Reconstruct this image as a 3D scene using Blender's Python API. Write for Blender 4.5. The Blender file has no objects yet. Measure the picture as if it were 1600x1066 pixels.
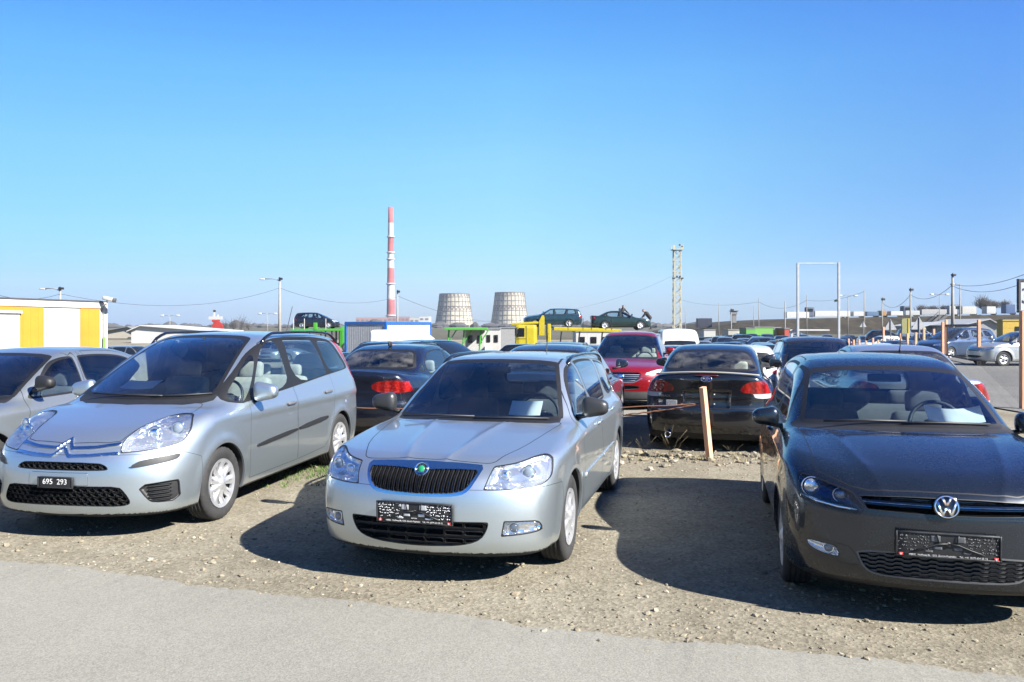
import bpy, math, random
import numpy as np
from mathutils import Vector, Matrix, Euler
R = math.radians
ALB = .66          # the exposure below is set for these albedos
sc = bpy.context.scene
COL = sc.collection
# ------------------------------------------------------------------ materials
MATS = {}
def nodemat(name):
    m = bpy.data.materials.new(name); m.use_nodes = True
    nt = m.node_tree; nt.nodes.clear()
    out = nt.nodes.new('ShaderNodeOutputMaterial')
    return m, nt, out
def N_(nt, typ, **kw):
    n = nt.nodes.new(typ)
    for k, v in kw.items():
        if k in n.inputs: n.inputs[k].default_value = v
        else: setattr(n, k, v)
    return n
def ramp(nt, fac, stops):
    r = nt.nodes.new('ShaderNodeValToRGB'); e = r.color_ramp.elements
    while len(e) > len(stops): e.remove(e[-1])
    while len(e) < len(stops): e.new(0.5)
    for i, (p, c) in enumerate(stops):
        e[i].position = p; e[i].color = (c[0], c[1], c[2], 1) if len(c) == 3 else c
    nt.links.new(fac, r.inputs[0]); return r.outputs[0]
def noise(nt, scale, detail=4, rough=.55, co='Object', dist=0):
    t = nt.nodes.new('ShaderNodeTexCoord')
    n = N_(nt, 'ShaderNodeTexNoise', Scale=scale, Detail=detail, Roughness=rough, Distortion=dist)
    nt.links.new(t.outputs[co], n.inputs['Vector']); return n.outputs['Fac']
def mat(name, c, rough=.5, metal=0, coat=0, var=.12, nscale=6, bump=0, spec=.5, emis=None, noise_co='Object'):
    """plain surface with a slight procedural variation of tone and gloss"""
    if name in MATS: return MATS[name]
    m, nt, out = nodemat(name)
    b = N_(nt, 'ShaderNodeBsdfPrincipled', Roughness=rough, Metallic=metal)
    b.inputs['Coat Weight'].default_value = coat; b.inputs['Coat Roughness'].default_value = .04
    b.inputs['Specular IOR Level'].default_value = spec
    f = noise(nt, nscale, 5, co=noise_co); c = [q * (1 if metal > .3 else ALB) for q in c]
    lo = [max(0, x * (1 - var)) for x in c[:3]]; hi = [min(1, x * (1 + var)) for x in c[:3]]
    nt.links.new(ramp(nt, f, [(.3, lo), (.7, hi)]), b.inputs['Base Color'])
    rr = N_(nt, 'ShaderNodeMapRange'); rr.inputs['To Min'].default_value = max(0, rough - .06); rr.inputs['To Max'].default_value = min(1, rough + .08)
    nt.links.new(f, rr.inputs['Value']); nt.links.new(rr.outputs[0], b.inputs['Roughness'])
    if bump:
        f2 = noise(nt, nscale * 8, 6, co=noise_co)
        bp = N_(nt, 'ShaderNodeBump', Strength=bump, Distance=.01)
        nt.links.new(f2, bp.inputs['Height']); nt.links.new(bp.outputs[0], b.inputs['Normal'])
    if emis:
        b.inputs['Emission Color'].default_value = (*emis[:3], 1); b.inputs['Emission Strength'].default_value = emis[3]
    nt.links.new(b.outputs[0], out.inputs[0]); MATS[name] = m; return m
def paint(name, c, metal=.6, rough=.32, dust=.25, trim=(.10, .10, .105), dustc=(.34, .34, .32)):
    """car paint: metallic flakes under clear coat with road dust, cloth trim on the inner side"""
    if name in MATS: return MATS[name]
    m, nt, out = nodemat(name); L = nt.links.new
    b = N_(nt, 'ShaderNodeBsdfPrincipled', Metallic=metal)
    b.inputs['Coat Weight'].default_value = .9; b.inputs['Coat Roughness'].default_value = .015
    fl = noise(nt, 900, 1); c = [q * (.92 if metal > .3 else ALB) for q in c]; dustc = [q * ALB for q in dustc]; trim = [q * ALB for q in trim]
    base = ramp(nt, fl, [(.35, [x * .86 for x in c]), (.65, [min(1, x * 1.12) for x in c])])
    d1 = noise(nt, 2.2, 6, .62); d2 = noise(nt, 38, 5, .7)
    mul = N_(nt, 'ShaderNodeMath', operation='MULTIPLY'); L(d1, mul.inputs[0]); L(d2, mul.inputs[1])
    dm = N_(nt, 'ShaderNodeMapRange'); L(mul.outputs[0], dm.inputs['Value'])
    dm.inputs['From Min'].default_value = .12; dm.inputs['From Max'].default_value = .42; dm.inputs['To Max'].default_value = dust
    mx = N_(nt, 'ShaderNodeMix', data_type='RGBA'); L(dm.outputs[0], mx.inputs[0]); L(base, mx.inputs[6]); mx.inputs[7].default_value = (*dustc, 1)
    L(mx.outputs[2], b.inputs['Base Color'])
    r2 = N_(nt, 'ShaderNodeMapRange'); L(dm.outputs[0], r2.inputs['Value']); r2.inputs['To Min'].default_value = rough; r2.inputs['To Max'].default_value = min(1, rough + .5)
    L(r2.outputs[0], b.inputs['Roughness'])
    cr = N_(nt, 'ShaderNodeMapRange'); L(mul.outputs[0], cr.inputs['Value']); cr.inputs['From Min'].default_value = .15; cr.inputs['From Max'].default_value = .45
    cr.inputs['To Min'].default_value = .012; cr.inputs['To Max'].default_value = .07
    L(cr.outputs[0], b.inputs['Coat Roughness'])
    bp = N_(nt, 'ShaderNodeBump', Strength=.025, Distance=.004); L(noise(nt, 7, 2), bp.inputs['Height'])
    L(bp.outputs[0], b.inputs['Normal']); L(bp.outputs[0], b.inputs['Coat Normal'])
    t = N_(nt, 'ShaderNodeBsdfPrincipled', Roughness=.85); t.inputs['Base Color'].default_value = (*trim, 1)
    g = N_(nt, 'ShaderNodeNewGeometry'); ms = N_(nt, 'ShaderNodeMixShader')
    L(g.outputs['Backfacing'], ms.inputs[0]); L(b.outputs[0], ms.inputs[1]); L(t.outputs[0], ms.inputs[2]); L(ms.outputs[0], out.inputs[0])
    MATS[name] = m; return m
def glass(name, tint=(.70, .82, .85), refl=1.8, rough=.0, dust=.008):
    if name in MATS: return MATS[name]
    m, nt, out = nodemat(name); L = nt.links.new
    tr = N_(nt, 'ShaderNodeBsdfTransparent'); tr.inputs[0].default_value = (*tint, 1)
    gl = N_(nt, 'ShaderNodeBsdfGlossy', Roughness=rough); gl.inputs[0].default_value = (1, 1, 1, 1)
    fr = N_(nt, 'ShaderNodeFresnel', IOR=1.52)
    mm = N_(nt, 'ShaderNodeMath', operation='MULTIPLY'); mm.inputs[1].default_value = refl; mm.use_clamp = True; L(fr.outputs[0], mm.inputs[0])
    ms = N_(nt, 'ShaderNodeMixShader'); L(mm.outputs[0], ms.inputs[0]); L(tr.outputs[0], ms.inputs[1]); L(gl.outputs[0], ms.inputs[2])
    df = N_(nt, 'ShaderNodeBsdfDiffuse'); df.inputs[0].default_value = (.45, .43, .38, 1)
    f = N_(nt, 'ShaderNodeMapRange'); L(noise(nt, 3, 6, .65), f.inputs['Value']); f.inputs['From Min'].default_value = .4; f.inputs['From Max'].default_value = .75; f.inputs['To Max'].default_value = dust * 2
    m2 = N_(nt, 'ShaderNodeMixShader'); L(f.outputs[0], m2.inputs[0]); L(ms.outputs[0], m2.inputs[1]); L(df.outputs[0], m2.inputs[2]); L(m2.outputs[0], out.inputs[0])
    MATS[name] = m; return m
# ------------------------------------------------------------------ objects
def tag(o, label=None, cat=None, group=None, kind=None):
    if label: o['label'] = label
    if cat: o['category'] = cat
    if group: o['group'] = group
    if kind: o['kind'] = kind
    return o
def empty(name, loc=(0, 0, 0), rz=0, label=None, cat=None, group=None, kind=None):
    o = bpy.data.objects.new(name, None); COL.objects.link(o); o.location = loc; o.rotation_euler = (0, 0, rz)
    o.empty_display_size = .2
    return tag(o, label, cat, group, kind)
def mesh(name, V, F, m, parent=None, Nv=None, smooth=True, loc=None, mi=None):
    """V vertices, F faces (array of tris/quads or list), m a material or list of materials"""
    me = bpy.data.meshes.new(name)
    V = np.asarray(V, float)
    if isinstance(F, np.ndarray):
        k = F.shape[1]; me.vertices.add(len(V)); me.vertices.foreach_set('co', V.astype(np.float32).ravel())
        me.loops.add(F.size); me.loops.foreach_set('vertex_index', F.astype(np.int32).ravel())
        me.polygons.add(len(F)); me.polygons.foreach_set('loop_start', np.arange(0, F.size, k, dtype=np.int32))
        me.update(calc_edges=True)
    else:
        me.from_pydata([tuple(v) for v in V], [], [tuple(int(i) for i in f) for f in F]); me.update()
    for q in (m if isinstance(m, (list, tuple)) else [m]): me.materials.append(q)
    if mi is not None: me.polygons.foreach_set('material_index', np.asarray(mi, dtype=np.int32))
    me.polygons.foreach_set('use_smooth', np.full(len(me.polygons), bool(smooth)))
    if Nv is not None: me.normals_split_custom_set_from_vertices(np.asarray(Nv, np.float32).tolist())
    o = bpy.data.objects.new(name, me); COL.objects.link(o)
    if parent is not None: o.parent = parent
    if loc is not None: o.location = loc
    return o
def copy_tree(o, parent=None):
    c = o.copy(); COL.objects.link(c)
    if parent is not None:
        c.parent = parent; c.matrix_parent_inverse = o.matrix_parent_inverse
    for ch in list(o.children): copy_tree(ch, c)
    return c
class MB:
    """collects simple shapes into one mesh"""
    def __init__(s): s.V = []; s.F = []; s.M = []; s.n = 0
    def add(s, V, F, mi=0, T=None):
        V = np.asarray(V, float)
        if T is not None: V = V @ np.array(T.to_3x3()).T + np.array(T.to_translation())
        s.V.append(V); s.F += [tuple(int(i) + s.n for i in f) for f in F]; s.M += [mi] * len(F); s.n += len(V); return s
    def box(s, c, d, mi=0, rot=None, taper=1.0):
        x, y, z = [q / 2 for q in d]; t = taper
        V = np.array([(-x, -y, -z), (x, -y, -z), (x, y, -z), (-x, y, -z), (-x * t, -y * t, z), (x * t, -y * t, z), (x * t, y * t, z), (-x * t, y * t, z)])
        if rot is not None: V = V @ np.array(Euler(rot).to_matrix()).T
        return s.add(V + np.array(c), [(0, 3, 2, 1), (4, 5, 6, 7), (0, 1, 5, 4), (1, 2, 6, 5), (2, 3, 7, 6), (3, 0, 4, 7)], mi)
    def rbox(s, c, d, r=.02, n=4, mi=0, rot=None):
        V, F = rbox(d, r, n)
        if rot is not None: V = V @ np.array(Euler(rot).to_matrix()).T
        return s.add(V + np.array(c), F, mi)
    def tube(s, P, r, n=8, mi=0, cap=True, flat=1.0):
        V, F = tube(P, r, n, cap, flat); return s.add(V, F, mi)
    def lathe(s, prof, n=24, mi=0, T=None):
        V, F = lathe(prof, n); return s.add(V, F, mi, T)
    def build(s, name, m, parent=None, smooth=False, loc=None):
        return mesh(name, np.concatenate(s.V), s.F, m, parent, None, smooth, loc, s.M)
def rbox(d, r, n=4):
    """rounded box, quads"""
    h = np.array(d) / 2; r = min(r, h.min() * .98); g = np.linspace(-1, 1, n + 1); V = []; F = []; idx = {}
    # place grid lines so that half of them lie in the rounding
    t = np.sign(g) * np.abs(g) ** .6
    def vid(p):
        k = tuple(np.round(p, 6))
        if k not in idx: idx[k] = len(V); V.append(p)
        return idx[k]
    for ax in range(3):
        for sg in (-1, 1):
            a, b = [(1, 2), (2, 0), (0, 1)][ax]
            for i in range(n):
                for j in range(n):
                    q = []
                    for (di, dj) in ((0, 0), (1, 0), (1, 1), (0, 1)):
                        p = np.zeros(3); p[ax] = sg; p[a] = t[i + di]; p[b] = t[j + dj]; q.append(vid(p))
                    F.append(tuple(q) if sg > 0 else tuple(q[::-1]))
    V = np.array(V) * h; inn = h - r; C = np.clip(V, -inn, inn); D = V - C
    ln = np.linalg.norm(D, axis=1, keepdims=True); V = np.where(ln > 1e-9, C + D / np.maximum(ln, 1e-9) * r, V)
    return V, F
def tube(P, r, n=8, cap=True, flat=1.0):
    P = np.asarray(P, float); m = len(P); rr = np.full(m, r) if np.isscalar(r) else np.asarray(r, float)
    T = np.gradient(P, axis=0); T /= np.maximum(np.linalg.norm(T, axis=1, keepdims=True), 1e-9)
    up = np.array([0, 0, 1.]) if abs(T[0][2]) < .9 else np.array([0, 1., 0])
    V = []; F = []
    for i in range(m):
        a = np.cross(T[i], up)
        a /= max(np.linalg.norm(a), 1e-9); b = np.cross(a, T[i])
        for k in range(n):
            th = 2 * math.pi * (k + .5) / n; V.append(P[i] + rr[i] * (math.cos(th) * a + flat * math.sin(th) * b))
    for i in range(m - 1):
        for k in range(n):
            F.append((i * n + k, i * n + (k + 1) % n, (i + 1) * n + (k + 1) % n, (i + 1) * n + k))
    if cap: F.append(tuple(range(n))[::-1]); F.append(tuple(range((m - 1) * n, m * n)))
    return np.array(V), F
def lathe(prof, n=24):
    """profile of (r, z) round the z axis"""
    V = []; F = []; m = len(prof)
    for (r, z) in prof:
        for k in range(n):
            a = 2 * math.pi * k / n; V.append((r * math.cos(a), r * math.sin(a), z))
    for i in range(m - 1):
        for k in range(n): F.append((i * n + k, i * n + (k + 1) % n, (i + 1) * n + (k + 1) % n, (i + 1) * n + k))
    return np.array(V), F
# ------------------------------------------------------------------ curves and implicit surfaces
def cs(pts, s=.04):
    """smooth curve through (t, v) pairs: monotone cubic, slightly low-passed"""
    p = np.array(pts, float); t = p[:, 0]; v = p[:, 1]
    h = np.diff(t); d = np.diff(v) / h; m = np.zeros(len(t)); m[0] = d[0]; m[-1] = d[-1]
    for i in range(1, len(t) - 1):
        if d[i - 1] * d[i] > 0:
            w1 = 2 * h[i] + h[i - 1]; w2 = h[i] + 2 * h[i - 1]; m[i] = (w1 + w2) / (w1 / d[i - 1] + w2 / d[i])
    lo, hi = t[0] - 4 * s - .5, t[-1] + 4 * s + .5
    x = np.linspace(lo, hi, 2200); xc = np.clip(x, t[0], t[-1]); i = np.clip(np.searchsorted(t, xc) - 1, 0, len(h) - 1)
    u = (xc - t[i]) / h[i]
    y = (2 * u**3 - 3 * u**2 + 1) * v[i] + (u**3 - 2 * u**2 + u) * h[i] * m[i] + (-2 * u**3 + 3 * u**2) * v[i + 1] + (u**3 - u**2) * h[i] * m[i + 1]
    y += np.where(x < t[0], (x - t[0]) * m[0], 0) + np.where(x > t[-1], (x - t[-1]) * m[-1], 0)
    if s > 0:
        dx = x[1] - x[0]; k = int(3 * s / dx) + 1; kk = np.exp(-.5 * (np.arange(-k, k + 1) * dx / s) ** 2); kk /= kk.sum()
        yp = np.concatenate([y[0] + (y[1] - y[0]) * np.arange(-k, 0), y, y[-1] + (y[-1] - y[-2]) * np.arange(1, k + 1)])
        y = np.convolve(yp, kk, 'valid')
    return lambda q: np.interp(q, x, y)
def smax(a, b, k):
    h = np.maximum(k - np.abs(a - b), 0) / k; return np.maximum(a, b) + h * h * k * .25
def smin(a, b, k): return -smax(-a, -b, k)
def surface_nets(F, lo, hi, d, half=True):
    """quads and normals of F(x,y,z)=0; half: only x>=0, first cell centred on x=0"""
    x0 = -d / 2 if half else lo[0]
    xs = np.arange(x0, hi[0] + d, d); ys = np.arange(lo[1], hi[1] + d, d); zs = np.arange(lo[2], hi[2] + d, d)
    nx, ny, nz = len(xs), len(ys), len(zs)
    G = F(xs[:, None, None], ys[None, :, None], zs[None, None, :]); G = np.broadcast_to(G, (nx, ny, nz))
    S = G < 0
    c = np.zeros((nx - 1, ny - 1, nz - 1), int)
    for i in (0, 1):
        for j in (0, 1):
            for k in (0, 1): c += S[i:nx - 1 + i, j:ny - 1 + j, k:nz - 1 + k]
    act = (c > 0) & (c < 8); idx = -np.ones(act.shape, int); I = np.argwhere(act); idx[act] = np.arange(len(I))
    acc = np.zeros((len(I), 3)); cnt = np.zeros(len(I))
    cor = [(i, j, k) for i in (0, 1) for j in (0, 1) for k in (0, 1)]
    g = {q: G[I[:, 0] + q[0], I[:, 1] + q[1], I[:, 2] + q[2]] for q in cor}
    for a in range(8):
        for b in range(a + 1, 8):
            A, B = cor[a], cor[b]
            if sum(abs(A[q] - B[q]) for q in range(3)) != 1: continue
            ga, gb = g[A], g[B]; cr = (ga < 0) != (gb < 0); t = np.where(cr, ga / np.where(cr, ga - gb, 1), 0)
            P = np.array(A) + t[:, None] * (np.array(B) - np.array(A)); acc[cr] += P[cr]; cnt[cr] += 1
    V = (I + acc / cnt[:, None]) * d + np.array([xs[0], ys[0], zs[0]])
    Q = []
    for ax in range(3):
        sl0 = [slice(None)] * 3; sl1 = [slice(None)] * 3; sl0[ax] = slice(0, -1); sl1[ax] = slice(1, None)
        s0, s1 = S[tuple(sl0)], S[tuple(sl1)]; E = np.argwhere(s0 != s1)
        b, cx = [(1, 2), (2, 0), (0, 1)][ax]
        ok = (E[:, b] > 0) & (E[:, cx] > 0) & (E[:, b] < [nx, ny, nz][b] - 1) & (E[:, cx] < [nx, ny, nz][cx] - 1); E = E[ok]
        q = []
        for (db, dc) in ((-1, -1), (0, -1), (0, 0), (-1, 0)):
            J = E.copy(); J[:, b] += db; J[:, cx] += dc; q.append(idx[J[:, 0], J[:, 1], J[:, 2]])
        q = np.stack(q, 1); ins = s0[E[:, 0], E[:, 1], E[:, 2]]
        q[~ins] = q[~ins][:, ::-1]; Q.append(q)
    Q = np.concatenate(Q); Q = Q[(Q >= 0).all(1)]
    f1 = lambda P: np.asarray(F(P[:, 0], P[:, 1], P[:, 2])) + np.zeros(len(P))
    def grad(P, e):
        gg = np.zeros_like(P)
        for a in range(3):
            o = np.zeros(3); o[a] = e; gg[:, a] = (f1(P + o) - f1(P - o)) / (2 * e)
        return gg
    for it in range(2):
        gg = grad(V, d * .3); f = f1(V); V = V - np.clip(f / np.maximum((gg**2).sum(1), .05), -d * .7, d * .7)[:, None] * gg
    if half:
        V[V[:, 0] < d * .3, 0] = 0
    gg = grad(V, max(.008, d * .35))
    return V, Q, gg / np.maximum(np.linalg.norm(gg, axis=1, keepdims=True), 1e-9)
def psdf(poly, a, b, closed=True):
    """signed distance (negative inside) of points (a,b) to a 2D polygon / unsigned to a polyline"""
    p = np.asarray(poly, float); n = len(p); best = np.full(a.shape, 1e9); ins = np.zeros(a.shape, bool)
    for i in range(n if closed else n - 1):
        x0, y0 = p[i]; x1, y1 = p[(i + 1) % n]; dx, dy = x1 - x0, y1 - y0
        t = np.clip(((a - x0) * dx + (b - y0) * dy) / max(dx * dx + dy * dy, 1e-12), 0, 1)
        best = np.minimum(best, (a - x0 - t * dx)**2 + (b - y0 - t * dy)**2)
        if closed and y0 != y1: ins ^= ((y0 > b) != (y1 > b)) & (a < dx * (b - y0) / dy + x0)
    best = np.sqrt(best)
    return np.where(ins, -best, best) if closed else best
def smooth_poly(p, it=2):
    """corner cutting on a closed outline (keeps a 3rd value 1 as 'sharp')"""
    p = [tuple(q) for q in p]
    for _ in range(it):
        o = []
        for i in range(len(p)):
            a, b, c = p[i - 1], p[i], p[(i + 1) % len(p)]
            if len(b) > 2 and b[2]: o.append(b)
            else:
                o.append(((a[0] + 3 * b[0]) / 4, (a[1] + 3 * b[1]) / 4)); o.append(((c[0] + 3 * b[0]) / 4, (c[1] + 3 * b[1]) / 4))
        p = o
    return [q[:2] for q in p]
class Shell:
    """triangle mesh whose faces are cut by scalar fields into labelled parts (x>=0 half of a symmetric thing)"""
    def __init__(s, V, Q, N):
        s.D = np.concatenate([V, N], 1); s.T = np.concatenate([Q[:, [0, 1, 2]], Q[:, [0, 2, 3]]]) if Q.shape[1] == 4 else Q
        s.L = np.zeros(len(s.T), int); s.names = ['body']; s.attr = {}
    def lab(s, n):
        if n not in s.names: s.names.append(n)
        return s.names.index(n)
    def cut(s, phi, label, frm=None, where=None, keep=None):
        """phi(x,y,z,nx,ny,nz)->field; faces with phi<0 get the label; frm limits by labels, where by a face test"""
        D = s.D; f = phi(*[D[:, i] for i in range(6)]) + np.zeros(len(D)); f = np.where(np.abs(f) < 1e-6, 1e-6, f)
        m = np.ones(len(s.T), bool) if frm is None else np.isin(s.L, [s.lab(q) for q in ([frm] if isinstance(frm, str) else frm)])
        if where is not None:
            C = D[s.T].mean(1); m &= where(*[C[:, i] for i in range(6)])
        sg = f[s.T] < 0; k = sg.sum(1); mix = m & (k > 0) & (k < 3); full = m & (k == 3)
        l = s.lab(label); s.L[full] = l
        T = s.T[mix]; kk = k[mix]; ss = sg[mix]; Lm = s.L[mix]
        col = None
        if keep:
            col = s.D.shape[1]; s.attr[keep] = col; s.D = np.concatenate([s.D, f[:, None]], 1)
        if len(T):
            odd = np.where(kk == 1, ss.argmax(1), (~ss).argmax(1)); r = np.arange(len(T))
            a = T[r, odd]; b = T[r, (odd + 1) % 3]; c = T[r, (odd + 2) % 3]
            E = np.concatenate([np.sort(np.stack([a, b], 1), 1), np.sort(np.stack([a, c], 1), 1)])
            U, inv = np.unique(E, axis=0, return_inverse=True); inv = inv.ravel()
            t = f[U[:, 0]] / (f[U[:, 0]] - f[U[:, 1]]); ND = s.D[U[:, 0]] * (1 - t[:, None]) + s.D[U[:, 1]] * t[:, None]
            n0 = len(s.D); s.D = np.concatenate([s.D, ND]); ab = n0 + inv[:len(T)]; ac = n0 + inv[len(T):]
            one = kk == 1
            T1 = np.stack([a, ab, ac], 1); T2 = np.stack([ab, b, c], 1); T3 = np.stack([ab, c, ac], 1)
            L1 = np.where(one, l, Lm); L2 = np.where(one, Lm, l)
            s.T = np.concatenate([s.T[~mix], T1, T2, T3]); s.L = np.concatenate([s.L[~mix], L1, L2, L2])
        return s
    def refine(s, label, times=1):
        """split every face of a label into four"""
        for _ in range(times):
            m = s.L == s.lab(label); T = s.T[m]
            if not len(T): return s
            E = np.sort(np.concatenate([T[:, [0, 1]], T[:, [1, 2]], T[:, [2, 0]]]), 1); U, inv = np.unique(E, axis=0, return_inverse=True); inv = inv.ravel() + len(s.D)
            s.D = np.concatenate([s.D, (s.D[U[:, 0]] + s.D[U[:, 1]]) / 2]); n = len(T); a, b, c = inv[:n], inv[n:2 * n], inv[2 * n:]
            N4 = np.concatenate([np.stack([T[:, 0], a, c], 1), np.stack([a, T[:, 1], b], 1), np.stack([c, b, T[:, 2]], 1), np.stack([a, b, c], 1)])
            s.T = np.concatenate([s.T[~m], N4]); s.L = np.concatenate([s.L[~m], np.full(len(N4), s.lab(label))])
        return s
    # region in front/rear view (x,z), side view (y,z), top view (x,y)
    def poly(s, view, pts, label, frm=None, where=None, keep=None, off=0, w=None, closed=True):
        ax = {'f': (0, 2), 'r': (0, 2), 's': (1, 2), 'S': (1, 2), 't': (0, 1)}[view]
        dflt = {'f': lambda x, y, z, a, b, c: (b < -.12), 'r': lambda x, y, z, a, b, c: b > .12, 's': lambda x, y, z, a, b, c: a > .25, 'S': lambda x, y, z, a, b, c: a > -9, 't': lambda x, y, z, a, b, c: c > .2}[view]
        def phi(*A):
            d = psdf(pts, A[ax[0]], A[ax[1]], closed)
            return (d + off) if w is None else np.abs(d + off) - w
        wh = dflt if where is None else (lambda *A: dflt(*A) & where(*A))
        return s.cut(phi, label, frm, wh, keep)
    def get(s, label, mirror=True, side=None):
        """vertices, tris, normals (and full data) of a label"""
        ls = [s.names.index(q) for q in ([label] if isinstance(label, str) else label) if q in s.names]
        T = s.T[np.isin(s.L, ls)]
        if not len(T): return None
        u, inv = np.unique(T, return_inverse=True); D = s.D[u]; T = inv.reshape(-1, 3)
        return D, T
    def edges(s, la, lb):
        """directed edges of faces labelled la that touch faces labelled lb"""
        def ed(m):
            T = s.T[m]; E = np.concatenate([T[:, [0, 1]], T[:, [1, 2]], T[:, [2, 0]]]); return E
        A = ed(np.isin(s.L, [s.names.index(q) for q in la if q in s.names])); B = ed(s.L == s.names.index(lb))
        n = len(s.D); key = set((B.min(1) * n + B.max(1)).tolist())
        return np.array([e for e in A if min(e) * n + max(e) in key])
    def at(s, view, a, b):
        ax = {'f': (0, 2), 'r': (0, 2), 's': (1, 2), 't': (0, 1)}[view]; D = s.D
        ok = {'f': D[:, 4] < -.1, 'r': D[:, 4] > .1, 's': D[:, 3] > .2, 't': D[:, 5] > .2}[view]
        d = (D[:, ax[0]] - a)**2 + (D[:, ax[1]] - b)**2 + np.where(ok, 0, 1e6)
        i = np.argsort(d)[:4]; w = 1 / (d[i] + 1e-6); w /= w.sum()
        p = (D[i, :6] * w[:, None]).sum(0); p[ax[0]] = a; p[ax[1]] = b; return p[:3], p[3:6] / np.linalg.norm(p[3:6])
def out_part(name, D, T, m, parent, side='both', push=None, solid=None):
    """write part(s) from half-shell data: 'both' one mirrored object, 'two' one object per side, 'r'/'l' one side"""
    V = D[:, :3].copy(); Nn = D[:, 3:6].copy()
    if push is not None:
        V0 = V; dv = push(D); V = V + dv
        E = np.concatenate([T[:, [0, 1]], T[:, [1, 2]], T[:, [2, 0]]]); n = len(V); ky = E.min(1) * n + E.max(1); u, cn = np.unique(ky, return_counts=True)
        E = E[np.isin(ky, u[cn == 1])]; ln = np.linalg.norm(dv, axis=1); E = E[(ln[E].max(1) > 1e-3) & (V[E][:, :, 0].max(1) > 1e-5)]
        if len(E):
            u, inv = np.unique(E, return_inverse=True); E = inv.reshape(-1, 2); a = V[u]; b = V0[u]; k = len(u)
            V = np.concatenate([V, a, b]); Nn = np.zeros((len(V), 3))
            T = np.concatenate([T, np.stack([n + E[:, 1], n + E[:, 0], n + k + E[:, 0]], 1), np.stack([n + E[:, 1], n + k + E[:, 0], n + k + E[:, 1]], 1)])
    Nm = None if push is not None else Nn
    mir = np.array([-1, 1, 1]); o = []
    def emit(V, T, Nn): o.append(mesh(name, V, T, m, parent, Nn))
    if side == 'both':
        c = V[:, 0] < 1e-6; nv = len(V); idx = np.arange(nv); idx[~c] = nv + np.arange((~c).sum())
        V2 = np.concatenate([V, V[~c] * mir]); T2 = np.concatenate([T, idx[T[:, ::-1]]]); emit(V2, T2, None if Nm is None else np.concatenate([Nn, Nn[~c] * mir]))
    if side in ('two', 'r'): emit(V, T, Nm)
    if side in ('two', 'l'): emit(V * mir, T[:, ::-1].copy(), None if Nm is None else Nn * mir)
    return o
# ------------------------------------------------------------------ cars
def car_F(P):
    W = P['W']; g = P.get('cur', {})
    yf, top, sec, pl, yr = (cs(P[k], P.get('s_' + k, d)) for k, d in (('yf', .02), ('top', .05), ('sec', .03), ('plan', .15), ('yr', .025)))
    yws, roof, yrw, gw, gpl = (cs(P[k], d) for k, d in (('yws', .02), ('roof', .10), ('yrw', .02), ('gw', .03), ('gpl', .12)))
    crown = cs(P['crown'], .1); nc2, nc6 = P.get('nose', (.2, .22)); rc2, rc6 = P.get('tail', (.13, .15))
    wc = P.get('wc', .3); rwc = P.get('rwc', .15); rcr = P.get('rcr', .07); wb = P['wb']; ra = P['ra']; zw = P['r']; fl = P.get('flare', .015)
    ex = P.get('extra'); kd = P.get('k', {}); kj = kd.get('join', .05)
    def F(x, y, z):
        x = np.abs(x); xn = x / W; x2 = xn * xn; x6 = x2 * x2 * x2
        w = sec(z) - pl(y)
        for cz, ca, cw in P.get('crease', ((.84, .007, .035),)): w = w + ca * np.exp(-np.abs((z - cz) / cw)**1.3)
        if fl:
            for yc in (0, wb):
                r = np.sqrt((y - yc)**2 + (z - zw)**2); w = w + fl * np.exp(-((r - ra - .02) / .06)**2)
        df = (yf(z) + nc2 * x2 + nc6 * x6 - y) * .92
        ds = x - w
        dt = (z - (top(y) - crown(y) * x2)) * .97
        dr = y - (yr(z) - rc2 * x2 - rc6 * x6)
        low = smax(smax(df, dt, kd.get('nose', .075)), dr, kd.get('tail', .08))
        low = smax(low, ds, kd.get('side', .10))
        low = smax(low, P['zb'] - z + .0 * x, .05)
        gs = (x - (gw(z) - gpl(y))) * .93
        dw = (yws(z) + wc * x2 - y) * P.get('wsn', .6)
        dro = z - (roof(y) - rcr * x2)
        drr = (y - (yrw(z) - rwc * x2)) * P.get('rrn', .9)
        gh = smax(smax(dw, dro, kd.get('wsroof', .08)), drr, kd.get('rear', .10))
        gh = smax(gh, gs, kd.get('roofside', .12))
        gh = smax(gh, P.get('ghz', .80) - z, .04)
        f = smin(low, gh, kj)
        if ex is not None: f = f - ex(x, y, z)
        return f
    return F
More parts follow.
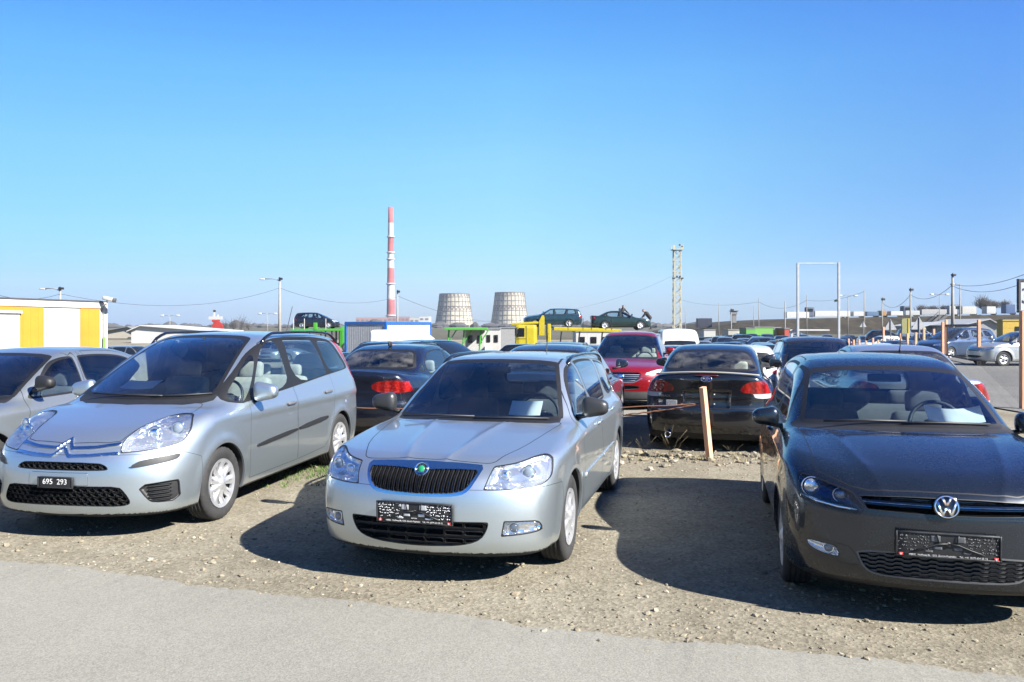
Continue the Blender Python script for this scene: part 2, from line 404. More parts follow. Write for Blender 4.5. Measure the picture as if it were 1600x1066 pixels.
def car_shell(P, d):
    F = car_F(P); W = P['W']
    S = Shell(*surface_nets(F, (0, P['y0'] - .1, .08), (W + .08, P['y1'] + .1, P['H'] + .1), d))
    S.F = F; ra = P['ra']; zw = P['r']
    for yc in (0, P['wb']):
        S.cut(lambda x, y, z, a, b, c: np.hypot(y - yc, np.maximum(z - zw, (z - zw) * .9)) - ra, 'hole', None, lambda x, y, z, a, b, c: (x > W - .42) & (z < zw + ra + .1))
    ub = S.D[S.T].mean(1); nz = S.D[S.T][:, :, 5].mean(1)
    S.L[(S.L == 0) & (nz < -.55) & (ub[:, 2] < P['zb'] + .12)] = S.lab('underbody')
    gl = .022
    if 'ws' in P:
        S.poly('f', P['ws'], 'rubber', 'body', lambda x, y, z, a, b, c: (y > P['wsy']) & (z > P['wsz']))
        S.poly('f', P['ws'], 'windscreen', 'rubber', lambda x, y, z, a, b, c: (y > P['wsy']) & (z > P['wsz']), off=P.get('frit', .028))
    if 'rw' in P:
        S.poly('r', P['rw'], 'rubber', 'body', lambda x, y, z, a, b, c: (y > P['y1'] - 1.9) & (z > P['rwz']))
        S.poly('r', P['rw'], 'rear_window', 'rubber', lambda x, y, z, a, b, c: (y > P['y1'] - 1.9), off=.028)
    for q in P['win']:
        nm, pts = q[:2]
        S.poly('s', pts, 'rubber', 'body', lambda x, y, z, a, b, c: z > P['rwz'] - .3)
        S.poly('s', pts, nm, 'rubber', lambda x, y, z, a, b, c: a > .25, off=gl)
    return S
def dlo(P, belt, edge, f0, f1, bands, r0=.03):
    """side-window outlines cut from one greenhouse outline: bands = (label, ya, yb) with the glass limits"""
    roof = cs(P['roof'], .1); out = []
    for nm, ya, yb, sla, slb in bands:
        pts = []
        zt = lambda y: min(roof(y) - edge, f0(y), f1(y))
        ys = np.linspace(ya, yb, 16)
        low = [(y, belt(y)) for y in ys]; up = [(y + (sla + (slb - sla) * (y - ya) / (yb - ya)) * max(0, zt(y) - belt(y)), max(zt(y), belt(y) + .004)) for y in ys]
        pts = low + up[::-1]
        out.append((nm, smooth_poly(pts, 1)))
    return out
TYRE = {}
def make_tyre(r, w, rim):
    k = (r, w, rim)
    if k not in TYRE:
        h = w / 2; pr = [(rim - .012, -h * .70), (rim + .004, -h * .86), (rim + (r - rim) * .45, -h), (r - .028, -h * .95), (r - .008, -h * .84), (r - .001, -h * .72)]
        for c in (-.5, -.17, .17, .5):
            pr += [(r, h * (c - .06)), (r - .008, h * (c - .045)), (r - .008, h * (c + .045)), (r, h * (c + .06))]
        pr += [(r - .001, h * .72), (r - .008, h * .84), (r - .028, h * .95), (rim + (r - rim) * .45, h), (rim + .004, h * .86), (rim - .012, h * .70)]
        V, F = lathe(pr, 72)
        # lateral sipes near the shoulders
        a = np.arctan2(V[:, 1], V[:, 0]); rr = np.hypot(V[:, 0], V[:, 1]); sh = (np.abs(V[:, 2]) > h * .68) & (rr > r - .012)
        kk = (np.round(a / (2 * math.pi) * 72).astype(int) % 2 == 0) & sh; s = np.where(kk, 1 - .006 / r, 1); V[:, 0] *= s; V[:, 1] *= s
        V = V[:, [2, 0, 1]]                       # axis along x
        TYRE[k] = (V, F)
    return TYRE[k]
RIM = {}
def make_rim(R0, style):
    """wheel cover: dished disc with real openings, axis +x outward"""
    k = (R0, style)
    if k in RIM: return RIM[k]
    nr, nt = (22, 216) if style != 'simple' else (8, 60)
    r = np.linspace(0.004, R0, nr); t = np.linspace(0, 2 * math.pi, nt, endpoint=False)
    rr, tt = np.meshgrid(r, t, indexing='ij'); q = rr / R0
    ns = {'nine': 9, 'seven': 7, 'five': 5, 'ten': 10, 'simple': 5}[style]
    ph = (tt * ns / (2 * math.pi) + .5) % 1 - .5; wdt = 2 * math.pi * rr / ns
    sp = np.cos(2 * math.pi * ph)                                    # 1 at spoke centre
    h = .012 - .028 * np.exp(-((q - .62) / .30)**2) * (1 if style in ('nine', 'ten') else .9) + .012 * sp * np.exp(-((q - .6) / .25)**2) + .012 * np.exp(-(q / .2)**2) - .006 * np.exp(-((q - .27) / .05)**2)
    h = np.where(q > .93, h - .004 + (q - .93) * .05, h)
    V = np.stack([h, rr * np.cos(tt), rr * np.sin(tt)], -1).reshape(-1, 3)
    T = []
    I = np.arange(nr * nt).reshape(nr, nt); A = I[:-1]; B = np.roll(I, -1, 1)[:-1]; C = np.roll(I, -1, 1)[1:]; Dd = I[1:]
    Q = np.stack([A, B, C, Dd], -1).reshape(-1, 4)[:, ::-1]
    S = Shell(V, Q, np.zeros_like(V) + [1., 0, 0])
    half = {'nine': .17, 'seven': .22, 'five': .24, 'ten': .17, 'simple': .26}[style]
    lo, hi = {'nine': (.44, .88), 'seven': (.40, .86), 'five': (.38, .86), 'ten': (.5, .86), 'simple': (.4, .85)}[style]
    def phi(x, y, z, *a):
        r_ = np.hypot(y, z); t_ = np.arctan2(z, y); p = (t_ * ns / (2 * math.pi)) % 1 - .5; u = np.abs(p)
        hw = half * (1 if style not in ('nine', 'ten') else 1) * (.55 + .6 * (r_ / R0 - lo) / (hi - lo))
        du = (u - hw) * 2 * math.pi * r_ / ns; dr = np.maximum(lo * R0 - r_, r_ - hi * R0)
        e = smax(du, dr, .012)
        if style in ('nine', 'seven', 'five'):                       # slot in the middle of each spoke
            u2 = .5 - u; d2 = smax((u2 - .035) * 2 * math.pi * r_ / ns, np.maximum(.58 * R0 - r_, r_ - .84 * R0), .008)
            if style != 'five': e = np.minimum(e, d2)
        return e
    S.cut(phi, 'hole')
    D, T = S.get('body'); V = D[:, :3]
    E = np.concatenate([T[:, [0, 1]], T[:, [1, 2]], T[:, [2, 0]]]); n = len(V); ky = E.min(1) * n + E.max(1); u, cn = np.unique(ky, return_counts=True)
    E = E[np.isin(ky, u[cn == 1])]
    off = np.array([-.022, 0, 0]); V2 = np.concatenate([V, V[E[:, 0]], V[E[:, 1]], V[E[:, 1]] + off, V[E[:, 0]] + off]); m = len(E)
    i = np.arange(m); T2 = np.concatenate([np.stack([n + m + i, n + i, n + 3 * m + i], 1), np.stack([n + m + i, n + 3 * m + i, n + 2 * m + i], 1)])
    TT = np.concatenate([T, T2]); sm = V2
    RIM[k] = (V2, TT); return RIM[k]
def add_wheel(root, x, y, P, sgn, meshes):
    rim = P.get('rim', .205); r = P['r']; w = P.get('tyw', .2)
    key = ('w', r, w, rim, P.get('wheel', 'simple'), P.get('rimmat', 'rim_silver'), sgn)
    if key not in meshes:
        rb = mat('tyre_rubber', (.022, .022, .023), .8, var=.35, nscale=14, bump=.15); al = mat('rim_silver', (.52, .53, .55), .34, .75, var=.08) if P.get('rimmat', 'rim_silver') == 'rim_silver' else mat('rim_dark', (.16, .165, .175), .4, .6)
        V, F = make_tyre(r, w, rim); ty = mesh('wheel', V, F, rb, None, None, True)
        V, T = make_rim(rim, P.get('wheel', 'simple')); V = V + [w / 2 - .014, 0, 0]
        if sgn < 0: V = V * [-1, 1, 1]; T = T[:, ::-1].copy()
        rm = mesh('rim', V, T, al, ty, None, True)
        b = MB(); xx = sgn * (w / 2 - .055); n = 28
        b.V.append(np.array([[xx, rim * math.cos(a), rim * math.sin(a)] for a in np.linspace(0, 2 * math.pi, n, False)])); b.F.append(tuple(range(n))); b.M.append(0); b.n += n
        b.V.append(np.array([[xx + sgn * .012, .12 * math.cos(a), .12 * math.sin(a)] for a in np.linspace(0, 2 * math.pi, n, False)])); b.F.append(tuple(range(n, 2 * n))); b.M.append(1); b.n += n
        V2, F2 = lathe([(rim - .002, 0), (rim - .004, .10)], 40); V2 = V2[:, [2, 0, 1]] * [-sgn, 1, 1] + [sgn * (w / 2 - .01), 0, 0]; b.add(V2, F2, 0)
        br = b.build('brake_disc', [mat('black_plastic', (.012, .0125, .014), .55, nscale=20), mat('brake_steel', (.22, .2, .18), .45, .7)], ty)
        meshes[key] = ty
        o = ty; o.parent = root
    else: o = copy_tree(meshes[key], root)
    o.location = (x, y, r)
    return o
def seat_shape(b, x, y, z, w, dark=0, tall=.62, rest=True):
    b.rbox((x, y, z), (w, .5, .17), .06, 5, dark); b.rbox((x, y + .27, z + tall * .5), (w, .15, tall), .06, 6, dark, rot=(-.22, 0, 0))
    if rest:
        b.rbox((x, y + .36, z + tall + .07), (.27, .10, .19), .045, 5, dark, rot=(-.15, 0, 0))
        for s in (-.05, .05): b.tube([(x + s, y + .34, z + tall - .05), (x + s, y + .355, z + tall + .02)], .007, 6, dark)
def interior(root, P, cloth, plastic, driver=1):
    """dash, seats and steering wheel seen through the glass"""
    W = P['W']; yd = P['dash'][0]; zd = P['dash'][1]; dw = P.get('dashw', W - .14)
    b = MB(); b.rbox((0, yd + .12, zd - .17), (dw * 2, .46, .26), .09, 7, 0); b.rbox((driver * .36, yd + .26, zd - .055), (.42, .22, .12), .05, 6, 0)
    b.rbox((0, yd - .16, zd - .15), (dw * 2 - .2, .4, .2), .05, 4)
    b.box((0, yd + 1.2, .30), (W * 2 - .2, 2.6, .04)); b.build('dashboard', plastic, root, True)
    ys, zs = P['seat']
    for s in (-1, 1):
        q = MB(); seat_shape(q, 0, 0, 0, .5); o = q.build('seat', cloth, root, True); o.location = (s * .37, ys, zs)
    q = MB(); q.rbox((0, 0, 0), (1.2, .5, .17), .06, 5); q.rbox((0, .27, .28), (1.22, .16, .58), .06, 6, rot=(-.25, 0, 0))
    for s in (-.4, 0, .4): q.rbox((s, .36, .62), (.25, .09, .14), .04, 5)
    o = q.build('rear_seat', cloth, root, True); o.location = (0, ys + .92, zs + .02)
    zt = max(q[1] for q in P['ws']) - .075; ym = float(cs(P['yws'], .02)(zt)) + .075
    q = MB(); q.rbox((0, ym, zt - .02), (.24, .03, .065), .014, 5); q.tube([(0, ym + .01, zt), (0, ym + .06, zt + .045)], .011, 6); q.build('interior_mirror', mat('black_plastic', (.012, .0125, .014), .55, nscale=20), root, True)
    a = np.linspace(0, 2 * math.pi, 33); Rr = .185
    w = MB(); w.tube(np.stack([Rr * np.cos(a), 0 * a, Rr * np.sin(a)], 1), .015, 8, cap=False)
    w.rbox((0, .02, -.01), (.16, .06, .12), .025, 4)
    for k in (0, math.pi, -math.pi / 2): w.tube([(.06 * math.cos(k), .01, .06 * math.sin(k)), (Rr * math.cos(k), 0, Rr * math.sin(k))], .014, 6)
    o = w.build('steering_wheel', mat('black_plastic', (.012, .0125, .014), .55, nscale=20), root, True); o.location = (driver * .37, yd + .42, zd - .03); o.rotation_euler = (-.42, 0, 0)
def mirror_shape(big=1.0):
    b = MB(); V, F = rbox((.21 * big, .13, .145 * big), .058, 8)
    V = V.copy(); V[:, 1] = np.where(V[:, 1] > .035, .035 + (V[:, 1] - .035) * .15, V[:, 1]); V[:, 2] *= 1 - .25 * (V[:, 0] / .105) * (1 if True else 0)
    b.add(V, F, 0); b.tube([(-.02, .02, -.055 * big), (-.10, .03, -.075 * big), (-.16, .035, -.085 * big)], [.028, .03, .04], 8, 1, flat=.6)
    return b
def wells(S, P, root, body_m, dark):
    E = S.edges(['body', 'bumper', 'fender', 'door_front', 'door_rear', 'rear_bumper', 'gap', 'side'], 'hole')
    if not len(E): return
    V = S.D[:, :3]; A, B = V[E[:, 0]], V[E[:, 1]]
    side = A[:, 0] > P['W'] - .33; A, B = A[side], B[side]
    lip = np.array([-.02, 0, 0]); deep = np.array([-.30, 0, 0])
    for yc in (0, P['wb']):
        sel = np.abs(A[:, 1] - yc) < P['ra'] + .1; a_, b_ = A[sel], B[sel]; m = len(a_); i = np.arange(m)
        if not m: continue
        for s in (1, -1):
            k = np.array([s, 1, 1])
            for nm, o0, o1, mt in (('arch_lip', np.zeros(3), lip, body_m), ('wheel_well', lip, deep, dark)):
                V4 = np.concatenate([a_ + o0, b_ + o0, b_ + o1, a_ + o1]) * k; T = np.concatenate([np.stack([m + i, i, 3 * m + i], 1), np.stack([m + i, 3 * m + i, 2 * m + i], 1)])
                if s < 0: T = T[:, ::-1].copy()
                if nm == 'wheel_well':
                    x = s * (P['W'] - .33); r = P['ra'] + .02; z0 = .2; q = np.array([(x, yc - r, z0), (x, yc + r, z0), (x, yc + r, P['r'] + r), (x, yc - r, P['r'] + r)])
                    V4 = np.concatenate([V4, q]); T = np.concatenate([T, np.array([(0, 1, 2), (0, 2, 3)]) + len(V4) - 4])
                mesh(nm, V4, T, mt, root, None, True)
def finish_car(S, P, root, body_m, mats, parts, meshes):
    """write the labelled parts: parts maps label -> (object name, material, mode, parent label or None, push)"""
    O = {}
    for lab, (nm, m, mode, par, push) in parts.items():
        g = S.get(lab)
        if g is None: continue
        if par is None: O[lab] = out_part(nm, g[0], g[1], m, root, mode, push)
        else:
            ps = O[par]
            if len(ps) == 2 and mode == 'two': O[lab] = out_part(nm, g[0], g[1], m, ps[0], 'r', push) + out_part(nm, g[0], g[1], m, ps[1], 'l', push)
            else: O[lab] = out_part(nm, g[0], g[1], m, ps[0], mode, push)
    return O
def ribbon(pts, w):
    """closed outline of a polyline of width w"""
    p = np.array(pts, float); t = np.gradient(p, axis=0); n = np.stack([-t[:, 1], t[:, 0]], 1); n /= np.linalg.norm(n, axis=1, keepdims=True)
    return [tuple(q) for q in p + n * w / 2] + [tuple(q) for q in (p - n * w / 2)[::-1]]
def panel(S, view, pts, label, w=.0045, frm='body', where=None):
    """body panel with a dark shut line just inside its outline"""
    S.poly(view, pts, '_t', frm, where); S.poly(view, pts, label, '_t', where, off=w)
    S.L[S.L == S.lab('_t')] = S.lab('gap')
def opening(S, view, pts, label, rim=.006, rimlab='gap', frm='body', where=None, keep=None):
    S.poly(view, pts, rimlab, frm, where, keep); S.poly(view, pts, label, rimlab, where, off=rim)
def bars(S, label, frm, f, ref=1):
    S.refine(frm, ref).cut(f, label, frm)
def ramp_push(S, key, depth, slope=2.5, vec=(0, 1, 0)):
    c = S.attr[key]; v = np.array(vec, float)
    return lambda D: np.clip(-D[:, c] * slope, 0, depth)[:, None] * v
def flat_push(*v): return lambda D: np.zeros((len(D), 3)) + np.array(v)
def lamp_bowl(): 
    if 'lamp_bowl' in MATS: return MATS['lamp_bowl']
    m, nt, out = nodemat('lamp_bowl'); b = N_(nt, 'ShaderNodeBsdfPrincipled', Metallic=.9, Roughness=.12); b.inputs['Base Color'].default_value = (.82, .84, .86, 1)
    t = nt.nodes.new('ShaderNodeTexCoord'); v = N_(nt, 'ShaderNodeTexVoronoi', Scale=11.0); nt.links.new(t.outputs['Object'], v.inputs['Vector'])
    bp = N_(nt, 'ShaderNodeBump', Strength=.45, Distance=.03); nt.links.new(v.outputs['Distance'], bp.inputs['Height']); nt.links.new(bp.outputs[0], b.inputs['Normal'])
    nt.links.new(b.outputs[0], out.inputs[0]); MATS['lamp_bowl'] = m; return m
def red_lamp():
    if 'lamp_red' in MATS: return MATS['lamp_red']
    m, nt, out = nodemat('lamp_red'); b = N_(nt, 'ShaderNodeBsdfPrincipled', Roughness=.12); b.inputs['Coat Weight'].default_value = .7
    t = nt.nodes.new('ShaderNodeTexCoord'); w = N_(nt, 'ShaderNodeTexWave', Scale=2.6, Distortion=2.5, Detail=1.0); w.bands_direction = 'X'; nt.links.new(t.outputs['Object'], w.inputs['Vector'])
    v = N_(nt, 'ShaderNodeTexVoronoi', Scale=26.0); nt.links.new(t.outputs['Object'], v.inputs['Vector'])
    nt.links.new(ramp(nt, w.outputs['Fac'], [(.2, (.10, .002, .002)), (.55, (.15, .003, .003)), (.85, (.21, .008, .005))]), b.inputs['Base Color'])
    bp = N_(nt, 'ShaderNodeBump', Strength=.35, Distance=.02); nt.links.new(v.outputs['Distance'], bp.inputs['Height']); nt.links.new(bp.outputs[0], b.inputs['Normal']); nt.links.new(b.outputs[0], out.inputs[0]); MATS['lamp_red'] = m; return m
def mats():
    if 'set' in MATS: return MATS['set']
    M = dict(glass=glass('car_glass'), glass2=glass('pale_glass', (.80, .88, .88), 1.3, 0, .09), lens=glass('lamp_lens', (.95, .96, .97), .7, 0, .02), blk=mat('black_plastic', (.012, .0125, .014), .55, nscale=20), rub=mat('rubber_and_gap_shade', (.006, .006, .0065), .5, nscale=30),  # rear windows: lighter tint with a stronger diffuse film mixed in
        gloss=mat('black_gloss', (.008, .008, .009), .12, 0, .5), chr=mat('chrome', (.78, .79, .80), .08, 1.0, var=.03), pan=mat('underbody_black', (.02, .019, .018), .9), bowl=lamp_bowl(),
        red=red_lamp(), redd=mat('lamp_red_dark', (.18, .004, .004), .15, 0, .6), orange=mat('lamp_orange', (.7, .16, .01), .2), clear=mat('lamp_clear', (.62, .63, .64), .15, .3),
        cloth=mat('seat_cloth', (.10, .10, .105), .9, nscale=30), beige=mat('seat_beige', (.46, .42, .35), .8, nscale=20), dash=mat('dash_plastic', (.03, .03, .032), .7), white=mat('white_paint', (.75, .75, .73), .4),
        silver=mat('silver_plastic', (.5, .51, .53), .35, .5))
    MATS['set'] = M; return M
DOOR_PARTS = lambda B, M: {
    'door_front': ('front_door', B, 'two', None, None), 'door_rear': ('rear_door', B, 'two', None, None),
    'window_front': ('window', M['glass'], 'two', 'door_front', None), 'window_rear': ('window', M['glass'], 'two', 'door_rear', None), 'window_side': ('quarter_window', M['glass'], 'two', None, None)}
def emit(S, P, root, B, extra, ms, wheels=True, seats='cloth', inside=True, rails=None, mirror=None, handles=None, extra_mats=None):
    M = mats()
    parts = {'body': ('body', B, 'both', None, None), 'gap': ('shut_line_shade', M['rub'], 'both', 'body', None), 'rubber': ('window_seal', M['rub'], 'both', 'body', None), 'underbody': ('floor_pan', M['pan'], 'both', None, None),  # flat dark strips painted for the shade in panel gaps; window seals are rubber
             'windscreen': ('windscreen', M['glass'], 'both', None, None), 'rear_window': ('rear_window', M['glass2'], 'both', None, None), 'hood': ('bonnet', B, 'both', None, None), 'bumper': ('front_bumper', B, 'both', None, None),
             'rear_bumper': ('rear_bumper', B, 'both', None, None), 'boot': ('boot_lid', B, 'both', None, None), 'cowl': ('wiper_cowl', M['blk'], 'both', 'body', None)}
    parts.update(DOOR_PARTS(B, M)); parts.update(extra)
    labs = set(S.names[i] for i in np.unique(S.L))
    for k, v in list(parts.items()):
        if v[3] and v[3] not in labs: parts[k] = (v[0], v[1], v[2], None, v[4])
    O = finish_car(S, P, root, B, None, parts, ms)
    if wheels:
        wells(S, P, root, B, M['pan'])
        for s in (1, -1):
            for y in (0, P['wb']): add_wheel(root, s * P['tw'], y, P, s, ms)
    if inside: interior(root, P, M[seats], M['dash'])
    if mirror:
        x, y, z, mb, mk = mirror
        for s in (1, -1):
            b = mirror_shape(mk)
            if s < 0: b.V = [v * [-1, 1, 1] for v in b.V]; b.F = [f[::-1] for f in b.F]
            o = b.build('wing_mirror', [mb, M['blk']], root, True); o.location = (s * x, y, z)
    if handles:
        for lab, y, z, hm in handles:
            for i, s in enumerate((1, -1)):
                p, n = S.at('s', y, z)
                b = MB(); b.rbox((0, 0, 0), (.028, .19, .032), .013, 5); o = b.build('door_handle', hm, O[lab][i] if lab in O else root, True); o.location = (s * (p[0] + .018), y, z)
    if rails:
        y0, y1, xr, hgt, rm = rails
        for s in (1, -1):
            ys = np.linspace(y0, y1, 26); u = (ys - y0) / (y1 - y0); pts = []
            for yy, uu in zip(ys, u):
                p, n = S.at('t', xr - .0 * uu, yy); pts.append((s * p[0], yy, p[2] - .01 + hgt * min(1, 9 * uu, 9 * (1 - uu)) ** .6))
            b = MB(); b.tube(pts, .019, 10, flat=.8); b.build('roof_rail', rm, root, True)
    return O
def lamp_unit(S, root, lens_objs, x, z, r, depth=.03, ring=.16, deep_m=None):
    """projector: ring and glass ball behind the lens"""
    M = mats(); p, n = S.at('f', x, z)
    for i, s in enumerate((1, -1)):
        b = MB(); a = np.linspace(0, 2 * math.pi, 25)
        b.tube(np.stack([r * np.cos(a), 0 * a, r * np.sin(a)], 1), r * ring, 6, 0, False)
        V, F = lathe([(r * .82 * math.sin(t), -r * .45 * math.cos(t)) for t in np.linspace(0.02, 1.57, 7)], 20); b.add(V[:, [0, 2, 1]], [f[::-1] for f in F], 1)
        o = b.build('projector', [M['chr'], deep_m or MATS['lamp_glass']], lens_objs[i], True); o.location = (s * p[0], p[1] + depth, p[2]); o.rotation_euler = (0, 0, s * .25)
def plate_holder(root, x, y, z, w, h, tilt, lines, seed, specks=True, silver=None):
    """black registration-plate carrier: bracket with perforations, a lettered strip and two red squares"""
    M = mats(); rnd = random.Random(seed)
    b = MB(); b.rbox((0, 0, 0), (w, .018, h), .008, 5)
    for zz in (h / 2 - .006, -h / 2 + .006): b.rbox((0, -.007, zz), (w, .014, .010), .004, 3)
    for xx in (w / 2 - .006, -w / 2 + .006): b.rbox((xx, -.007, 0), (.010, .014, h), .004, 3)
    o = b.build('plate_holder', M['blk'], root, True); o.location = (x, y, z); o.rotation_euler = (tilt, 0, 0)
    sv = silver or M['silver']; q = MB()
    if specks:
        for s in (-1, 1):
            for i in range(120):
                u = rnd.uniform(.19, .95) * w / 2; v = rnd.choice([-.2, -.05, .08, .2, .32, .42]) * h + rnd.uniform(-.03, .03) * h
                if u < w * .16 and v < .1 * h: continue
                L = rnd.uniform(.003, .013); H = rnd.uniform(.002, .005)
                if rnd.random() < .3: L, H = H, L * .8
                q.box((s * u, -.0098, v), (L, .0016, H))
        for s in (-1, 1):
            q.rbox((s * .062 * w / .53, -.0098, h * .26), (.05, .0024, .033), .012, 4); q.rbox((s * .05 * w / .53, -.0098, -.09 * h), (.045, .0024, .018), .008, 3); q.rbox((s * .095 * w / .53, -.0098, -.24 * h), (.04, .0024, .01), .003, 3)
        q.build('perforation', sv, o, True)
        k = MB()
        for s in (-1, 1):
            k.tube([(s * w * .34, -.012, -.27 * h), (s * w * .22, -.013, -.12 * h), (s * w * .10, -.014, .06 * h), (0, -.014, .10 * h)], .0042, 6); k.tube([(s * w * .085, -.013, .10 * h), (s * w * .10, -.013, .42 * h)], .0035, 6)
        V_, F_ = lathe([(.001, .004), (.013, .004), (.016, 0)], 16); k.add(V_[:, [0, 2, 1]] * [1, -1, 1] + [0, -.012, .06 * h], F_); k.build('bracket', M['blk'], o, True)
        for s in (-1, 1):
            g = MB(); g.rbox((s * (w / 2 - .028), -.0105, -h * .39), (.024, .004, .017), .002, 3); g.build('red_square', mat('badge_red', (.6, .03, .03), .4), o, True)
            c = MB(); c.box((s * (w / 2 - .028), -.0130, -h * .39), (.012, .001, .004)); c.box((s * (w / 2 - .028), -.0136, -h * .39), (.004, .001, .012)); c.build('white_cross', M['white'], o)
    for txt, tx, tz, size, al in lines:
        t = text('lettering', txt, size, M['white'], o, al); t.location = (tx, -.0112, tz); t.rotation_euler = (R(90), 0, 0)
    return o
def text(name, body, size, m, parent=None, align='CENTER', ext=.0008):
    c = bpy.data.curves.new(name, 'FONT'); c.body = body; c.size = size; c.align_x = align; c.align_y = 'CENTER'; c.extrude = ext; c.materials.append(m); c.resolution_u = 3
    t = bpy.data.objects.new(name, c); COL.objects.link(t); bpy.context.view_layer.update()
    me = bpy.data.meshes.new_from_object(t.evaluated_get(bpy.context.evaluated_depsgraph_get())); bpy.data.objects.remove(t)
    o = bpy.data.objects.new(name, me); COL.objects.link(o); me.name = name
    if not me.materials: me.materials.append(m)
    if parent is not None: o.parent = parent
    return o
def wiper(root, pts, S, dy=-.012, dz=.012):
    b = MB(); P = []
    for (x, z) in pts:
        p, n = S.at('f', x, z); P.append(p + n * .014)
    for side in (0,): b.tube(P, .008, 6)
    b.build('wiper', mats()['blk'], root, True)
BLK = lambda: mat('black_plastic', (.012, .0125, .014), .55, nscale=20)
RUB = lambda: mat('rubber_and_gap_shade', (.006, .006, .0065), .5, nscale=30)
CHR = lambda: mat('chrome', (.78, .79, .80), .08, 1.0, var=.03)
P_WAGON = dict(W=.885, H=1.48, wb=2.578, r=.317, ra=.352, y0=-.93, y1=3.68, zb=.20, tw=.77, tyw=.195, rim=.205, wheel='seven', flare=.012,
    yf=[(.16, -.80), (.22, -.87), (.32, -.905), (.5, -.915), (.60, -.905), (.66, -.885), (.72, -.85), (.78, -.78), (.9, -.60)],
    top=[(-.95, .73), (-.8, .795), (-.6, .85), (-.3, .90), (0, .938), (.35, .972), (.8, .985), (1.5, .985), (3.0, .99), (3.7, .97)],
    crown=[(-.9, .062), (-.3, .06), (.2, .058), (1, .05), (3.6, .05)],
    sec=[(.15, .80), (.25, .855), (.4, .876), (.6, .885), (.75, .878), (.88, .855), (1.0, .80)],
    plan=[(-.95, .09), (-.5, .03), (0, 0), (1.3, 0), (2.6, 0), (3.2, .03), (3.65, .09)],
    yr=[(.2, 3.55), (.35, 3.63), (.6, 3.65), (.8, 3.64), (.95, 3.60), (1.05, 3.55)], nose=(.20, .20),
    yws=[(.80, -.02), (.95, .27), (1.1, .53), (1.25, .80), (1.38, 1.04), (1.46, 1.22)], wc=.30,
    roof=[(.7, 1.36), (.95, 1.41), (1.25, 1.442), (1.6, 1.458), (2.0, 1.46), (2.6, 1.447), (3.1, 1.415), (3.5, 1.37)], rcr=.07,
    yrw=[(.9, 3.62), (1.0, 3.58), (1.2, 3.48), (1.35, 3.40), (1.45, 3.33)],
    gw=[(.9, .80), (1.0, .768), (1.2, .692), (1.35, .628), (1.45, .578)], gpl=[(.2, .05), (.8, .0), (2.5, 0), (3.1, .02), (3.5, .07)],
    wsy=.1, wsz=.9, rwz=.9, dash=(.62, .97), seat=(1.18, .42), frit=.03)
def _w(P):
    # front view outline of the windscreen (half, wider than the centre line)
    P['ws'] = smooth_poly([(-.3, .965, 1), (.3, .965), (.55, .96), (.705, .965), (.69, 1.02), (.60, 1.24), (.535, 1.385), (.50, 1.40), (.3, 1.418), (-.3, 1.425, 1)], 1)
    P['rw'] = smooth_poly([(-.3, 1.02, 1), (.5, 1.02), (.62, 1.03), (.56, 1.30), (.45, 1.34), (-.3, 1.35, 1)], 2)
    P['win'] = [('window_front', smooth_poly([(.62, .945), (.70, .94), (1.44, .965), (1.455, .98), (1.44, 1.372), (1.42, 1.385), (1.25, 1.375), (1.08, 1.325), (.80, 1.13)], 2)),
                ('window_rear', smooth_poly([(1.525, .968), (2.28, .985), (2.34, 1.02), (2.44, 1.30), (2.44, 1.37), (2.36, 1.385), (1.9, 1.40), (1.54, 1.392), (1.50, 1.37)], 2)),
                ('window_side', smooth_poly([(2.43, .99), (3.10, 1.02), (3.20, 1.05), (3.10, 1.28), (3.02, 1.32), (2.56, 1.37), (2.52, 1.35)], 2))]
_w(P_WAGON)
P_MPV = dict(W=.915, H=1.70, wb=2.728, r=.322, ra=.358, y0=-.95, y1=3.70, zb=.19, tw=.80, tyw=.205, rim=.215, wheel='nine', flare=.014, ghz=.86,
    yf=[(.14, -.83), (.2, -.89), (.35, -.925), (.5, -.93), (.62, -.91), (.72, -.86), (.80, -.78), (.92, -.58)],
    top=[(-.95, .72), (-.8, .80), (-.6, .872), (-.3, .95), (0, 1.01), (.4, 1.03), (1, 1.03), (2, 1.06), (3, 1.10), (3.66, 1.08)],
    crown=[(-.9, .06), (-.5, .04), (0, .04), (1, .04), (3.6, .05)],
    sec=[(.15, .83), (.25, .885), (.4, .908), (.6, .915), (.8, .905), (.95, .88), (1.05, .85), (1.15, .80)],
    plan=[(-.95, .08), (-.5, .025), (0, 0), (1.3, 0), (2.7, 0), (3.2, .03), (3.65, .10)],
    yr=[(.2, 3.56), (.35, 3.63), (.6, 3.66), (.9, 3.66), (1.05, 3.64)], nose=(.24, .24),
    yws=[(.85, -.30), (1.02, -.02), (1.2, .30), (1.4, .70), (1.55, 1.05), (1.65, 1.35)], wc=.34,
    roof=[(.8, 1.55), (1.2, 1.622), (1.6, 1.652), (2.0, 1.66), (2.6, 1.65), (3.1, 1.615), (3.5, 1.56)], rcr=.08,
    yrw=[(.9, 3.66), (1.1, 3.62), (1.3, 3.54), (1.5, 3.42), (1.6, 3.34)],
    gw=[(.95, .865), (1.05, .84), (1.3, .755), (1.5, .68), (1.62, .62)], gpl=[(-.2, .07), (.8, 0), (2.6, 0), (3.2, .03), (3.6, .08)],
    wsy=-.2, wsz=.98, rwz=1.0, dash=(.55, 1.02), seat=(1.15, .55), frit=.03)
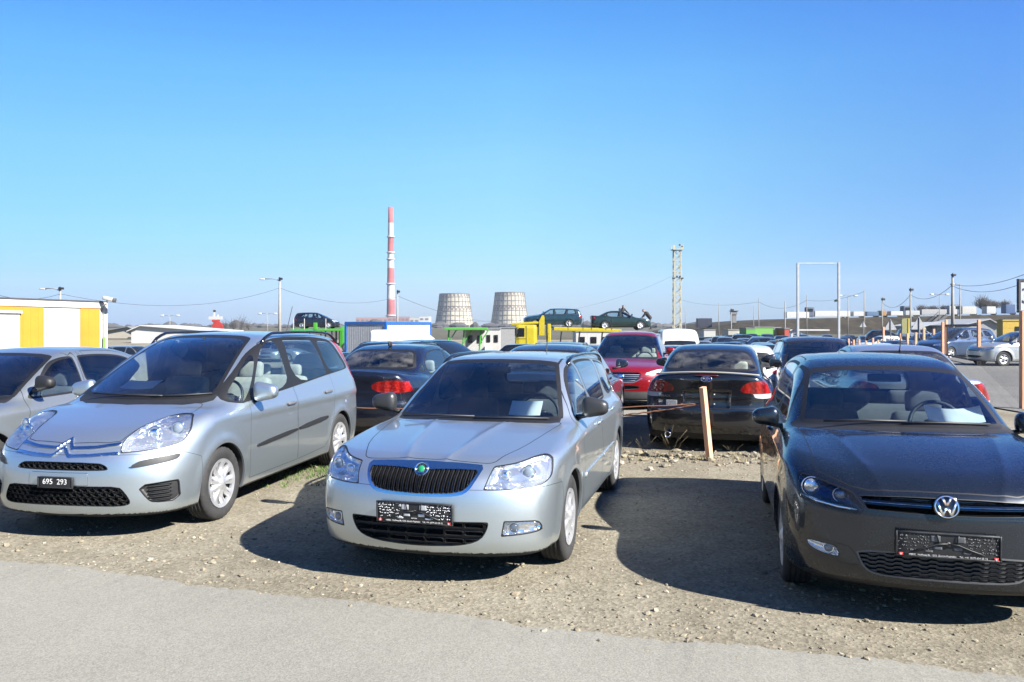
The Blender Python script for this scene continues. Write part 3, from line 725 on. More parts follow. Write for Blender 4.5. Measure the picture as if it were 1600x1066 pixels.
P_HATCH = dict(W=.841, H=1.52, wb=2.47, r=.30, ra=.333, y0=-.82, y1=3.18, zb=.21, tw=.732, tyw=.185, rim=.195, wheel='five', flare=.012,
    yf=[(.16, -.70), (.22, -.75), (.32, -.785), (.5, -.80), (.62, -.80), (.70, -.785), (.77, -.745), (.84, -.66), (.94, -.45)],
    top=[(-.85, .755), (-.7, .825), (-.5, .885), (-.2, .955), (.1, 1.0), (.4, 1.02), (1, 1.02), (3.2, 1.02)],
    crown=[(-.9, .045), (-.3, .042), (.2, .042), (1, .042), (3.6, .05)],
    sec=[(.15, .77), (.25, .815), (.4, .835), (.6, .841), (.78, .832), (.9, .812), (1.0, .77)],
    plan=[(-.85, .08), (-.45, .025), (0, 0), (1.3, 0), (2.4, 0), (2.8, .03), (3.15, .09)],
    yr=[(.2, 3.05), (.4, 3.13), (.7, 3.15), (.95, 3.12)], nose=(.19, .20),
    yws=[(.85, -.06), (1.0, .20), (1.15, .46), (1.3, .77), (1.4, 1.0), (1.48, 1.2)], wc=.28,
    roof=[(.7, 1.35), (1.0, 1.425), (1.3, 1.468), (1.7, 1.49), (2.1, 1.485), (2.6, 1.455), (3.0, 1.40)], rcr=.07,
    yrw=[(.95, 3.10), (1.1, 3.02), (1.3, 2.88), (1.42, 2.78)],
    gw=[(.9, .775), (1.0, .745), (1.2, .675), (1.35, .615), (1.47, .565)], gpl=[(.1, .05), (.7, 0), (2.2, 0), (2.6, .02), (3.0, .06)],
    wsy=.05, wsz=.95, rwz=.95, dash=(.55, 1.0), seat=(1.02, .42), frit=.03)

_rx = cs([(-.75, .13), (-.69, .141), (-.44, .202), (-.08, .242), (.29, .295), (.4, .31)], .05)
P_WAGON['extra'] = lambda x, y, z: .011 * np.exp(-(np.abs(x - _rx(y)) / .035)**1.4) * np.clip((y + .80) / .12, 0, 1) * np.clip((.42 - y) / .25, 0, 1) * (z > .6)
_px = cs([(-.75, .30), (-.4, .40), (0, .47), (.3, .52)], .05)
P_HATCH['extra'] = lambda x, y, z: .009 * np.exp(-(np.abs(x - _px(y)) / .04)**1.4) * np.clip((y + .78) / .2, 0, 1) * np.clip((.36 - y) / .25, 0, 1) * (z > .6)
P_MPV['crease'] = ((.90, .006, .05),); P_HATCH['crease'] = ((.85, .010, .03), (.33, .008, .03))

P_HATCH['k'] = dict(side=.075, nose=.06); P_WAGON['k'] = dict(side=.085, nose=.065)
def hero_wagon(ms):
    P = P_WAGON; S = car_shell(P, .018); M = mats(); B = paint('silver_paint', (.52, .585, .62), .90, .36, .05, (.30, .30, .29)); fr = lambda x, y, z, a, b, c: (y < -.1) & (b < .15)
    lamp = smooth_poly([(.440, .650, 1), (.462, .728), (.476, .788, 1), (.582, .800), (.641, .812), (.711, .836), (.775, .842), (.812, .822), (.825, .795), (.836, .730), (.822, .688), (.775, .660), (.628, .650)], 1)
    opening(S, 'f', lamp, 'headlight', .007, 'gap', 'body', lambda x, y, z, a, b, c: (y < 0) & (x > .3), 'lamp')
    chrome = smooth_poly([(-.2, .809, 1), (.05, .810), (.24, .805), (.396, .795, 1), (.412, .774, 1), (.396, .728), (.352, .648), (.30, .618), (.2, .606), (-.2, .603, 1)], 1)
    slat = smooth_poly([(-.2, .738, 1), (.018, .738), (.032, .752), (.055, .768), (.228, .772), (.376, .768, 1), (.386, .755), (.372, .728), (.334, .664), (.30, .642), (.2, .626), (-.2, .619, 1)], 1)
    S.poly('f', chrome, 'grille_frame', 'body', fr, 'frame')
    S.poly('f', slat, 'grille_back', 'grille_frame', fr, 'slat')
    bars(S, 'grille_slat', 'grille_back', lambda x, y, z, *a: np.abs(((x + .06 * (.77 - z) * np.sign(x)) / .033) % 1 - .5) * .033 - .0075)
    low = smooth_poly([(-.2, .452, 1), (.275, .452), (.470, .452), (.484, .446), (.474, .397), (.435, .335), (.35, .30), (.2, .283), (-.2, .274, 1)], 1)
    opening(S, 'f', low, 'intake_back', .006, 'gap', 'body', fr, 'low')
    bars(S, 'intake_bar', 'intake_back', lambda x, y, z, *a: np.minimum(np.abs(((z + .04 * x * x - .015) / .052) % 1 - .5) * .052 - .012, np.abs((x / .13) % 1 - .5) * .13 - .006))
    fog = smooth_poly([(.575, .456, 1), (.74, .448), (.775, .438), (.792, .408), (.797, .368), (.709, .358), (.556, .352, 1)], 1)
    opening(S, 'f', fog, 'fog_lamp', .008, 'gap', 'body', lambda x, y, z, a, b, c: (y < -.3), 'fog')
    hood = smooth_poly([(-.3, -.705, 1), (.24, -.700), (.41, -.690), (.474, -.664), (.50, -.60), (.596, -.334), (.655, .025), (.712, .43), (.69, .45), (.60, .36), (.3, .27), (-.3, .245, 1)], 1)
    panel(S, 't', hood, 'hood', .006, 'body', lambda x, y, z, a, b, c: z > .72)
    S.poly('t', [(-.3, .22), (.3, .25), (.6, .33), (.69, .40), (.69, .50), (.55, .58), (-.3, .50)], 'cowl', 'body', lambda x, y, z, a, b, c: (z > .88) & (z < 1.02))
    panel(S, 'S', [(-1.2, .10), (-.33, .10), (-.33, .30), (-.33, .64), (-.5, .655), (-1.2, .655)], 'bumper', .003, 'body', lambda x, y, z, a, b, c: y < -.1)
    panel(S, 's', smooth_poly([(.53, .27, 1), (.50, .60), (.53, .88), (.60, .975), (.80, 1.17), (1.08, 1.355), (1.28, 1.412), (1.44, 1.425), (1.485, 1.39), (1.485, .95), (1.485, .27, 1)], 1), 'door_front', .006)
    panel(S, 's', smooth_poly([(1.49, .27, 1), (1.49, .95), (1.49, 1.39), (1.52, 1.425), (1.9, 1.435), (2.38, 1.42), (2.475, 1.39), (2.475, 1.30), (2.385, 1.0), (2.34, .75), (2.21, .50), (2.15, .27, 1)], 1), 'door_rear', .004)
    S.poly('s', [(.54, .505), (.56, .548), (1.475, .556), (1.475, .514)], 'strip_front', 'door_front'); S.poly('s', [(1.50, .515), (1.50, .556), (2.2, .563), (2.17, .522)], 'strip_rear', 'door_rear')
    S.poly('r', smooth_poly([(.55, .98), (.80, .98), (.83, .80), (.80, .66), (.60, .68)], 2), 'tail_lamp', 'body', lambda x, y, z, a, b, c: y > 3.2)
    panel(S, 'S', [(3.2, .2), (4, .2), (4, .62), (3.2, .62)], 'rear_bumper', .003, 'body', lambda x, y, z, a, b, c: y > 3.1)
    root = empty('parked_car', (-.40, 6.12, 0), -.261, 'silver estate car with black mirrors, slatted grille and green round badge', 'car', 'cars parked in the gravel front row')
    X = {'headlight': ('headlight', M['lens'], 'two', None, None), 'grille_frame': ('grille', M['chr'], 'both', None, None), 'grille_back': ('grille_mesh', M['pan'], 'both', 'grille_frame', ramp_push(S, 'slat', .05)),
         'grille_slat': ('grille_slats', M['gloss'], 'both', 'grille_frame', ramp_push(S, 'slat', .012)), 'intake_back': ('lower_intake', M['pan'], 'both', 'bumper', ramp_push(S, 'low', .07)), 'intake_bar': ('intake_bars', M['blk'], 'both', 'bumper', ramp_push(S, 'low', .02)),
         'fog_lamp': ('fog_lamp', M['lens'], 'two', 'bumper', None), 'strip_front': ('side_molding', B, 'two', 'door_front', flat_push(.012, 0, 0)), 'strip_rear': ('side_molding', B, 'two', 'door_rear', flat_push(.012, 0, 0)),
         'tail_lamp': ('tail_lamp', M['red'], 'two', None, None)}
    O = emit(S, P, root, B, X, ms, rails=(1.28, 3.3, .585, .06, M['gloss']), mirror=(.935, .70, 1.055, mat('mirror_black', (.03, .031, .033), .38), 1.05), handles=[('door_front', 1.36, .86, B), ('door_rear', 2.28, .89, B)])
    for lab, key in (('headlight', 'lamp'), ('fog_lamp', 'fog')):
        D, T = S.get(lab)
        for i, md in enumerate('rl'): out_part('reflector', D, T, M['bowl'], O[lab][i], md, ramp_push(S, key, .055 if key == 'lamp' else .03, 1.6))
    lamp_unit(S, root, O['headlight'], .695, .745, .043); lamp_unit(S, root, O['headlight'], .56, .73, .034, .035, .16, M['chr'])
    lamp_unit(S, root, O['fog_lamp'], .63, .405, .032, .02); 
    b = MB(); a = np.linspace(0, 2 * math.pi, 33)
    V, F = lathe([(0.001, .013), (.033, .012), (.0375, .008), (.0375, 0)], 32); b.add(V, F, 1); V, F = lathe([(.0375, .004), (.041, .014), (.049, .012), (.052, 0)], 32); b.add(V, F, 0)
    V, F = lathe([(0.001, .0150), (.021, .0142), (.023, .012)], 24); b.add(V, F, 2)
    for k in range(16): b.box((.0275 * math.cos(k * .393), .0275 * math.sin(k * .393), .0135), (.004, .004, .0015), 0, (0, 0, k * .393))
    e = b.build('badge', [M['chr'], M['gloss'], mat('badge_green', (.02, .30, .12), .3)], O['grille_frame'][0], True); p, n = S.at('f', 0.02, .765); e.location = (0, -.792, .763); e.rotation_euler = (R(62), 0, 0)
    plate_holder(root, 0, -.925, .500, .535, .142, .04, [('MERC.  Hoffweg 8b, 1233, Zurich-Flughafen    Tel.: +41 (0)79 634 28 12', 0, -.055, .0135, 'CENTER'), ('AUTOEX', 0, -.034, .010, 'CENTER')], 3)
    ps = [(-.58, .975), (-.3, .985), (0.02, .985)]; wiper(root, ps, S); wiper(root, [(.02, .975), (.3, .98), (.6, .972)], S)
    p, n = S.at('t', 0.0, 3.05); b = MB(); b.tube([(0, 3.05, p[2] - .005), (0, 3.08, p[2] + .04), (0, 3.16, p[2] + .22)], [.014, .006, .003], 6); b.build('antenna', M['blk'], root, True)
    return root, S
def hero_mpv(ms):
    P = P_MPV; S = None; M = mats(); B = paint('silver_blue_paint', (.49, .555, .595), .90, .36, .05, trim=(.38, .37, .34))
    P['ws'] = smooth_poly([(-.3, 1.045, 1), (.35, 1.05), (.58, 1.06), (.665, 1.075), (.675, 1.10), (.615, 1.30), (.54, 1.50), (.505, 1.57), (.46, 1.60), (.3, 1.622), (-.3, 1.632, 1)], 1)
    P['rw'] = smooth_poly([(-.3, 1.12, 1), (.6, 1.12), (.70, 1.14), (.60, 1.50), (.5, 1.55), (-.3, 1.56, 1)], 2)
    P['win'] = []
    S = car_shell(P, .018)
    fr = lambda x, y, z, a, b, c: (y < -.1) & (b < .15); up = lambda x, y, z, a, b, c: z > .9
    glassh = smooth_poly([(.17, 1.035), (.42, .985), (.55, 1.0), (1.5, 1.055), (2.55, 1.135), (3.22, 1.165), (3.30, 1.19), (3.17, 1.36), (3.0, 1.53), (2.9, 1.56), (2.4, 1.595), (1.7, 1.60), (1.3, 1.565), (1.0, 1.475), (.6, 1.27)], 2)
    S.poly('s', glassh, 'rubber', 'body', up)
    for nm, pts in (('window_quarter', [(.26, 1.045), (.42, 1.0), (.53, 1.025), (.78, 1.245), (.98, 1.43), (.92, 1.42), (.6, 1.245)]), ('window_front', [(.63, 1.02), (1.46, 1.07), (1.49, 1.33), (1.47, 1.55), (1.42, 1.565), (1.15, 1.50), (.88, 1.30)]),
                    ('window_rear', [(1.62, 1.085), (2.46, 1.14), (2.52, 1.16), (2.47, 1.40), (2.40, 1.55), (2.34, 1.572), (1.72, 1.575), (1.67, 1.55)]), ('window_side', [(2.60, 1.15), (3.20, 1.175), (3.22, 1.20), (3.08, 1.37), (2.97, 1.49), (2.90, 1.52), (2.53, 1.55), (2.55, 1.42)])):
        S.poly('s', smooth_poly(pts, 2), nm, 'rubber', up)
    lamp = smooth_poly([(.470, .700, 1), (.436, .790), (.464, .880), (.534, .940), (.60, .958), (.656, .962), (.725, .957), (.775, .93), (.825, .86), (.832, .800), (.826, .752), (.74, .724), (.653, .712)], 1)
    opening(S, 'f', lamp, 'headlight', .007, 'gap', 'body', lambda x, y, z, a, b, c: (y < .05) & (x > .3), 'lamp')
    for nm, pts in (('chev_up', [(-.07, .738), (0, .803), (.072, .738), (.265, .745), (.444, .770)]), ('chev_low', [(-.075, .680), (0, .744), (.078, .681), (.263, .688), (.462, .703)])):
        S.poly('f', ribbon(pts, .021), nm, 'body', fr)
    gu = smooth_poly([(-.2, .638, 1), (.32, .634), (.385, .612), (.41, .585), (.40, .573), (.3, .570), (-.2, .572, 1)], 1)
    gl = smooth_poly([(-.2, .455, 1), (.27, .450), (.49, .446), (.53, .40), (.565, .335), (.565, .298), (.50, .282), (.3, .288), (-.2, .293, 1)], 1)
    opening(S, 'f', gu, 'upper_back', .005, 'gap', 'body', fr, 'up'); opening(S, 'f', gl, 'lower_back', .005, 'gap', 'body', fr, 'low')
    def hexa(x, y, z, *a):
        p = .058; zz = z / .036; row = np.floor(zz); u = np.abs(((x / p + .5 * (row % 2)) % 1) - .5) * p; v = np.abs(zz % 1 - .5) * .036
        return -smax(u + v * .5 - .024, v - .0135, .004)
    bars(S, 'upper_bar', 'upper_back', hexa); bars(S, 'lower_bar', 'lower_back', hexa)
    panel(S, 'f', [(-.3, .556), (.259, .556), (.262, .455), (-.3, .455)], 'plate_panel', .003, 'body', fr)
    fog = smooth_poly([(.605, .448), (.835, .470), (.840, .455), (.842, .290), (.704, .296), (.672, .326)], 1)
    opening(S, 'f', fog, 'fog_blank', .005, 'gap', 'body', lambda x, y, z, a, b, c: y < -.3, 'fog')
    bars(S, 'fog_rib', 'fog_blank', lambda x, y, z, *a: np.maximum(np.abs((z / .03) % 1 - .5) * .03 - .006, np.maximum(.68 - x, x - .80)))
    S.poly('f', smooth_poly([(.540, .583), (.580, .618), (.63, .645), (.832, .678), (.834, .668), (.830, .628), (.68, .600)], 1), 'bump_strip', 'body', lambda x, y, z, a, b, c: y < -.3)
    hood = smooth_poly([(-.3, -.835, 1), (.08, -.80), (.42, -.755), (.44, -.66), (.5, -.40), (.62, -.20), (.71, -.17), (.66, .08), (.61, .13), (.45, .0), (-.3, -.10, 1)], 1)
    panel(S, 't', hood, 'hood', .006, 'body', lambda x, y, z, a, b, c: z > .75)
    S.poly('t', [(-.3, -.12), (.45, -.02), (.61, .10), (.69, .20), (.69, .34), (.5, .30), (-.3, .20)], 'cowl', 'body', lambda x, y, z, a, b, c: (z > .93) & (z < 1.11))
    panel(S, 'S', [(-1.2, .08), (-.34, .08), (-.34, .35), (-.345, .62), (-.52, .685), (-.78, .69), (-1.2, .69)], 'bumper', .003, 'body', lambda x, y, z, a, b, c: y < -.1)
    panel(S, 's', smooth_poly([(.49, .276, 1), (.465, .58), (.52, .97), (.58, 1.02), (.82, 1.265), (1.12, 1.52), (1.42, 1.60), (1.52, 1.60), (1.57, 1.56), (1.55, 1.07), (1.50, .68), (1.525, .282, 1)], 1), 'door_front', .004, ['body'])
    panel(S, 's', smooth_poly([(1.535, .282, 1), (1.51, .68), (1.56, 1.07), (1.58, 1.60), (2.40, 1.61), (2.54, 1.58), (2.60, 1.13), (2.56, .90), (2.50, .70), (2.36, .42), (2.26, .31, 1)], 1), 'door_rear', .004, ['body'])
    S.poly('s', smooth_poly([(.565, .548), (.61, .590), (1.49, .637), (1.50, .595)], 1), 'strip_front', 'door_front'); S.poly('s', smooth_poly([(1.53, .597), (1.52, .639), (2.30, .683), (2.31, .628)], 1), 'strip_rear', 'door_rear')
    S.poly('s', smooth_poly([(3.05, 1.55), (3.16, 1.55), (3.45, 1.30), (3.75, 1.0), (3.75, .80), (3.55, .80), (3.42, 1.0), (3.30, 1.22)], 1), 'tail_lamp', 'body', lambda x, y, z, a, b, c: (y > 3.0) & (a > .3))
    panel(S, 'S', [(3.2, .2), (4, .2), (4, .62), (3.2, .62)], 'rear_bumper', .003, 'body', lambda x, y, z, a, b, c: y > 3.1)
    root = empty('parked_car', (-3.463, 7.27, 0), -.173, 'silver people carrier with chevron badge and huge windscreen', 'car', 'cars parked in the gravel front row')
    X = {'headlight': ('headlight', M['lens'], 'two', None, None), 'chev_up': ('chevron_trim', M['chr'], 'both', None, flat_push(0, -.010, .004)), 'chev_low': ('chevron_trim', M['chr'], 'both', None, flat_push(0, -.010, .004)),
         'upper_back': ('upper_grille', M['pan'], 'both', 'bumper', ramp_push(S, 'up', .05)), 'upper_bar': ('grille_bars', M['blk'], 'both', 'bumper', ramp_push(S, 'up', .016)), 'lower_back': ('lower_grille', M['pan'], 'both', 'bumper', ramp_push(S, 'low', .05)), 'lower_bar': ('grille_bars', M['blk'], 'both', 'bumper', ramp_push(S, 'low', .016)),
         'plate_panel': ('plate_panel', B, 'both', 'bumper', flat_push(0, -.006, 0)), 'fog_blank': ('fog_cover', M['blk'], 'two', 'bumper', ramp_push(S, 'fog', .025)), 'fog_rib': ('fog_cover_ribs', M['blk'], 'two', 'bumper', ramp_push(S, 'fog', .008)),
         'bump_strip': ('bumper_strip', M['blk'], 'two', 'bumper', flat_push(.003, -.006, 0)), 'strip_front': ('rubbing_strip', M['blk'], 'two', 'door_front', flat_push(.014, 0, 0)), 'strip_rear': ('rubbing_strip', M['blk'], 'two', 'door_rear', flat_push(.014, 0, 0)),
         'tail_lamp': ('tail_lamp', M['red'], 'two', None, None), 'window_quarter': ('quarter_window', M['glass'], 'two', None, None)}
    O = emit(S, P, root, B, X, ms, seats='beige', rails=(1.22, 3.25, .625, .085, M['gloss']), mirror=(.985, .64, 1.085, B, 1.15), handles=[('door_front', 1.36, .905, mat('handle_grey', (.12, .12, .13), .4)), ('door_rear', 2.36, .945, MATS.get('handle_grey') or mat('handle_grey', (.12, .12, .13), .4))])
    D, T = S.get('headlight')
    for i, md in enumerate('rl'): out_part('reflector', D, T, M['bowl'], O['headlight'][i], md, ramp_push(S, 'lamp', .07, 1.5, (-.35, 1, -.15)))
    lamp_unit(S, root, O['headlight'], .73, .86, .05, .045); lamp_unit(S, root, O['headlight'], .60, .83, .052, .05, .16, M['chr'])
    plate_holder(root, -.005, -.938, .478, .315, .092, .0, [('695  293', 0, .006, .062, 'CENTER')], 5, False)
    wiper(root, [(-.45, 1.085), (-.1, 1.075), (.25, 1.07)], S); wiper(root, [(.15, 1.065), (.42, 1.075), (.64, 1.085)], S)
    p, n = S.at('t', 0.0, 3.1); b = MB(); b.tube([(0, 3.1, p[2] - .005), (0, 3.14, p[2] + .05), (0, 3.30, p[2] + .36)], [.012, .005, .003], 6); b.build('antenna', M['blk'], root, True)
    return root, S
def vw_badge(b, r):
    V, F = lathe([(0.001, .004), (r, .004), (r * 1.08, 0)], 36); b.add(V, F, 1); V, F = lathe([(r * .87, .004), (r * .89, .010), (r * .97, .010), (r, .004)], 36); b.add(V, F, 0)
    def bar(p, q, w=.17):
        p, q = np.array(p) * r, np.array(q) * r; c = (p + q) / 2; d = q - p; L = np.linalg.norm(d); b.box((c[0], c[1], .0075), (L, w * r, .006), 0, (0, 0, math.atan2(d[1], d[0])))
    for s in (-1, 1):
        bar((s * .36, .80), (s * .03, .12)); bar((s * .76, .44), (s * .36, -.78)); bar((s * .36, -.78), (s * .04, -.06))
def hero_hatch(ms):
    P = P_HATCH; M = mats(); B = paint('graphite_paint', (.0125, .018, .027), .6, .27, .02, (.12, .12, .125))
    P['ws'] = smooth_poly([(-.3, 1.035, 1), (.3, 1.03), (.55, 1.022), (.662, 1.02), (.655, 1.07), (.60, 1.24), (.555, 1.36), (.52, 1.385), (.3, 1.408), (-.3, 1.42, 1)], 1)
    P['rw'] = smooth_poly([(-.3, 1.06, 1), (.5, 1.06), (.62, 1.07), (.54, 1.32), (.45, 1.36), (-.3, 1.37, 1)], 2)
    P['win'] = [('window_front', smooth_poly([(.56, 1.0), (.64, .985), (1.30, 1.005), (1.315, 1.02), (1.31, 1.39), (1.29, 1.405), (1.1, 1.385), (.95, 1.33), (.72, 1.16)], 2)), ('window_rear', smooth_poly([(1.40, 1.01), (2.10, 1.045), (2.20, 1.08), (2.30, 1.20), (2.32, 1.33), (2.26, 1.39), (1.9, 1.42), (1.42, 1.415), (1.38, 1.39)], 2))]
    S = car_shell(P, .018); fr = lambda x, y, z, a, b, c: (y < -.1) & (b < .15)
    lamp = smooth_poly([(.762, .805), (.744, .818), (.691, .817), (.584, .790), (.470, .758, 1), (.405, .668), (.420, .640), (.444, .630), (.539, .640), (.662, .655), (.745, .670), (.765, .70)], 1)
    opening(S, 'f', lamp, 'headlight', .009, 'gap', 'body', lambda x, y, z, a, b, c: (y < -.05) & (x > .3), 'lamp')
    gr = smooth_poly([(-.2, .757, 1), (.20, .753), (.445, .742, 1), (.402, .668, 1), (.2, .664), (-.2, .663, 1)], 0)
    opening(S, 'f', gr, 'grille_back', .004, 'gap', 'body', fr, 'gr')
    bars(S, 'grille_bar', 'grille_back', lambda x, y, z, *a: np.abs(z - .712) - .016); bars(S, 'grille_chrome', 'grille_bar', lambda x, y, z, *a: np.maximum(np.abs(z - .711) - .0024, .055 - x))
    lg = smooth_poly([(-.2, .454, 1), (.2, .448), (.462, .432), (.452, .39), (.42, .325), (.36, .292), (.2, .288), (-.2, .292, 1)], 1)
    S.poly('f', lg, 'lower_frame', 'body', fr); S.poly('f', lg, 'lower_back', 'lower_frame', fr, 'low', off=.010)
    bars(S, 'lower_bar', 'lower_back', lambda x, y, z, *a: np.abs(((z + .0045 * np.clip(np.sin(x / .088 * 6.2832) * 2.5, -1, 1) + .02 * x * x) / .024) % 1 - .5) * .024 - .0086, 2)
    rec = smooth_poly([(.752, .470), (.70, .468), (.50, .448), (.475, .425), (.43, .352), (.45, .335), (.55, .335), (.70, .375), (.755, .42)], 1)
    panel(S, 'f', rec, 'fog_recess', .004, 'body', lambda x, y, z, a, b, c: y < -.2)
    fog = smooth_poly([(.722, .446), (.703, .444), (.575, .440), (.560, .432), (.528, .366), (.62, .371), (.705, .395)], 1)
    opening(S, 'f', fog, 'fog_lamp', .005, 'gap', 'fog_recess', lambda x, y, z, a, b, c: y < -.2, 'fog')
    hood = smooth_poly([(-.3, -.735, 1), (.2, -.728), (.445, -.697), (.60, -.56), (.665, -.48), (.66, -.30), (.662, -.165), (.678, .25), (.685, .365), (.66, .36), (.5, .23), (-.3, .13, 1)], 1)
    panel(S, 't', hood, 'hood', .006, 'body', lambda x, y, z, a, b, c: z > .70)
    S.poly('t', [(-.3, .11), (.5, .21), (.66, .33), (.715, .40), (.72, .50), (.5, .42), (-.3, .34)], 'cowl', 'body', lambda x, y, z, a, b, c: (z > .93) & (z < 1.06))
    S.poly('S', [(-1.2, .05), (-.30, .05), (-.30, .225), (-.55, .25), (-1.2, .262)], 'lip', ['body', 'underbody'], lambda x, y, z, a, b, c: y < -.1)
    panel(S, 'S', [(-1.2, .08), (-.30, .08), (-.30, .60), (-.5, .648), (-1.2, .66)], 'bumper', .003, 'body', lambda x, y, z, a, b, c: y < -.1)
    panel(S, 's', smooth_poly([(.47, .28, 1), (.45, .60), (.47, .92), (.56, 1.02), (.74, 1.20), (.97, 1.375), (1.15, 1.43), (1.31, 1.445), (1.36, 1.41), (1.36, .95), (1.36, .28, 1)], 1), 'door_front', .006)
    panel(S, 's', smooth_poly([(1.365, .28, 1), (1.365, .95), (1.365, 1.41), (1.40, 1.445), (1.9, 1.455), (2.28, 1.43), (2.38, 1.36), (2.36, 1.20), (2.25, 1.0), (2.20, .75), (2.08, .50), (2.02, .28, 1)], 1), 'door_rear', .004)
    S.poly('r', smooth_poly([(.50, .98), (.74, .98), (.79, .85), (.76, .72), (.52, .74)], 2), 'tail_lamp', 'body', lambda x, y, z, a, b, c: y > 2.7)
    root = empty('parked_car', (2.623, 5.22, 0), -.254, 'dark grey hatchback cut off by the picture edge, round chrome badge', 'car', 'cars parked in the gravel front row')
    X = {'headlight': ('headlight', M['lens'], 'two', None, None), 'grille_back': ('grille', M['gloss'], 'both', None, ramp_push(S, 'gr', .04)), 'grille_bar': ('grille_bar', M['gloss'], 'both', 'grille_back', ramp_push(S, 'gr', .010)), 'grille_chrome': ('grille_trim', M['chr'], 'both', 'grille_back', ramp_push(S, 'gr', .006)),
         'lower_frame': ('lower_grille', mat('trim_grey', (.13, .132, .135), .4), 'both', 'bumper', None), 'lower_back': ('grille_mesh', M['pan'], 'both', 'bumper', ramp_push(S, 'low', .045)), 'lower_bar': ('grille_bars', mat('grille_grey', (.065, .065, .066), .45), 'both', 'bumper', ramp_push(S, 'low', .010)),
         'fog_recess': ('fog_surround', B, 'two', 'bumper', None), 'fog_lamp': ('fog_lamp', M['lens'], 'two', 'bumper', None), 'lip': ('lip_spoiler', M['blk'], 'both', 'bumper', None), 'tail_lamp': ('tail_lamp', M['red'], 'two', None, None)}
    O = emit(S, P, root, B, X, ms, mirror=(.888, .62, 1.04, B, .95), handles=[('door_front', 1.23, .885, B), ('door_rear', 2.10, .91, B)])
    drk = mat('lamp_dark', (.03, .045, .085), .15, .85)
    for lab, key in (('headlight', 'lamp'), ('fog_lamp', 'fog')):
        D, T = S.get(lab)
        for i, md in enumerate('rl'): out_part('reflector', D, T, drk if key == 'lamp' else M['bowl'], O[lab][i], md, ramp_push(S, key, .06 if key == 'lamp' else .03, 1.5))
    lamp_unit(S, root, O['headlight'], .678, .745, .060, .045, .06, M['bowl']); lamp_unit(S, root, O['headlight'], .530, .722, .042, .05, .06, mat('lamp_smoke', (.20, .22, .26), .2, .8))
    p0 = [(.735, .690), (.66, .672), (.55, .658), (.45, .652)]
    for i, s in enumerate((1, -1)):
        pts = [S.at('f', x, z)[0] + [0, .016, .006] for x, z in p0]; b = MB(); b.tube([(s * q[0], q[1], q[2]) for q in pts], [.008, .012, .012, .006], 8); b.build('lamp_trim', M['chr'], O['headlight'][i], True)
    lamp_unit(S, root, O['fog_lamp'], .60, .41, .028, .02)
    b = MB(); vw_badge(b, .063); e = b.build('badge', [M['chr'], M['gloss']], O['grille_back'][0], True); e.location = (0, -.795, .716); e.rotation_euler = (R(78), 0, 0)
    plate_holder(root, 0, -.812, .503, .535, .145, .04, [('MERC.  Hoffweg 8b, 1233, Zurich-Flughafen    Tel.: +41 (0)79 634 28 12', 0, -.0565, .0135, 'CENTER')], 8, True, mat('dull_grey', (.10, .105, .11), .5))
    wiper(root, [(-.52, 1.045), (-.25, 1.055), (0.02, 1.055)], S); wiper(root, [(-.02, 1.045), (.25, 1.05), (.56, 1.04)], S)
    return root, S
# ------------------------------------------------------------------ the other cars: one family of bodies
def spec(base, **kw):
    P = dict(base); P.update(kw); return P
def scaled(pts, f=1, o=0, g=1): return [(t * g + o, v * f) for t, v in pts]
P_SEDAN = dict(W=.89, H=1.48, wb=2.70, r=.325, ra=.362, y0=-.95, y1=3.80, zb=.20, tw=.775, tyw=.205, rim=.215, wheel='five', flare=.012,
    yf=[(.16, -.82), (.22, -.88), (.32, -.92), (.5, -.935), (.60, -.925), (.68, -.89), (.75, -.83), (.82, -.72), (.92, -.5)],
    top=[(-.95, .71), (-.8, .775), (-.6, .83), (-.3, .89), (0, .93), (.4, .965), (.9, .97), (2.3, .99), (2.9, 1.06), (3.3, 1.095), (3.55, 1.11), (3.72, 1.118), (3.8, 1.11)],
    crown=[(-.9, .07), (-.3, .08), (.2, .07), (1, .05), (2.6, .05), (3.3, .06), (3.8, .06)],
    sec=[(.15, .80), (.25, .86), (.4, .88), (.62, .89), (.78, .882), (.92, .855), (1.04, .80)],
    plan=[(-.95, .09), (-.5, .03), (0, 0), (1.3, 0), (2.7, 0), (3.3, .03), (3.8, .09)],
    yr=[(.2, 3.62), (.3, 3.73), (.45, 3.78), (.62, 3.785), (.66, 3.765), (.8, 3.755), (.95, 3.765), (1.04, 3.775), (1.1, 3.76)], nose=(.20, .20), tail=(.13, .15),
    yws=[(.80, -.05), (.95, .27), (1.1, .55), (1.25, .85), (1.38, 1.14), (1.46, 1.36)], wc=.30,
    roof=[(.7, 1.35), (1.0, 1.41), (1.3, 1.448), (1.7, 1.468), (2.1, 1.465), (2.5, 1.44), (2.8, 1.40), (3.1, 1.30)], rcr=.07,
    yrw=[(.95, 3.42), (1.05, 3.22), (1.18, 2.98), (1.3, 2.74), (1.38, 2.56), (1.46, 2.34)], rrn=.5, rwc=.22,
    gw=[(.9, .80), (1.0, .765), (1.2, .69), (1.35, .625), (1.45, .575)], gpl=[(.2, .05), (.8, .0), (2.3, 0), (2.8, .03), (3.4, .10)],
    wsy=.1, wsz=.9, rwz=.98, dash=(.62, .95), seat=(1.18, .40), frit=.03)
P_SEDAN['ws'] = smooth_poly([(-.3, .96, 1), (.3, .96), (.55, .955), (.70, .96), (.685, 1.02), (.60, 1.24), (.54, 1.36), (.50, 1.385), (.3, 1.408), (-.3, 1.415, 1)], 1)
P_SEDAN['rw'] = smooth_poly([(-.3, 1.112, 1), (.55, 1.108), (.665, 1.125), (.655, 1.16), (.56, 1.33), (.51, 1.375), (.4, 1.395), (-.3, 1.40, 1)], 1)
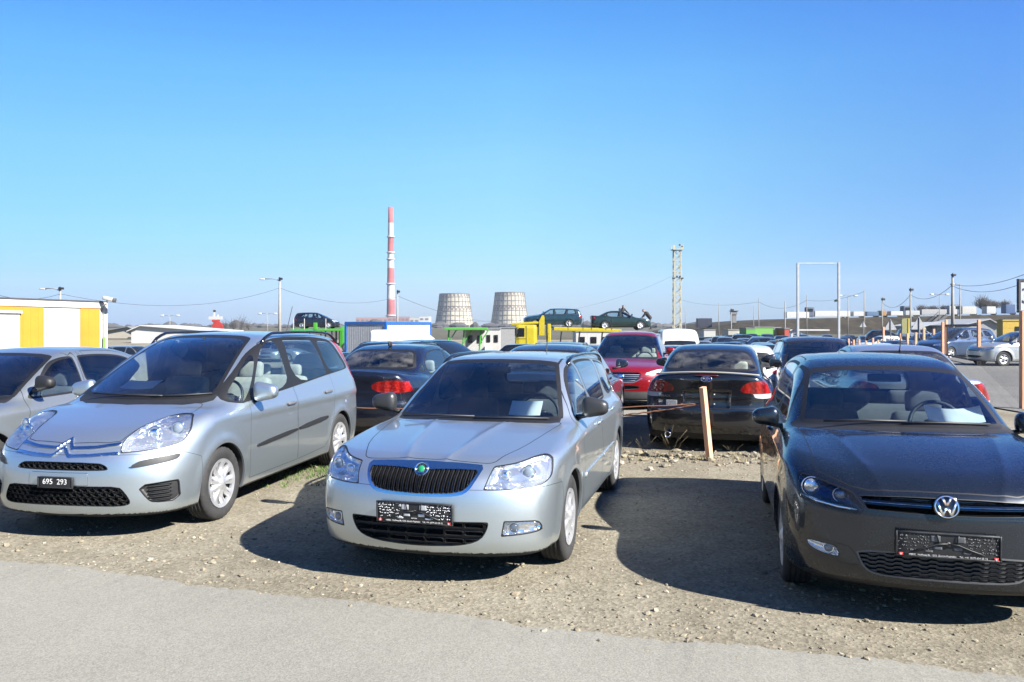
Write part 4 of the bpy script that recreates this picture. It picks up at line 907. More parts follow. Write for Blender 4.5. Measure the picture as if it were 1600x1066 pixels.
P_SEDAN['win'] = [('window_front', smooth_poly([(.60, .955), (.70, .945), (1.44, .965), (1.455, .98), (1.44, 1.36), (1.42, 1.375), (1.25, 1.36), (1.08, 1.30), (.80, 1.10)], 2)),
    ('window_rear', smooth_poly([(1.525, .968), (2.36, .99), (2.50, 1.02), (2.56, 1.16), (2.44, 1.29), (2.22, 1.36), (1.9, 1.385), (1.54, 1.38), (1.50, 1.36)], 2)),
    ('window_side', smooth_poly([(2.60, 1.04), (2.78, 1.07), (2.80, 1.09), (2.66, 1.19), (2.62, 1.18)], 2))]
P_SUV = dict(W=.92, H=1.74, wb=2.70, r=.358, ra=.40, y0=-.95, y1=3.70, zb=.27, tw=.80, tyw=.225, rim=.228, wheel='five', flare=.016, ghz=.92,
    yf=[(.2, -.78), (.3, -.87), (.42, -.905), (.6, -.915), (.74, -.905), (.84, -.87), (.92, -.80), (1.0, -.66), (1.08, -.45)],
    top=[(-.95, .86), (-.8, .935), (-.6, .99), (-.3, 1.045), (0, 1.085), (.4, 1.12), (.9, 1.12), (2.5, 1.16), (3.7, 1.14)],
    crown=[(-.9, .07), (-.3, .07), (.2, .06), (1, .05), (3.6, .05)],
    sec=[(.2, .84), (.3, .89), (.5, .915), (.75, .92), (.9, .91), (1.05, .88), (1.15, .83)],
    plan=[(-.95, .09), (-.5, .03), (0, 0), (1.3, 0), (2.7, 0), (3.2, .03), (3.7, .10)],
    yr=[(.25, 3.52), (.4, 3.62), (.7, 3.67), (.95, 3.66), (1.15, 3.60)], nose=(.22, .22),
    yws=[(.95, .0), (1.1, .28), (1.25, .55), (1.4, .84), (1.55, 1.15), (1.68, 1.45)], wc=.32,
    roof=[(.8, 1.55), (1.2, 1.66), (1.6, 1.70), (2.0, 1.71), (2.6, 1.695), (3.1, 1.66), (3.5, 1.60)], rcr=.07,
    yrw=[(1.0, 3.66), (1.15, 3.58), (1.35, 3.40), (1.5, 3.22), (1.65, 3.08)], rrn=.75,
    gw=[(1.02, .84), (1.12, .81), (1.35, .725), (1.55, .645), (1.68, .59)], gpl=[(.2, .05), (.8, 0), (2.6, 0), (3.2, .03), (3.6, .08)],
    wsy=.1, wsz=1.05, rwz=1.08, dash=(.64, 1.09), seat=(1.2, .58), frit=.03)
P_SUV['ws'] = smooth_poly([(-.3, 1.115, 1), (.55, 1.11), (.72, 1.115), (.70, 1.18), (.61, 1.44), (.555, 1.58), (.51, 1.61), (.3, 1.635), (-.3, 1.645, 1)], 1)
P_SUV['rw'] = smooth_poly([(-.3, 1.20, 1), (.55, 1.20), (.66, 1.22), (.56, 1.52), (.48, 1.58), (-.3, 1.60, 1)], 2)
P_SUV['win'] = [('window_front', smooth_poly([(.62, 1.10), (.72, 1.09), (1.46, 1.12), (1.47, 1.14), (1.45, 1.59), (1.42, 1.605), (1.2, 1.575), (.82, 1.32)], 2)), ('window_rear', smooth_poly([(1.54, 1.125), (2.30, 1.16), (2.44, 1.30), (2.46, 1.56), (2.4, 1.605), (1.9, 1.62), (1.55, 1.615)], 2)), ('window_side', smooth_poly([(2.44, 1.17), (3.0, 1.24), (3.02, 1.27), (2.90, 1.45), (2.58, 1.55), (2.54, 1.53)], 2))]
P_VAN = dict(W=.98, H=2.55, wb=3.1, r=.335, ra=.38, y0=-.95, y1=4.3, zb=.26, tw=.84, tyw=.21, rim=.20, wheel='simple', flare=.012, ghz=.95, kk=0,
    yf=[(.2, -.80), (.35, -.86), (.6, -.87), (.85, -.83), (1.0, -.74), (1.1, -.58)], top=[(-.95, .95), (-.6, 1.10), (-.2, 1.22), (.2, 1.26), (4.3, 1.26)], crown=[(-.9, .06), (4, .05)],
    sec=[(.2, .92), (.4, .97), (.8, .98), (1.2, .97), (1.4, .95)], plan=[(-.95, .07), (-.5, .03), (0, 0), (4.3, .02)], yr=[(.2, 4.2), (.5, 4.25), (1.3, 4.25)], nose=(.14, .16), tail=(.03, .05),
    yws=[(1.05, -.28), (1.25, -.10), (1.6, .25), (1.95, .60), (2.15, .85), (2.5, 1.3)], wc=.20, wsn=.75, roof=[(.2, 2.25), (.7, 2.42), (1.2, 2.50), (2, 2.52), (4.2, 2.50)], rcr=.10, yrw=[(1.1, 4.25), (2.5, 4.18)], rwc=.03,
    gw=[(1.1, .955), (1.4, .94), (1.9, .90), (2.3, .85), (2.5, .82)], gpl=[(-.3, .04), (.4, 0), (4.2, 0)], k=dict(rear=.08, roofside=.16), wsy=-.6, wsz=1.15, rwz=1.2, dash=(.2, 1.25), seat=(.8, .8), frit=.03)
P_VAN['ws'] = smooth_poly([(-.3, 1.24, 1), (.6, 1.24), (.80, 1.25), (.78, 1.40), (.72, 1.90), (.68, 1.95), (-.3, 1.98, 1)], 1)
P_VAN['rw'] = smooth_poly([(.1, 1.3), (.75, 1.3), (.70, 1.85), (.1, 1.88)], 1)
P_VAN['win'] = [('window_front', smooth_poly([(.1, 1.30), (.95, 1.28), (.97, 1.86), (.66, 1.88), (.35, 1.62)], 1))]
def more_windows(P):
    P['ws'] = smooth_poly([(-.3, 1.045, 1), (.35, 1.05), (.60, 1.06), (.70, 1.075), (.71, 1.10), (.65, 1.30), (.565, 1.50), (.53, 1.57), (.48, 1.60), (.3, 1.622), (-.3, 1.632, 1)], 1)
    P['rw'] = smooth_poly([(-.3, 1.12, 1), (.6, 1.12), (.70, 1.14), (.60, 1.50), (.5, 1.55), (-.3, 1.56, 1)], 2)
    P['win'] = [('window_front', smooth_poly([(.63, 1.02), (1.46, 1.07), (1.49, 1.33), (1.47, 1.54), (1.42, 1.555), (1.15, 1.49), (.88, 1.29)], 2)), ('window_rear', smooth_poly([(1.62, 1.085), (2.46, 1.14), (2.52, 1.16), (2.47, 1.40), (2.40, 1.53), (2.34, 1.555), (1.72, 1.56), (1.67, 1.54)], 2)), ('window_side', smooth_poly([(2.60, 1.15), (3.20, 1.175), (3.22, 1.20), (3.08, 1.37), (2.97, 1.47), (2.90, 1.50), (2.53, 1.53), (2.55, 1.42)], 2))]
    return P
def make_car(P, name, B, ms, d=.03, tails=None, lamps=None, grille=None, lower=None, plate_recess=None, inside='cloth', rails=None, mirror=True, mirror_m=None, label=None, group=None, cat='car', fine=True, dark_glass=False, spoiler=False, low_black=None):
    """a car at the origin, front towards -y"""
    M = mats(); S = car_shell(P, d); x0, zt = P['W'], max(v for t, v in P['top'])
    zn = [v for t, v in P['top'] if t <= -.6][-1]                       # height at the bonnet's front
    fr = lambda x, y, z, a, b, c: (y < -.1) & (b < .15)
    lp = lamps or [(x0 * .52, zn - .17), (x0 * .50, zn - .09), (x0 * .62, zn - .045), (x0 * .88, zn + .01), (x0 * .93, zn - .04), (x0 * .90, zn - .13), (x0 * .75, zn - .175)]
    opening(S, 'f', smooth_poly(lp, 2), 'headlight', .008, 'gap', 'body', lambda x, y, z, a, b, c: (y < .1) & (x > .3), 'lamp')
    gr = grille or [(-.3, zn - .10), (x0 * .44, zn - .105), (x0 * .44, zn - .15), (x0 * .38, zn - .20), (-.3, zn - .205)]
    S.poly('f', gr, 'grille_frame', 'body', fr); S.poly('f', gr, 'grille_back', 'grille_frame', fr, 'gr', off=.012)
    if fine: bars(S, 'grille_bar', 'grille_back', lambda x, y, z, *a: np.abs((z / .04) % 1 - .5) * .04 - .009)
    lo = lower or [(-.3, zn - .37), (x0 * .55, zn - .37), (x0 * .5, zn - .47), (-.3, zn - .49)]
    opening(S, 'f', smooth_poly(lo, 1), 'intake_back', .01, 'gap', 'body', fr, 'low')
    tl = tails or [(x0 * .55, .86), (x0 * .56, .98), (x0 * .80, 1.0), (x0 * .97, .98), (x0 * .99, .84), (x0 * .9, .80), (x0 * .66, .81)]
    yq = P['y1'] - .65
    S.poly('r', smooth_poly(tl, 2), 'tail_lamp', 'body', lambda x, y, z, a, b, c: (y > yq) & (z < 1.5))
    S.cut(lambda x, y, z, *a: z - (min(q[1] for q in tl) + .062), 'tail_clear', 'tail_lamp') if plate_recess == 'boot' else None
    zb = P['r'] * 2
    panel(S, 'S', [(P['y1'] - .55, .05), (P['y1'] + .4, .05), (P['y1'] + .4, zb), (P['y1'] - .55, zb)], 'rear_bumper', .004, 'body', lambda x, y, z, a, b, c: y > P['wb'] + .2)
    panel(S, 'S', [(-1.3, .05), (-.36, .05), (-.36, zn - .20), (-1.3, zn - .20)], 'bumper', .004, 'body', lambda x, y, z, a, b, c: y < -.1)
    if low_black: S.cut(lambda x, y, z, *a: z - low_black, 'low_trim', ['bumper', 'rear_bumper', 'body'])
    yc = P['yws'][1][1]
    hd = [(-.3, P['y0'] + .12), (x0 * .5, P['y0'] + .2), (x0 * .62, -.55), (x0 * .74, 0), (x0 * .78, yc + .12), (x0 * .6, yc + .03), (-.3, yc - .03)]
    panel(S, 't', smooth_poly(hd, 1), 'hood', .004, 'body', lambda x, y, z, a, b, c: z > zn - .12)
    S.poly('t', [(-.3, yc - .05), (x0 * .6, yc + .01), (x0 * .80, yc + .12), (x0 * .78, yc + .24), (x0 * .6, yc + .2), (-.3, yc + .12)], 'cowl', 'body', lambda x, y, z, a, b, c: z < zt + .03)
    w0 = dict((q[0], q[1]) for q in P['win'])
    if 'window_front' in w0 and fine:
        def outl(w, y0, y1, e=.045):
            a = np.array(w); b = a[:, 1].min(); up = a[a[:, 1] > b + .06]; up = up[np.argsort(up[:, 0])]
            return up, b
        ya, yb = min(q[0] for q in w0['window_front']), max(q[0] for q in w0['window_front']) + .035
        up, b = outl(w0['window_front'], ya, yb)
        panel(S, 's', [(.52, .29), (.49, .6), (.55, b - .05)] + [(max(.5, q[0] - .045), q[1] + .04) for q in up[:-4]] + [(yb, up[:, 1].max() + .045), (yb, .29)], 'door_front', .005)
        if 'window_rear' in w0:
            up, b = outl(w0['window_rear'], ya, yb); yd = max(q[0] for q in w0['window_rear']) + .04; wb = P['wb']
            panel(S, 's', [(yb + .006, .29), (yb + .006, up[:, 1].max() + .045)] + [(q[0] + .03, q[1] + .045) for q in up[4:-3]] + [(yd, up[-1][1]), (yd - .06, b + .02), (wb - .33, .72), (wb - .42, .45), (wb - .46, .29)], 'door_rear', .005)
    if plate_recess:
        z0, z1, xh = (.64, .90, .33) if plate_recess == 'boot' else (.40, .55, .30)
        opening(S, 'r', [(-.3, z0), (xh - .02, z0), (xh, z1 - .02), (xh - .02, z1), (-.3, z1)], 'plate_bay', .006, 'gap', ['body', 'rear_bumper'], lambda x, y, z, a, b, c: y > yq, 'bay')
    root = empty(name, label=label, cat=cat, group=group)
    gm = mat('window_dark', (.012, .016, .02), .06, 0, .5, nscale=2) if dark_glass else M['glass']
    X = {'headlight': ('headlight', M['lens'] if fine else M['clear'], 'two', None, None), 'grille_frame': ('grille', M['gloss'], 'both', None, None), 'grille_back': ('grille_mesh', M['pan'], 'both', 'grille_frame', ramp_push(S, 'gr', .04)), 'grille_bar': ('grille_bars', M['silver'], 'both', 'grille_frame', ramp_push(S, 'gr', .012)),
         'intake_back': ('lower_intake', M['pan'], 'both', 'bumper', ramp_push(S, 'low', .05)), 'tail_lamp': ('tail_lamp', M['red'], 'two', None, None), 'tail_clear': ('tail_lamp_clear', M['clear'], 'two', None, None), 'low_trim': ('lower_cladding', mat('cladding', (.05, .05, .052), .6), 'both', 'body', None)}
    if plate_recess: X['plate_bay'] = ('plate_bay', B, 'both', None, ramp_push(S, 'bay', .03, 2.5, (0, -1, 0)))
    if dark_glass:
        for q in ('windscreen', 'rear_window'): X[q] = (q, gm, 'both', None, None)
        for q, nm in (('window_front', 'window'), ('window_rear', 'window'), ('window_side', 'quarter_window')): X[q] = (nm, gm, 'two', 'door_front' if q == 'window_front' else 'door_rear' if q == 'window_rear' else None, None)
    zm = P['win'][0][1][0][1] + .11 if P['win'] else zt + .1
    O = emit(S, P, root, B, X, ms, seats=inside or 'cloth', inside=bool(inside), rails=rails, mirror=(P['W'] + .055, P['dash'][0] + .05, zm, mirror_m or B, 1) if mirror else None,
             handles=[('door_front', P['win'][0][1][0][0] * 0 + 1.34, zm - .2, B), ('door_rear', 2.24, zm - .17, B)] if fine and 'window_rear' in w0 else None)
    if fine:
        D, T = S.get('headlight')
        for i, md in enumerate('rl'): out_part('reflector', D, T, M['bowl'], O['headlight'][i], md, ramp_push(S, 'lamp', .05, 1.5))
    return root, S, O
# ------------------------------------------------------------------ the place
FPX, HZ, CH = 1247.0, 508.0, 1.73
def ss(a, b, t): u = np.clip((t - a) / (b - a), 0, 1); return u * u * (3 - 2 * u)
def gz(x, y): return -1.0 * ss(11, 40, np.asarray(y, float)) * (1 - ss(.43, .55, np.asarray(x, float) / np.maximum(np.asarray(y, float), 5)))
def at(px, py, Y): return Vector(((px - 800) / FPX * Y, Y, CH + (HZ - py) / FPX * Y))
def gpt(px, Y): X = (px - 800) / FPX * Y; return Vector((X, Y, float(gz(X, Y))))
rnd = random.Random(11); nr = np.random.default_rng(5)
def ground_mat(name, stops, fine, bump, scale=1.0, rough=.95, bigw=1.7, vor=.55):
    m, nt, out = nodemat(name); L = nt.links.new; t = nt.nodes.new('ShaderNodeTexCoord')
    def nz(s, d=8, r=.6):
        n = N_(nt, 'ShaderNodeTexNoise', Scale=s, Detail=d, Roughness=r); L(t.outputs['Object'], n.inputs['Vector']); return n.outputs['Fac']
    big, mid, sm = nz(.35 * scale, 5), nz(3.1 * scale, 8, .7), nz(fine, 4, .75)
    a = N_(nt, 'ShaderNodeMath', operation='ADD'); bs = N_(nt, 'ShaderNodeMath', operation='MULTIPLY_ADD'); L(big, bs.inputs[0]); bs.inputs[1].default_value = bigw; bs.inputs[2].default_value = .5 * (1 - bigw); L(bs.outputs[0], a.inputs[0]); L(mid, a.inputs[1]); b = N_(nt, 'ShaderNodeMath', operation='MULTIPLY_ADD'); L(sm, b.inputs[0]); b.inputs[1].default_value = 1.3; L(a.outputs[0], b.inputs[2])
    c = N_(nt, 'ShaderNodeMapRange'); L(b.outputs[0], c.inputs['Value']); c.inputs['From Min'].default_value = 1.1; c.inputs['From Max'].default_value = 2.2
    col = ramp(nt, c.outputs[0], [(a_, [q * ALB for q in b_]) for a_, b_ in stops])
    v = N_(nt, 'ShaderNodeTexVoronoi', Scale=fine * .55, Randomness=1.0); L(t.outputs['Object'], v.inputs['Vector'])
    hue = N_(nt, 'ShaderNodeMix', data_type='RGBA', blend_type='SOFT_LIGHT'); hue.inputs[0].default_value = vor; L(col, hue.inputs[6])
    bw = N_(nt, 'ShaderNodeRGBToBW'); L(v.outputs['Color'], bw.inputs[0]); L(bw.outputs[0], hue.inputs[7])
    p = N_(nt, 'ShaderNodeBsdfPrincipled', Roughness=rough); p.inputs['Specular IOR Level'].default_value = .25; L(hue.outputs[2], p.inputs['Base Color'])
    h = N_(nt, 'ShaderNodeMath', operation='ADD'); L(sm, h.inputs[0]); L(v.outputs['Distance'], h.inputs[1])
    bp = N_(nt, 'ShaderNodeBump', Strength=bump, Distance=.02); L(h.outputs[0], bp.inputs['Height']); L(bp.outputs[0], p.inputs['Normal']); L(p.outputs[0], out.inputs[0]); return m
GRAVEL = ground_mat('gravel_ground', [(.05, (.120, .104, .072)), (.35, (.190, .168, .122)), (.6, (.240, .215, .160)), (.8, (.265, .243, .188)), (1, (.30, .28, .225))], 80, .32, vor=.4)
ASPHALT = ground_mat('asphalt_worn', [(.0, (.205, .198, .170)), (.4, (.240, .232, .199)), (.7, (.258, .250, .214)), (1, (.282, .274, .238))], 230, .10, .6, vor=.30)
def rough_grid(a, b, near, far, step):
    v = list(np.arange(near[0], near[1] + 1e-6, step)); s = step
    while v[-1] < b: s *= 1.25; v.append(v[-1] + s)
    s = step
    while v[0] > a: s *= 1.25; v.insert(0, v[0] - s)
    return np.array(v)
def build_ground():
    xs = rough_grid(-2000, 2000, (-16, 30), 0, .5); ys = rough_grid(-60, 2600, (1, 56), 0, .5); X, Y = np.meshgrid(xs, ys, indexing='ij')
    V = np.stack([X, Y, gz(X, Y)], -1).reshape(-1, 3); I = np.arange(len(xs) * len(ys)).reshape(len(xs), len(ys))
    F = np.stack([I[:-1, :-1], I[1:, :-1], I[1:, 1:], I[:-1, 1:]], -1).reshape(-1, 4); tag(mesh('ground', V, F, GRAVEL, smooth=True), kind='structure')
    # the road in front: ragged edge from (-3.72,5.80) to (2.53,3.94)
    d = np.array([6.25, -1.86]); d /= np.linalg.norm(d); n = np.array([d[1], -d[0]])
    t = np.arange(-14, 16, .03); w = np.zeros_like(t)
    for f, a in ((.35, .05), (1.3, .035), (4.1, .02), (11, .013), (29, .008)): w += a * np.sin(t * f * 2 + nr.uniform(0, 6)) * nr.uniform(.6, 1.2)
    w += nr.normal(0, .006, len(t))
    P0 = np.array([-3.72, 5.80]) + t[:, None] * d
    rows = [P0 + (w[:, None] + q) * n for q in (0, .05)] + [P0 + q * n for q in (.6, 3, 9)]
    V = np.concatenate([np.column_stack([r, np.full(len(t), [.003, .010, .011, .012, .012][i])]) for i, r in enumerate(rows)]); k = len(t); F = []
    for r in range(4):
        i = np.arange(k - 1); F.append(np.stack([r * k + i, r * k + i + 1, (r + 1) * k + i + 1, (r + 1) * k + i], 1)[:, ::-1])
    F = np.concatenate(F); tag(mesh('road', V, F[:, ::-1].copy() if np.cross(V[F[0, 1]] - V[F[0, 0]], V[F[0, 2]] - V[F[0, 0]])[2] < 0 else F, ASPHALT, smooth=True), kind='structure')
    # paved lane behind the second row and the paved yard behind the fence
    for nm, x0, x1, y0, y1, sl, mt in (('lane', -40, 8.2, 16.4, 20.2, -.25, ASPHALT), ('yard', 10.0, 90, 10, 85, 0, ground_mat('asphalt_grey', [(0, (.115, .113, .107)), (.5, (.15, .147, .138)), (1, (.18, .176, .165))], 90, .15, .4))):
        xs = np.linspace(x0, x1, 120); ys = np.linspace(y0, y1, 110); X, Y = np.meshgrid(xs, ys, indexing='ij'); Y = Y + sl * X; V = np.stack([X, Y, gz(X, Y) + .025], -1).reshape(-1, 3)
        I = np.arange(120 * 110).reshape(120, 110); F = np.stack([I[:-1, :-1], I[1:, :-1], I[1:, 1:], I[:-1, 1:]], -1).reshape(-1, 4); tag(mesh(nm, V, F, mt, smooth=True), kind='structure')
    fm = ground_mat('field_turf', [(0, (.05, .05, .03)), (.5, (.085, .08, .05)), (1, (.13, .115, .08))], 3, .2, .02)
    xs = np.linspace(-1990, 1990, 60); ys = np.linspace(150, 2590, 40); X, Y = np.meshgrid(xs, ys, indexing='ij'); V = np.stack([X, Y, gz(X, Y) + .06], -1).reshape(-1, 3); I = np.arange(2400).reshape(60, 40)
    tag(mesh('field', V, np.stack([I[:-1, :-1], I[1:, :-1], I[1:, 1:], I[:-1, 1:]], -1).reshape(-1, 4), fm, smooth=True), kind='structure')
    # far belt of woods and roofs on the horizon: many small clumps, one mass nobody could count
    g = MB(); q = random.Random(9); tc = mat('far_twigs', (.060, .058, .060), .95, var=.3, nscale=.02)
    for i in range(620):
        Yf = q.uniform(700, 1500); x = (q.uniform(-700, 2300) - 800) / FPX * Yf; h = q.uniform(2.0, 5.5) * (1.35 if q.random() < .12 else 1); w = q.uniform(4, 13); n = 7; ph = q.uniform(0, 6)
        ring = [(math.cos(6.283 * k / n), math.sin(6.283 * k / n)) for k in range(n)]; V = []
        for z, s in ((0, .9), (.45, 1.0), (.8, .7), (1.0, .25)): V += [(x + w * s * cx * (1 + .25 * math.sin(ph + 3 * k)), Yf + w * .6 * s * cy, -1.1 + h * z * (1 + .15 * math.sin(ph * 2 + 5 * k))) for k, (cx, cy) in enumerate(ring)]
        F = [(r * n + k, r * n + (k + 1) % n, (r + 1) * n + (k + 1) % n, (r + 1) * n + k) for r in range(3) for k in range(n)] + [tuple(range(3 * n, 4 * n))]; g.add(V, F)
    tag(g.build('far_woods', tc, None, False), kind='stuff')
def scatter_stones(name, n, region, smin_, smax_, cols, flat=.6, pw=3.0):
    g = (1 + 5**.5) / 2; ico = np.array([(-1, g, 0), (1, g, 0), (-1, -g, 0), (1, -g, 0), (0, -1, g), (0, 1, g), (0, -1, -g), (0, 1, -g), (g, 0, -1), (g, 0, 1), (-g, 0, -1), (-g, 0, 1)]) / math.hypot(1, g)
    tri = np.array([(0, 11, 5), (0, 5, 1), (0, 1, 7), (0, 7, 10), (0, 10, 11), (1, 5, 9), (5, 11, 4), (11, 10, 2), (10, 7, 6), (7, 1, 8), (3, 9, 4), (3, 4, 2), (3, 2, 6), (3, 6, 8), (3, 8, 9), (4, 9, 5), (2, 4, 11), (6, 2, 10), (8, 6, 7), (9, 8, 1)])
    P = region(n); n = len(P); s = smin_ + (smax_ - smin_) * nr.random(n)**pw; V = ico[None] * (1 + nr.normal(0, .16, (n, 12, 1))) * s[:, None, None] * (1 + nr.normal(0, .2, (n, 1, 3)))
    a = nr.uniform(0, 6.28, n); c, q = np.cos(a), np.sin(a); x = V[..., 0] * c[:, None] - V[..., 1] * q[:, None]; y = V[..., 0] * q[:, None] + V[..., 1] * c[:, None]
    z = V[..., 2] * flat; V = np.stack([x + P[:, :1], y + P[:, 1:2], z + gz(P[:, 0], P[:, 1])[:, None] + (s * flat * .35)[:, None]], -1).reshape(-1, 3)
    F = (tri[None] + (np.arange(n) * 12)[:, None, None]).reshape(-1, 3); mi = np.repeat(nr.integers(0, len(cols), n), 20)
    return tag(mesh(name, V, F, cols, None, None, False, None, mi), kind='stuff')
def road_side(x, y): d = np.array([6.25, -1.86]); d /= np.linalg.norm(d); return (x + 3.72) * -d[1] + (y - 5.80) * d[0]      # >0 on the gravel
def build_stones():
    cols = [mat('stone_%d' % i, c, .9, var=.2, nscale=30) for i, c in enumerate([(.25, .22, .155), (.22, .19, .13), (.31, .28, .22), (.17, .15, .11), (.26, .215, .145)])]
    def reg(n):
        x = nr.uniform(-9, 9, n * 3); y = 3.6 + 8.5 * nr.random(n * 3)**1.2; k = (road_side(x, y) > -.02) & (np.abs(x) < y * .75 + 1); return np.stack([x, y], 1)[k][:n]
    scatter_stones('gravel', 15000, reg, .003, .015, cols, pw=3.5)
    def reg2(n):
        t = nr.uniform(-5, 6, n); e = np.where(nr.random(n) < .2, -np.abs(nr.normal(0, .10, n)), np.abs(nr.normal(0, .8, n)) + .02); d = np.array([6.25, -1.86]); d /= np.linalg.norm(d); nn = np.array([-d[1], d[0]]); return np.array([-3.72, 5.8]) + t[:, None] * d + e[:, None] * nn
    scatter_stones('roadside_gravel', 1500, reg2, .005, .026, cols, pw=5)
    def reg3(n):
        t = nr.uniform(0, 1, n); x = -7 + 13.5 * t; y = 10.3 + nr.normal(0, .35, n) + x * -.0; return np.stack([x, y], 1)
    scatter_stones('rubble', 1500, reg3, .012, .06, cols, pw=3)
def blades(name, pts, h, n, m, spread=.10, lean=.5, w=.004):
    V = []; F = []
    for (x, y) in pts:
        for _ in range(n):
            a = rnd.uniform(0, 6.28); r = rnd.uniform(0, spread); bx, by = x + r * math.cos(a), y + r * math.sin(a); hh = h * rnd.uniform(.4, 1.1); a2 = rnd.uniform(0, 6.28); l = lean * rnd.uniform(.2, 1)
            dx, dy = math.cos(a2), math.sin(a2); px, py = -dy * w, dx * w; z0 = float(gz(bx, by)); k = len(V)
            for t in (0, .5, 1):
                q = (1 - t) ; cx, cy = bx + dx * l * hh * t * t, by + dy * l * hh * t * t
                V += [(cx - px * q, cy - py * q, z0 + hh * t), (cx + px * q, cy + py * q, z0 + hh * t * (1 if t < 1 else .97))]
            F += [(k, k + 1, k + 3, k + 2), (k + 2, k + 3, k + 5, k + 4)]
    return mesh(name, V, F, m, smooth=True)
def build_grass():
    g = mat('grass_green', (.10, .16, .035), .8, var=.4, nscale=4); dgr = mat('grass_dry', (.30, .25, .12), .85, var=.35, nscale=4)
    pts = [(rnd.gauss(-2.35, .45), rnd.gauss(9.35, .35)) for _ in range(170)]; tag(blades('grass', pts, .05, 10, g, .08, .8, .005), kind='stuff')
    pts = [(rnd.uniform(1.2, 4.6), 10.35 + rnd.gauss(0, .16)) for _ in range(90)]; tag(blades('dry_grass', pts, .05, 8, dgr, .08, .9, .004), kind='stuff')
    pts = [(rnd.uniform(-7, 1), 10.4 + rnd.gauss(0, .3)) for _ in range(160)]; tag(blades('moss_grass', pts, .04, 8, mat('grass_olive', (.17, .17, .06), .85, var=.4, nscale=4), .08, .9, .004), kind='stuff')
    for i, (x, y, h) in enumerate(((1.75, 10.5, .30), (2.08, 10.45, .38), (1.45, 10.55, .22), (2.9, 10.5, .16))):
        o = blades('dry_weed', [(x, y)], h, 15, mat('weed_brown', (.13, .10, .05), .9, var=.3), .06, .8, .0020)
        tag(o, ['dry brown weed left of the leaning wooden stake', 'tallest dry weed sprig close beside the leaning wooden stake', 'low dry weed farthest left under the black saloon', 'short dry weed right of the leaning wooden stake'][i], 'weed', 'dry weeds behind the gravel strip')
WOOD = None
def wood():
    if 'post_wood' in MATS: return MATS['post_wood']
    m, nt, out = nodemat('post_wood'); L = nt.links.new; t = nt.nodes.new('ShaderNodeTexCoord'); mp = nt.nodes.new('ShaderNodeMapping'); mp.inputs['Scale'].default_value = (14, 14, 1.2); L(t.outputs['Object'], mp.inputs[0])
    n = N_(nt, 'ShaderNodeTexNoise', Scale=2.5, Detail=7, Roughness=.65); L(mp.outputs[0], n.inputs['Vector'])
    p = N_(nt, 'ShaderNodeBsdfPrincipled', Roughness=.75); L(ramp(nt, n.outputs['Fac'], [(.25, (.30, .145, .075)), (.5, (.48, .26, .15)), (.75, (.56, .34, .215))]), p.inputs['Base Color'])
    bp = N_(nt, 'ShaderNodeBump', Strength=.3, Distance=.01); L(n.outputs['Fac'], bp.inputs['Height']); L(bp.outputs[0], p.inputs['Normal']); L(p.outputs[0], out.inputs[0]); MATS['post_wood'] = m; return m
def build_stake():
    base = gpt(1109, 10.18); top = at(1098, 605, 10.05); d = (top - base); L = d.length
    b = MB(); b.rbox((0, 0, L / 2 - .06), (.088, .062, L + .12), .006, 4)
    o = b.build('wooden_stake', wood(), None, False); o.location = base; o.rotation_euler = d.to_track_quat('Z', 'X').to_euler(); o.rotation_mode = 'XYZ'
    tag(o, 'leaning pale wooden stake tied with brown cord behind the black saloon', 'stake')
    m = mat('cord_brown', (.16, .065, .03), .85, bump=.3)
    A = at(1094, 631, 10.08)
    for i, (B, sag) in enumerate(((at(978, 648, 10.2), .012), (at(555, 637, 10.35), .05))):
        n = 40; P = [A + (B - A) * t + Vector((0, .004 * math.sin(t * 60), -sag * 4 * t * (1 - t) + .004 * math.sin(t * 43 + i))) for t in np.linspace(0, 1, n)]
        q = MB(); q.tube([tuple(p) for p in P], .0075 if i else .010, 6); tag(q.build('cord', m, None, True), ['short thick brown cord tied to the wooden stake', 'long thin brown cord running behind the silver estate'][i], 'cord')
